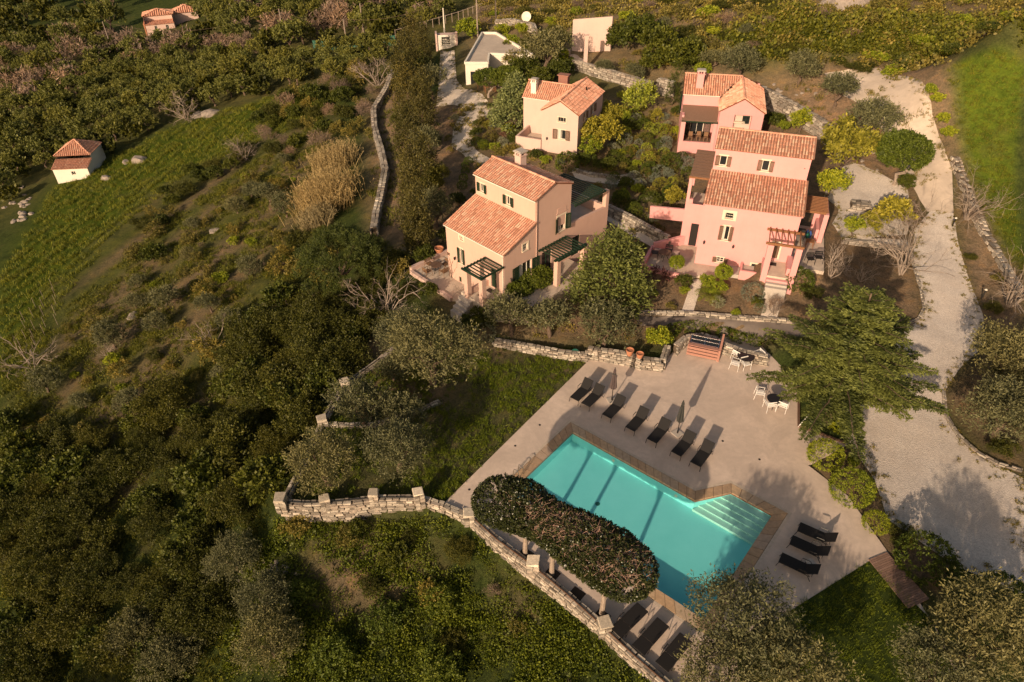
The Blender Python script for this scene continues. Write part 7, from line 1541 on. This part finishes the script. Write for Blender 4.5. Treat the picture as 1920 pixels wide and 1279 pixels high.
far += fill(('wild_far', 'olive_far', 'twig_far'), 'grove_tree', [(0,200),(250,115),(480,105),(690,85),(830,50),(840,20),(500,15),(330,25),(250,70),(0,70)], 4.6, 1.9, 3.0, 'tree in the far mixed woods below the distant farmhouse', 'tree', 'trees of the far mixed woods', limit=290, seed=12, avoid=(FARM,))
fill('twig_far', 'bare_tree', [(30,190),(180,100),(260,90),(480,100),(520,60),(800,5),(830,20),(560,80),(300,120),(60,210)], 8, 2.6, 4.0, 'brown leafless tree in the line of thickets across the valley', 'tree', 'leafless trees across the valley', limit=60, seed=13, avoid=(FARM,))
fill(('wild_far', 'olive_far'), 'far_tree', [(0,75),(240,60),(250,20),(330,15),(420,8),(900,2),(900,-60),(0,-60)], 9, 2.8, 4.5, 'tree in the uppermost woods at the top edge of the picture', 'tree', 'trees of the uppermost woods', limit=250, seed=14, avoid=(FARM,))
fill(('scrub', 'scrub', 'wild', 'bright', 'twig'), 'hill_bush', [(900,60),(900,0),(1100,-40),(1600,-40),(1925,-60),(1925,60),(1700,60),(1420,100),(1340,95),(1150,50),(1000,60)], 3.2, .7, 1.7, 'scrubby bush on the dry hillside above the villas', 'bush', 'bushes on the hillside above the villas', limit=240, seed=15, sz=.7)
fill(('wild', 'bright', 'dark'), 'hill_bush', [(1360,70),(1925,50),(1925,125),(1740,112),(1420,116)], 2.3, .9, 1.6, 'low rounded green thicket bush above the upper driveway', 'bush', 'green thicket above the driveway', limit=170, seed=16, sz=.5)
fill(('scrub', 'twig', 'wild'), 'bank_shrub', [(1795,330),(1820,380),(1860,470),(1900,540),(1920,640),(1860,620),(1815,480),(1795,400)], 2.4, .4, .8, 'dry low shrub on the bank right of the road', 'bush', 'dry shrubs on the right bank', limit=30, seed=17)
fill(('dark', 'wild'), 'bank_shrub', [(1850,640),(1925,640),(1925,880),(1880,870),(1840,760)], 2.0, .7, 1.2, 'dark shrub between the big olives at the right edge', 'bush', 'dark shrubs at the right edge', limit=16, seed=18)
fill(('ball', 'ball_silver', 'ball_lime', 'ball_scrub', 'silver', 'dark', 'ball', 'scrub'), 'garden_shrub', [(1140,290),(1175,215),(1265,205),(1285,260),(1290,330),(1265,400),(1200,380),(1140,340)], 1.25, .42, .85, 'low rounded shrub filling a gap in the rock garden', 'shrub', 'small shrubs of the rock garden', limit=70, seed=31, avoid=(PADS[6][0], PADS[3][0]))
fill(('ball', 'dark', 'ball_scrub', 'silver', 'scrub', 'bright'), 'garden_shrub', [(895,225),(940,215),(985,260),(1000,290),(1060,300),(1130,300),(1130,320),(1060,318),(960,296),(900,285)], 1.5, .45, .9, 'small shrub in the beds around the cream villa', 'shrub', 'small shrubs round the cream villa', limit=40, seed=32, avoid=(PADS[5][0],))
fill(('dark', 'ball', 'scrub', 'silver'), 'garden_shrub', [(1085,350),(1200,350),(1260,400),(1280,440),(1240,440),(1150,390)], 1.5, .4, .85, 'small shrub in the bed above the stepped path', 'shrub', 'small shrubs above the stepped path', limit=30, seed=33, avoid=(PADS[2][0], PADS[3][0]))
fill(('bright', 'ball', 'dark', 'silver', 'scrub'), 'garden_shrub', [(1215,545),(1275,560),(1270,588),(1215,585)], 1.4, .4, .7, 'small shrub in the bed left of the side path', 'shrub', 'small shrubs left of the side path', limit=10, seed=34)
fill(('bright', 'dark', 'silver', 'scrub'), 'garden_shrub', [(1315,545),(1420,560),(1425,590),(1310,588)], 1.3, .35, .65, 'small shrub in the bed below the pink villa', 'shrub', 'small shrubs below the pink villa', limit=14, seed=35)
fill(('dark', 'wild', 'scrub'), 'garden_shrub', [(1105,545),(1200,560),(1200,590),(1000,590),(940,575)], 1.5, .6, 1.0, 'dark shrub in the bed behind the bed olives', 'shrub', 'dark shrubs behind the bed olives', limit=20, seed=36, avoid=(PADS[2][0],))
fill(('dark', 'wild', 'scrub', 'bright'), 'hill_bush', [(900,60),(1060,40),(1060,110),(1000,185),(950,160),(960,110)], 2.4, .8, 1.4, 'dark bush on the bank around the white flat roofed house', 'bush', 'bushes round the white house', limit=26, seed=37)
fill(('olive', 'scrub', 'wild'), 'hill_bush', [(1100,40),(1420,60),(1430,130),(1330,130),(1180,140)], 2.6, .8, 1.5, 'bush on the bank behind the rear villas', 'bush', 'bushes behind the rear villas', limit=40, seed=38, sz=.8)
fill(('wild_near', 'wild', 'wild_near'), 'broad_tree', [(480,640),(560,560),(690,590),(700,650),(620,720),(540,780),(480,880),(430,860)], 3.0, 1.7, 2.5, 'tall leafy tree in the dark belt left of the lawn wall', 'tree', 'tall leafy trees left of the lawn wall', limit=30, seed=39, avoid=AV)
fill(('wild', 'twig', 'scrub', 'wild', 'bright'), 'slope_shrub', [(620,1000),(860,985),(985,1090),(1120,1200),(1240,1330),(900,1330),(760,1150),(620,1060)], 2.2, .4, .9, 'small shrub standing out of the ivy below the stone walls', 'shrub', 'small shrubs in the ivy slope', limit=44, seed=41, avoid=(grow(TERR, .8),))
def mass(name, kind, pts, r0, r1, label, seed):
    if not pts: return
    rng = np.random.default_rng(seed); P = np.array(pts); Z = surf_h(P[:, 0], P[:, 1]); me = bpy.data.meshes.new(name); me.vertices.add(len(P)); me.vertices.foreach_set('co', np.c_[P, Z].astype(np.float32).ravel())
    a = me.attributes.new('scl', 'FLOAT', 'POINT'); a.data.foreach_set('value', rng.uniform(r0, r1, len(P)).astype(np.float32)); me.update(); gn(name, me, bpy.data.objects.new(name+'_source', PROTO[kind][0][1]), label, 'woods')
def gn(name, me, pr, label, cat):
    ng = bpy.data.node_groups.new(name, 'GeometryNodeTree'); ng.interface.new_socket('Geometry', in_out='INPUT', socket_type='NodeSocketGeometry'); ng.interface.new_socket('Geometry', in_out='OUTPUT', socket_type='NodeSocketGeometry')
    i_ = ng.nodes.new('NodeGroupInput'); o_ = ng.nodes.new('NodeGroupOutput'); ip = ng.nodes.new('GeometryNodeInstanceOnPoints'); oi = ng.nodes.new('GeometryNodeObjectInfo'); oi.inputs['Object'].default_value = pr
    rv = ng.nodes.new('FunctionNodeRandomValue'); rv.data_type = 'FLOAT_VECTOR'; rv.inputs[0].default_value = (-.25, -.25, 0); rv.inputs[1].default_value = (.25, .25, 6.28); na = ng.nodes.new('GeometryNodeInputNamedAttribute'); na.data_type = 'FLOAT'; na.inputs[0].default_value = 'scl'
    L = ng.links.new; L(i_.outputs[0], ip.inputs['Points']); L(oi.outputs['Geometry'], ip.inputs['Instance']); L(rv.outputs[0], ip.inputs['Rotation']); L(na.outputs[0], ip.inputs['Scale']); L(ip.outputs[0], o_.inputs[0])
    o = link(name, me); m = o.modifiers.new('scatter', 'NODES'); m.node_group = ng; tag(o, label, cat, None, 'stuff'); return o
mass('far_olive_woods', 'olive_far', far, 1.4, 2.6, 'far olive groves and woods merging into one mass', 5)
# ---- ground cover (nobody could count it)
def tuft_mesh(rng, kind):
    if kind == 'grass':
        n = 26; base = np.c_[rng.normal(0, .16, (n, 2)), np.zeros(n)]; d = unit(np.c_[rng.normal(0, .5, (n, 2)), np.ones(n)]); L = rng.uniform(.14, .34, (n, 1)); s = unit(np.cross(d, rng.normal(size=d.shape)))*.018
        V = np.stack([base-s, base+s, base+d*L+s*.2, base+d*L-s*.2], 1).reshape(-1, 3); return V, np.arange(len(V)).reshape(-1, 4), np.repeat(rng.uniform(0, 1, n), 4)
    n = 60 if kind == 'leafy' else 36; pos = np.c_[rng.normal(0, .28, (n, 2)), np.abs(rng.normal(.12, .12, n))]; d = unit(rng.normal(size=(n, 3))+[0, 0, .6]); s = unit(np.cross(d, rng.normal(size=d.shape))); L = rng.uniform(.10, .2, (n, 1)); w = L*.35
    V = np.stack([pos, pos+d*L*.5+s*w, pos+d*L, pos+d*L*.5-s*w], 1).reshape(-1, 3); return V, np.arange(len(V)).reshape(-1, 4), np.repeat(np.clip(pos[:, 2]*1.6+rng.uniform(0, .6, n), 0, 1), 4)
def scatter(name, kind, key, poly, dens, s0, s1, label, cat, seed, avoid=(), patchy=0.0, world=False, edge=0, rows=None):
    rng = np.random.default_rng(seed); P = np.array(poly if world else apoly(poly)); (x0, y0), (x1, y1) = P.min(0), P.max(0); n = int((x1-x0)*(y1-y0)*dens)
    X = rng.uniform(x0, x1, n); Y = rng.uniform(y0, y1, n); ok = poly_sd(X, Y, [tuple(p) for p in P]) < 0
    for av in avoid: ok &= poly_sd(X, Y, av) > .15
    if rows: ok &= (np.sin((X*cos(rows[0])+Y*sin(rows[0]))*2*pi/rows[1])+rng.normal(0, .25, len(X))) > -.15
    if edge: ok &= np.abs(poly_sd(X, Y, [tuple(p) for p in P])) < np.abs(rng.normal(0, edge, len(X)))
    if patchy: ok &= (np.sin(X*.9+1.7*np.sin(Y*.6))+np.sin(Y*1.1+1.3*np.sin(X*.7+1))+rng.normal(0, .7, n)) > patchy
    X, Y = X[ok], Y[ok]; Z = surf_h(X, Y); me = bpy.data.meshes.new(name); me.vertices.add(len(X)); me.vertices.foreach_set('co', np.stack([X, Y, Z], 1).astype(np.float32).ravel())
    a = me.attributes.new('scl', 'FLOAT', 'POINT'); a.data.foreach_set('value', rng.uniform(s0, s1, len(X)).astype(np.float32)); me.update()
    pr = bpy.data.objects.new(name+'_source', leaf_mesh(name+'_source', LM[key], tuft_mesh(rng, kind)))
    ng = bpy.data.node_groups.new(name, 'GeometryNodeTree'); ng.interface.new_socket('Geometry', in_out='INPUT', socket_type='NodeSocketGeometry'); ng.interface.new_socket('Geometry', in_out='OUTPUT', socket_type='NodeSocketGeometry')
    i_ = ng.nodes.new('NodeGroupInput'); o_ = ng.nodes.new('NodeGroupOutput'); ip = ng.nodes.new('GeometryNodeInstanceOnPoints'); oi = ng.nodes.new('GeometryNodeObjectInfo'); oi.inputs['Object'].default_value = pr
    rv = ng.nodes.new('FunctionNodeRandomValue'); rv.data_type = 'FLOAT_VECTOR'; rv.inputs[0].default_value = (-.25, -.25, 0); rv.inputs[1].default_value = (.25, .25, 6.28); na = ng.nodes.new('GeometryNodeInputNamedAttribute'); na.data_type = 'FLOAT'; na.inputs[0].default_value = 'scl'
    L = ng.links.new; L(i_.outputs[0], ip.inputs['Points']); L(oi.outputs['Geometry'], ip.inputs['Instance']); L(rv.outputs[0], ip.inputs['Rotation']); L(na.outputs[0], ip.inputs['Scale']); L(ip.outputs[0], o_.inputs[0])
    o = link(name, me); m = o.modifiers.new('scatter', 'NODES'); m.node_group = ng; tag(o, label, cat, None, 'stuff'); return o
scatter('lawn_grass', 'grass', 'grass', LAWN, 16, .5, .9, 'patchy short grass of the olive lawn beside the pool', 'grass', 1, (TERR,), -.9, True)
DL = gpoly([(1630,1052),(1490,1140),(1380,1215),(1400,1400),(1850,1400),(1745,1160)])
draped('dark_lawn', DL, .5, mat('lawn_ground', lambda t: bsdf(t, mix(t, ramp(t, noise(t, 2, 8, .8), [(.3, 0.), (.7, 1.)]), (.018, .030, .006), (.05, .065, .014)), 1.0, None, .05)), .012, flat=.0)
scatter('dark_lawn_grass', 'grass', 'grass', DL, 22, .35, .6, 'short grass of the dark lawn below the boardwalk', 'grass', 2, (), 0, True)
IV = [(515,985),(620,985),(790,975),(860,985),(985,1085),(1120,1195),(1260,1330),(700,1400),(420,1320),(430,1100),(480,1040)]
scatter('ivy_cover', 'leafy', 'ivy', IV, 16, .45, 1.0, 'bright green ivy and weeds covering the slope below the stone walls', 'ivy', 3, (TERR,), -.7)
scatter('slope_weeds', 'leafy', 'weed', [(0,1279),(0,640),(110,590),(330,400),(480,300),(600,230),(640,300),(560,560),(520,900),(500,980),(440,1279)], 1.6, .4, 1.0, 'rough weeds and grass on the left slope', 'weeds', 4, (LAWN,), .1)
scatter('slope_grass', 'grass', 'weed', [(0,1279),(0,640),(110,590),(330,400),(480,300),(600,230),(640,300),(560,560),(520,900),(500,980),(440,1279)], 7.5, .5, 1.3, 'long tufty grass on the left slope', 'grass', 5, (LAWN,), -.3)
_ra, _rb = at(120, 600), at(560, 200); ROWA = math.atan2(_rb[1]-_ra[1], _rb[0]-_ra[0])+pi/2
scatter('field_grass', 'grass', 'crop', [(0,760),(0,520),(100,350),(330,235),(560,165),(650,165),(600,225),(450,280),(320,350),(200,450),(110,580),(60,740)], 4.5, .8, 1.6, 'lush rows of green crop in the terraced field', 'crop', 6, rows=(ROWA, 1.7))
scatter('right_meadow', 'grass', 'crop', [(1770,130),(1925,124),(1925,520),(1880,465),(1838,380),(1793,250)], 10, .45, .95, 'bright green meadow at the upper right', 'grass', 7)
scatter('hill_bracken', 'leafy', 'weed', [(1340,75),(1925,40),(1925,124),(1740,114),(1425,118)], 3.0, 1.2, 2.6, 'dense low bracken above the upper driveway', 'ground cover', 8)
scatter('hill_scrub', 'leafy', 'scrub', [(900,60),(900,-10),(1925,-50),(1925,60),(1420,110),(1150,50)], 1.0, 1.2, 2.4, 'dry low growth on the hillside', 'ground cover', 9, (), -.2)
scatter('garden_weeds', 'leafy', 'scrub', [(830,200),(960,180),(1230,180),(1300,260),(1280,400),(1200,470),(1130,330),(880,330)], 1.5, .5, 1.1, 'low mixed planting between the rear garden shrubs', 'ground cover', 10, tuple(p for p in (PADS[2][0], PADS[5][0])), .3)
scatter('bed_litter', 'leafy', 'scrub', [(930,640),(1100,655),(1240,640),(1200,600),(900,590)], 2.5, .4, .9, 'leaf litter and low plants in the olive bed', 'ground cover', 11, (TERR, LAWN), .1)
scatter('bank_grass', 'grass', 'scrub', [(1420,190),(1500,150),(1740,140),(1770,280),(1690,300),(1570,240)], 2.0, .8, 1.6, 'dry grass on the upper bank', 'grass', 12, (), .5)
scatter('verge_grass', 'grass', 'weed', [(700,140),(760,120),(820,200),(830,330),(800,470),(700,470),(690,300)], 2.2, .8, 1.8, 'grass between the dry stone wall and the cypresses', 'grass', 13, (), .2)
RD = {'gravel_road': [(1592,832),(1640,900),(1664,975),(1730,1020),(1792,1062),(1860,1090),(1925,1120),(1925,900),(1862,868),(1812,832),(1775,780),(1770,735),(1800,690),(1850,645),(1843,590),(1815,520),(1795,450),(1788,400),(1745,395),(1715,430),(1712,500),(1735,560),(1722,600),(1670,622),(1600,640),(1560,720),(1570,790)],
 'driveway': [(1785,320),(1768,270),(1748,215),(1725,150),(1650,130),(1570,135),(1600,165),(1660,190),(1690,240),(1705,300),(1720,350)], 'gravel_yard': [(1560,320),(1600,305),(1650,325),(1700,352),(1712,400),(1700,440),(1640,445),(1580,450),(1560,420),(1575,395),(1545,370)],
 'lane': [(818,200),(822,165),(826,95),(852,95),(856,150),(868,165),(905,178),(930,210),(900,230),(885,255),(890,280),(935,305),(960,320),(930,322),(880,300),(846,275),(850,240),(872,205),(845,196)]}
for i, (k_, p_) in enumerate(RD.items()): scatter('verge_weeds', 'leafy', 'scrub', p_, 14, .18, .5, 'dry weeds and litter along the ragged edge of the '+k_.replace('_', ' '), 'weeds', 50+i, (), 0, False, .45)
# unseen trees, added just outside the picture to darken the near corner
for i, (x, y, R) in enumerate(((-20, 2, 3.2), (-26, 10, 3.4), (-14, -5, 3.4), (12, -2, 3.0), (20, 3, 3.0), (6, -8, 3.6))):
    place('wild_near', 'added_shade_tree', (x, y, hs(x, y)), R, 'tall unseen evergreen added outside the near edge of the picture for its shade', 'tree', 'evergreens added outside the near edge', sz=1.5)
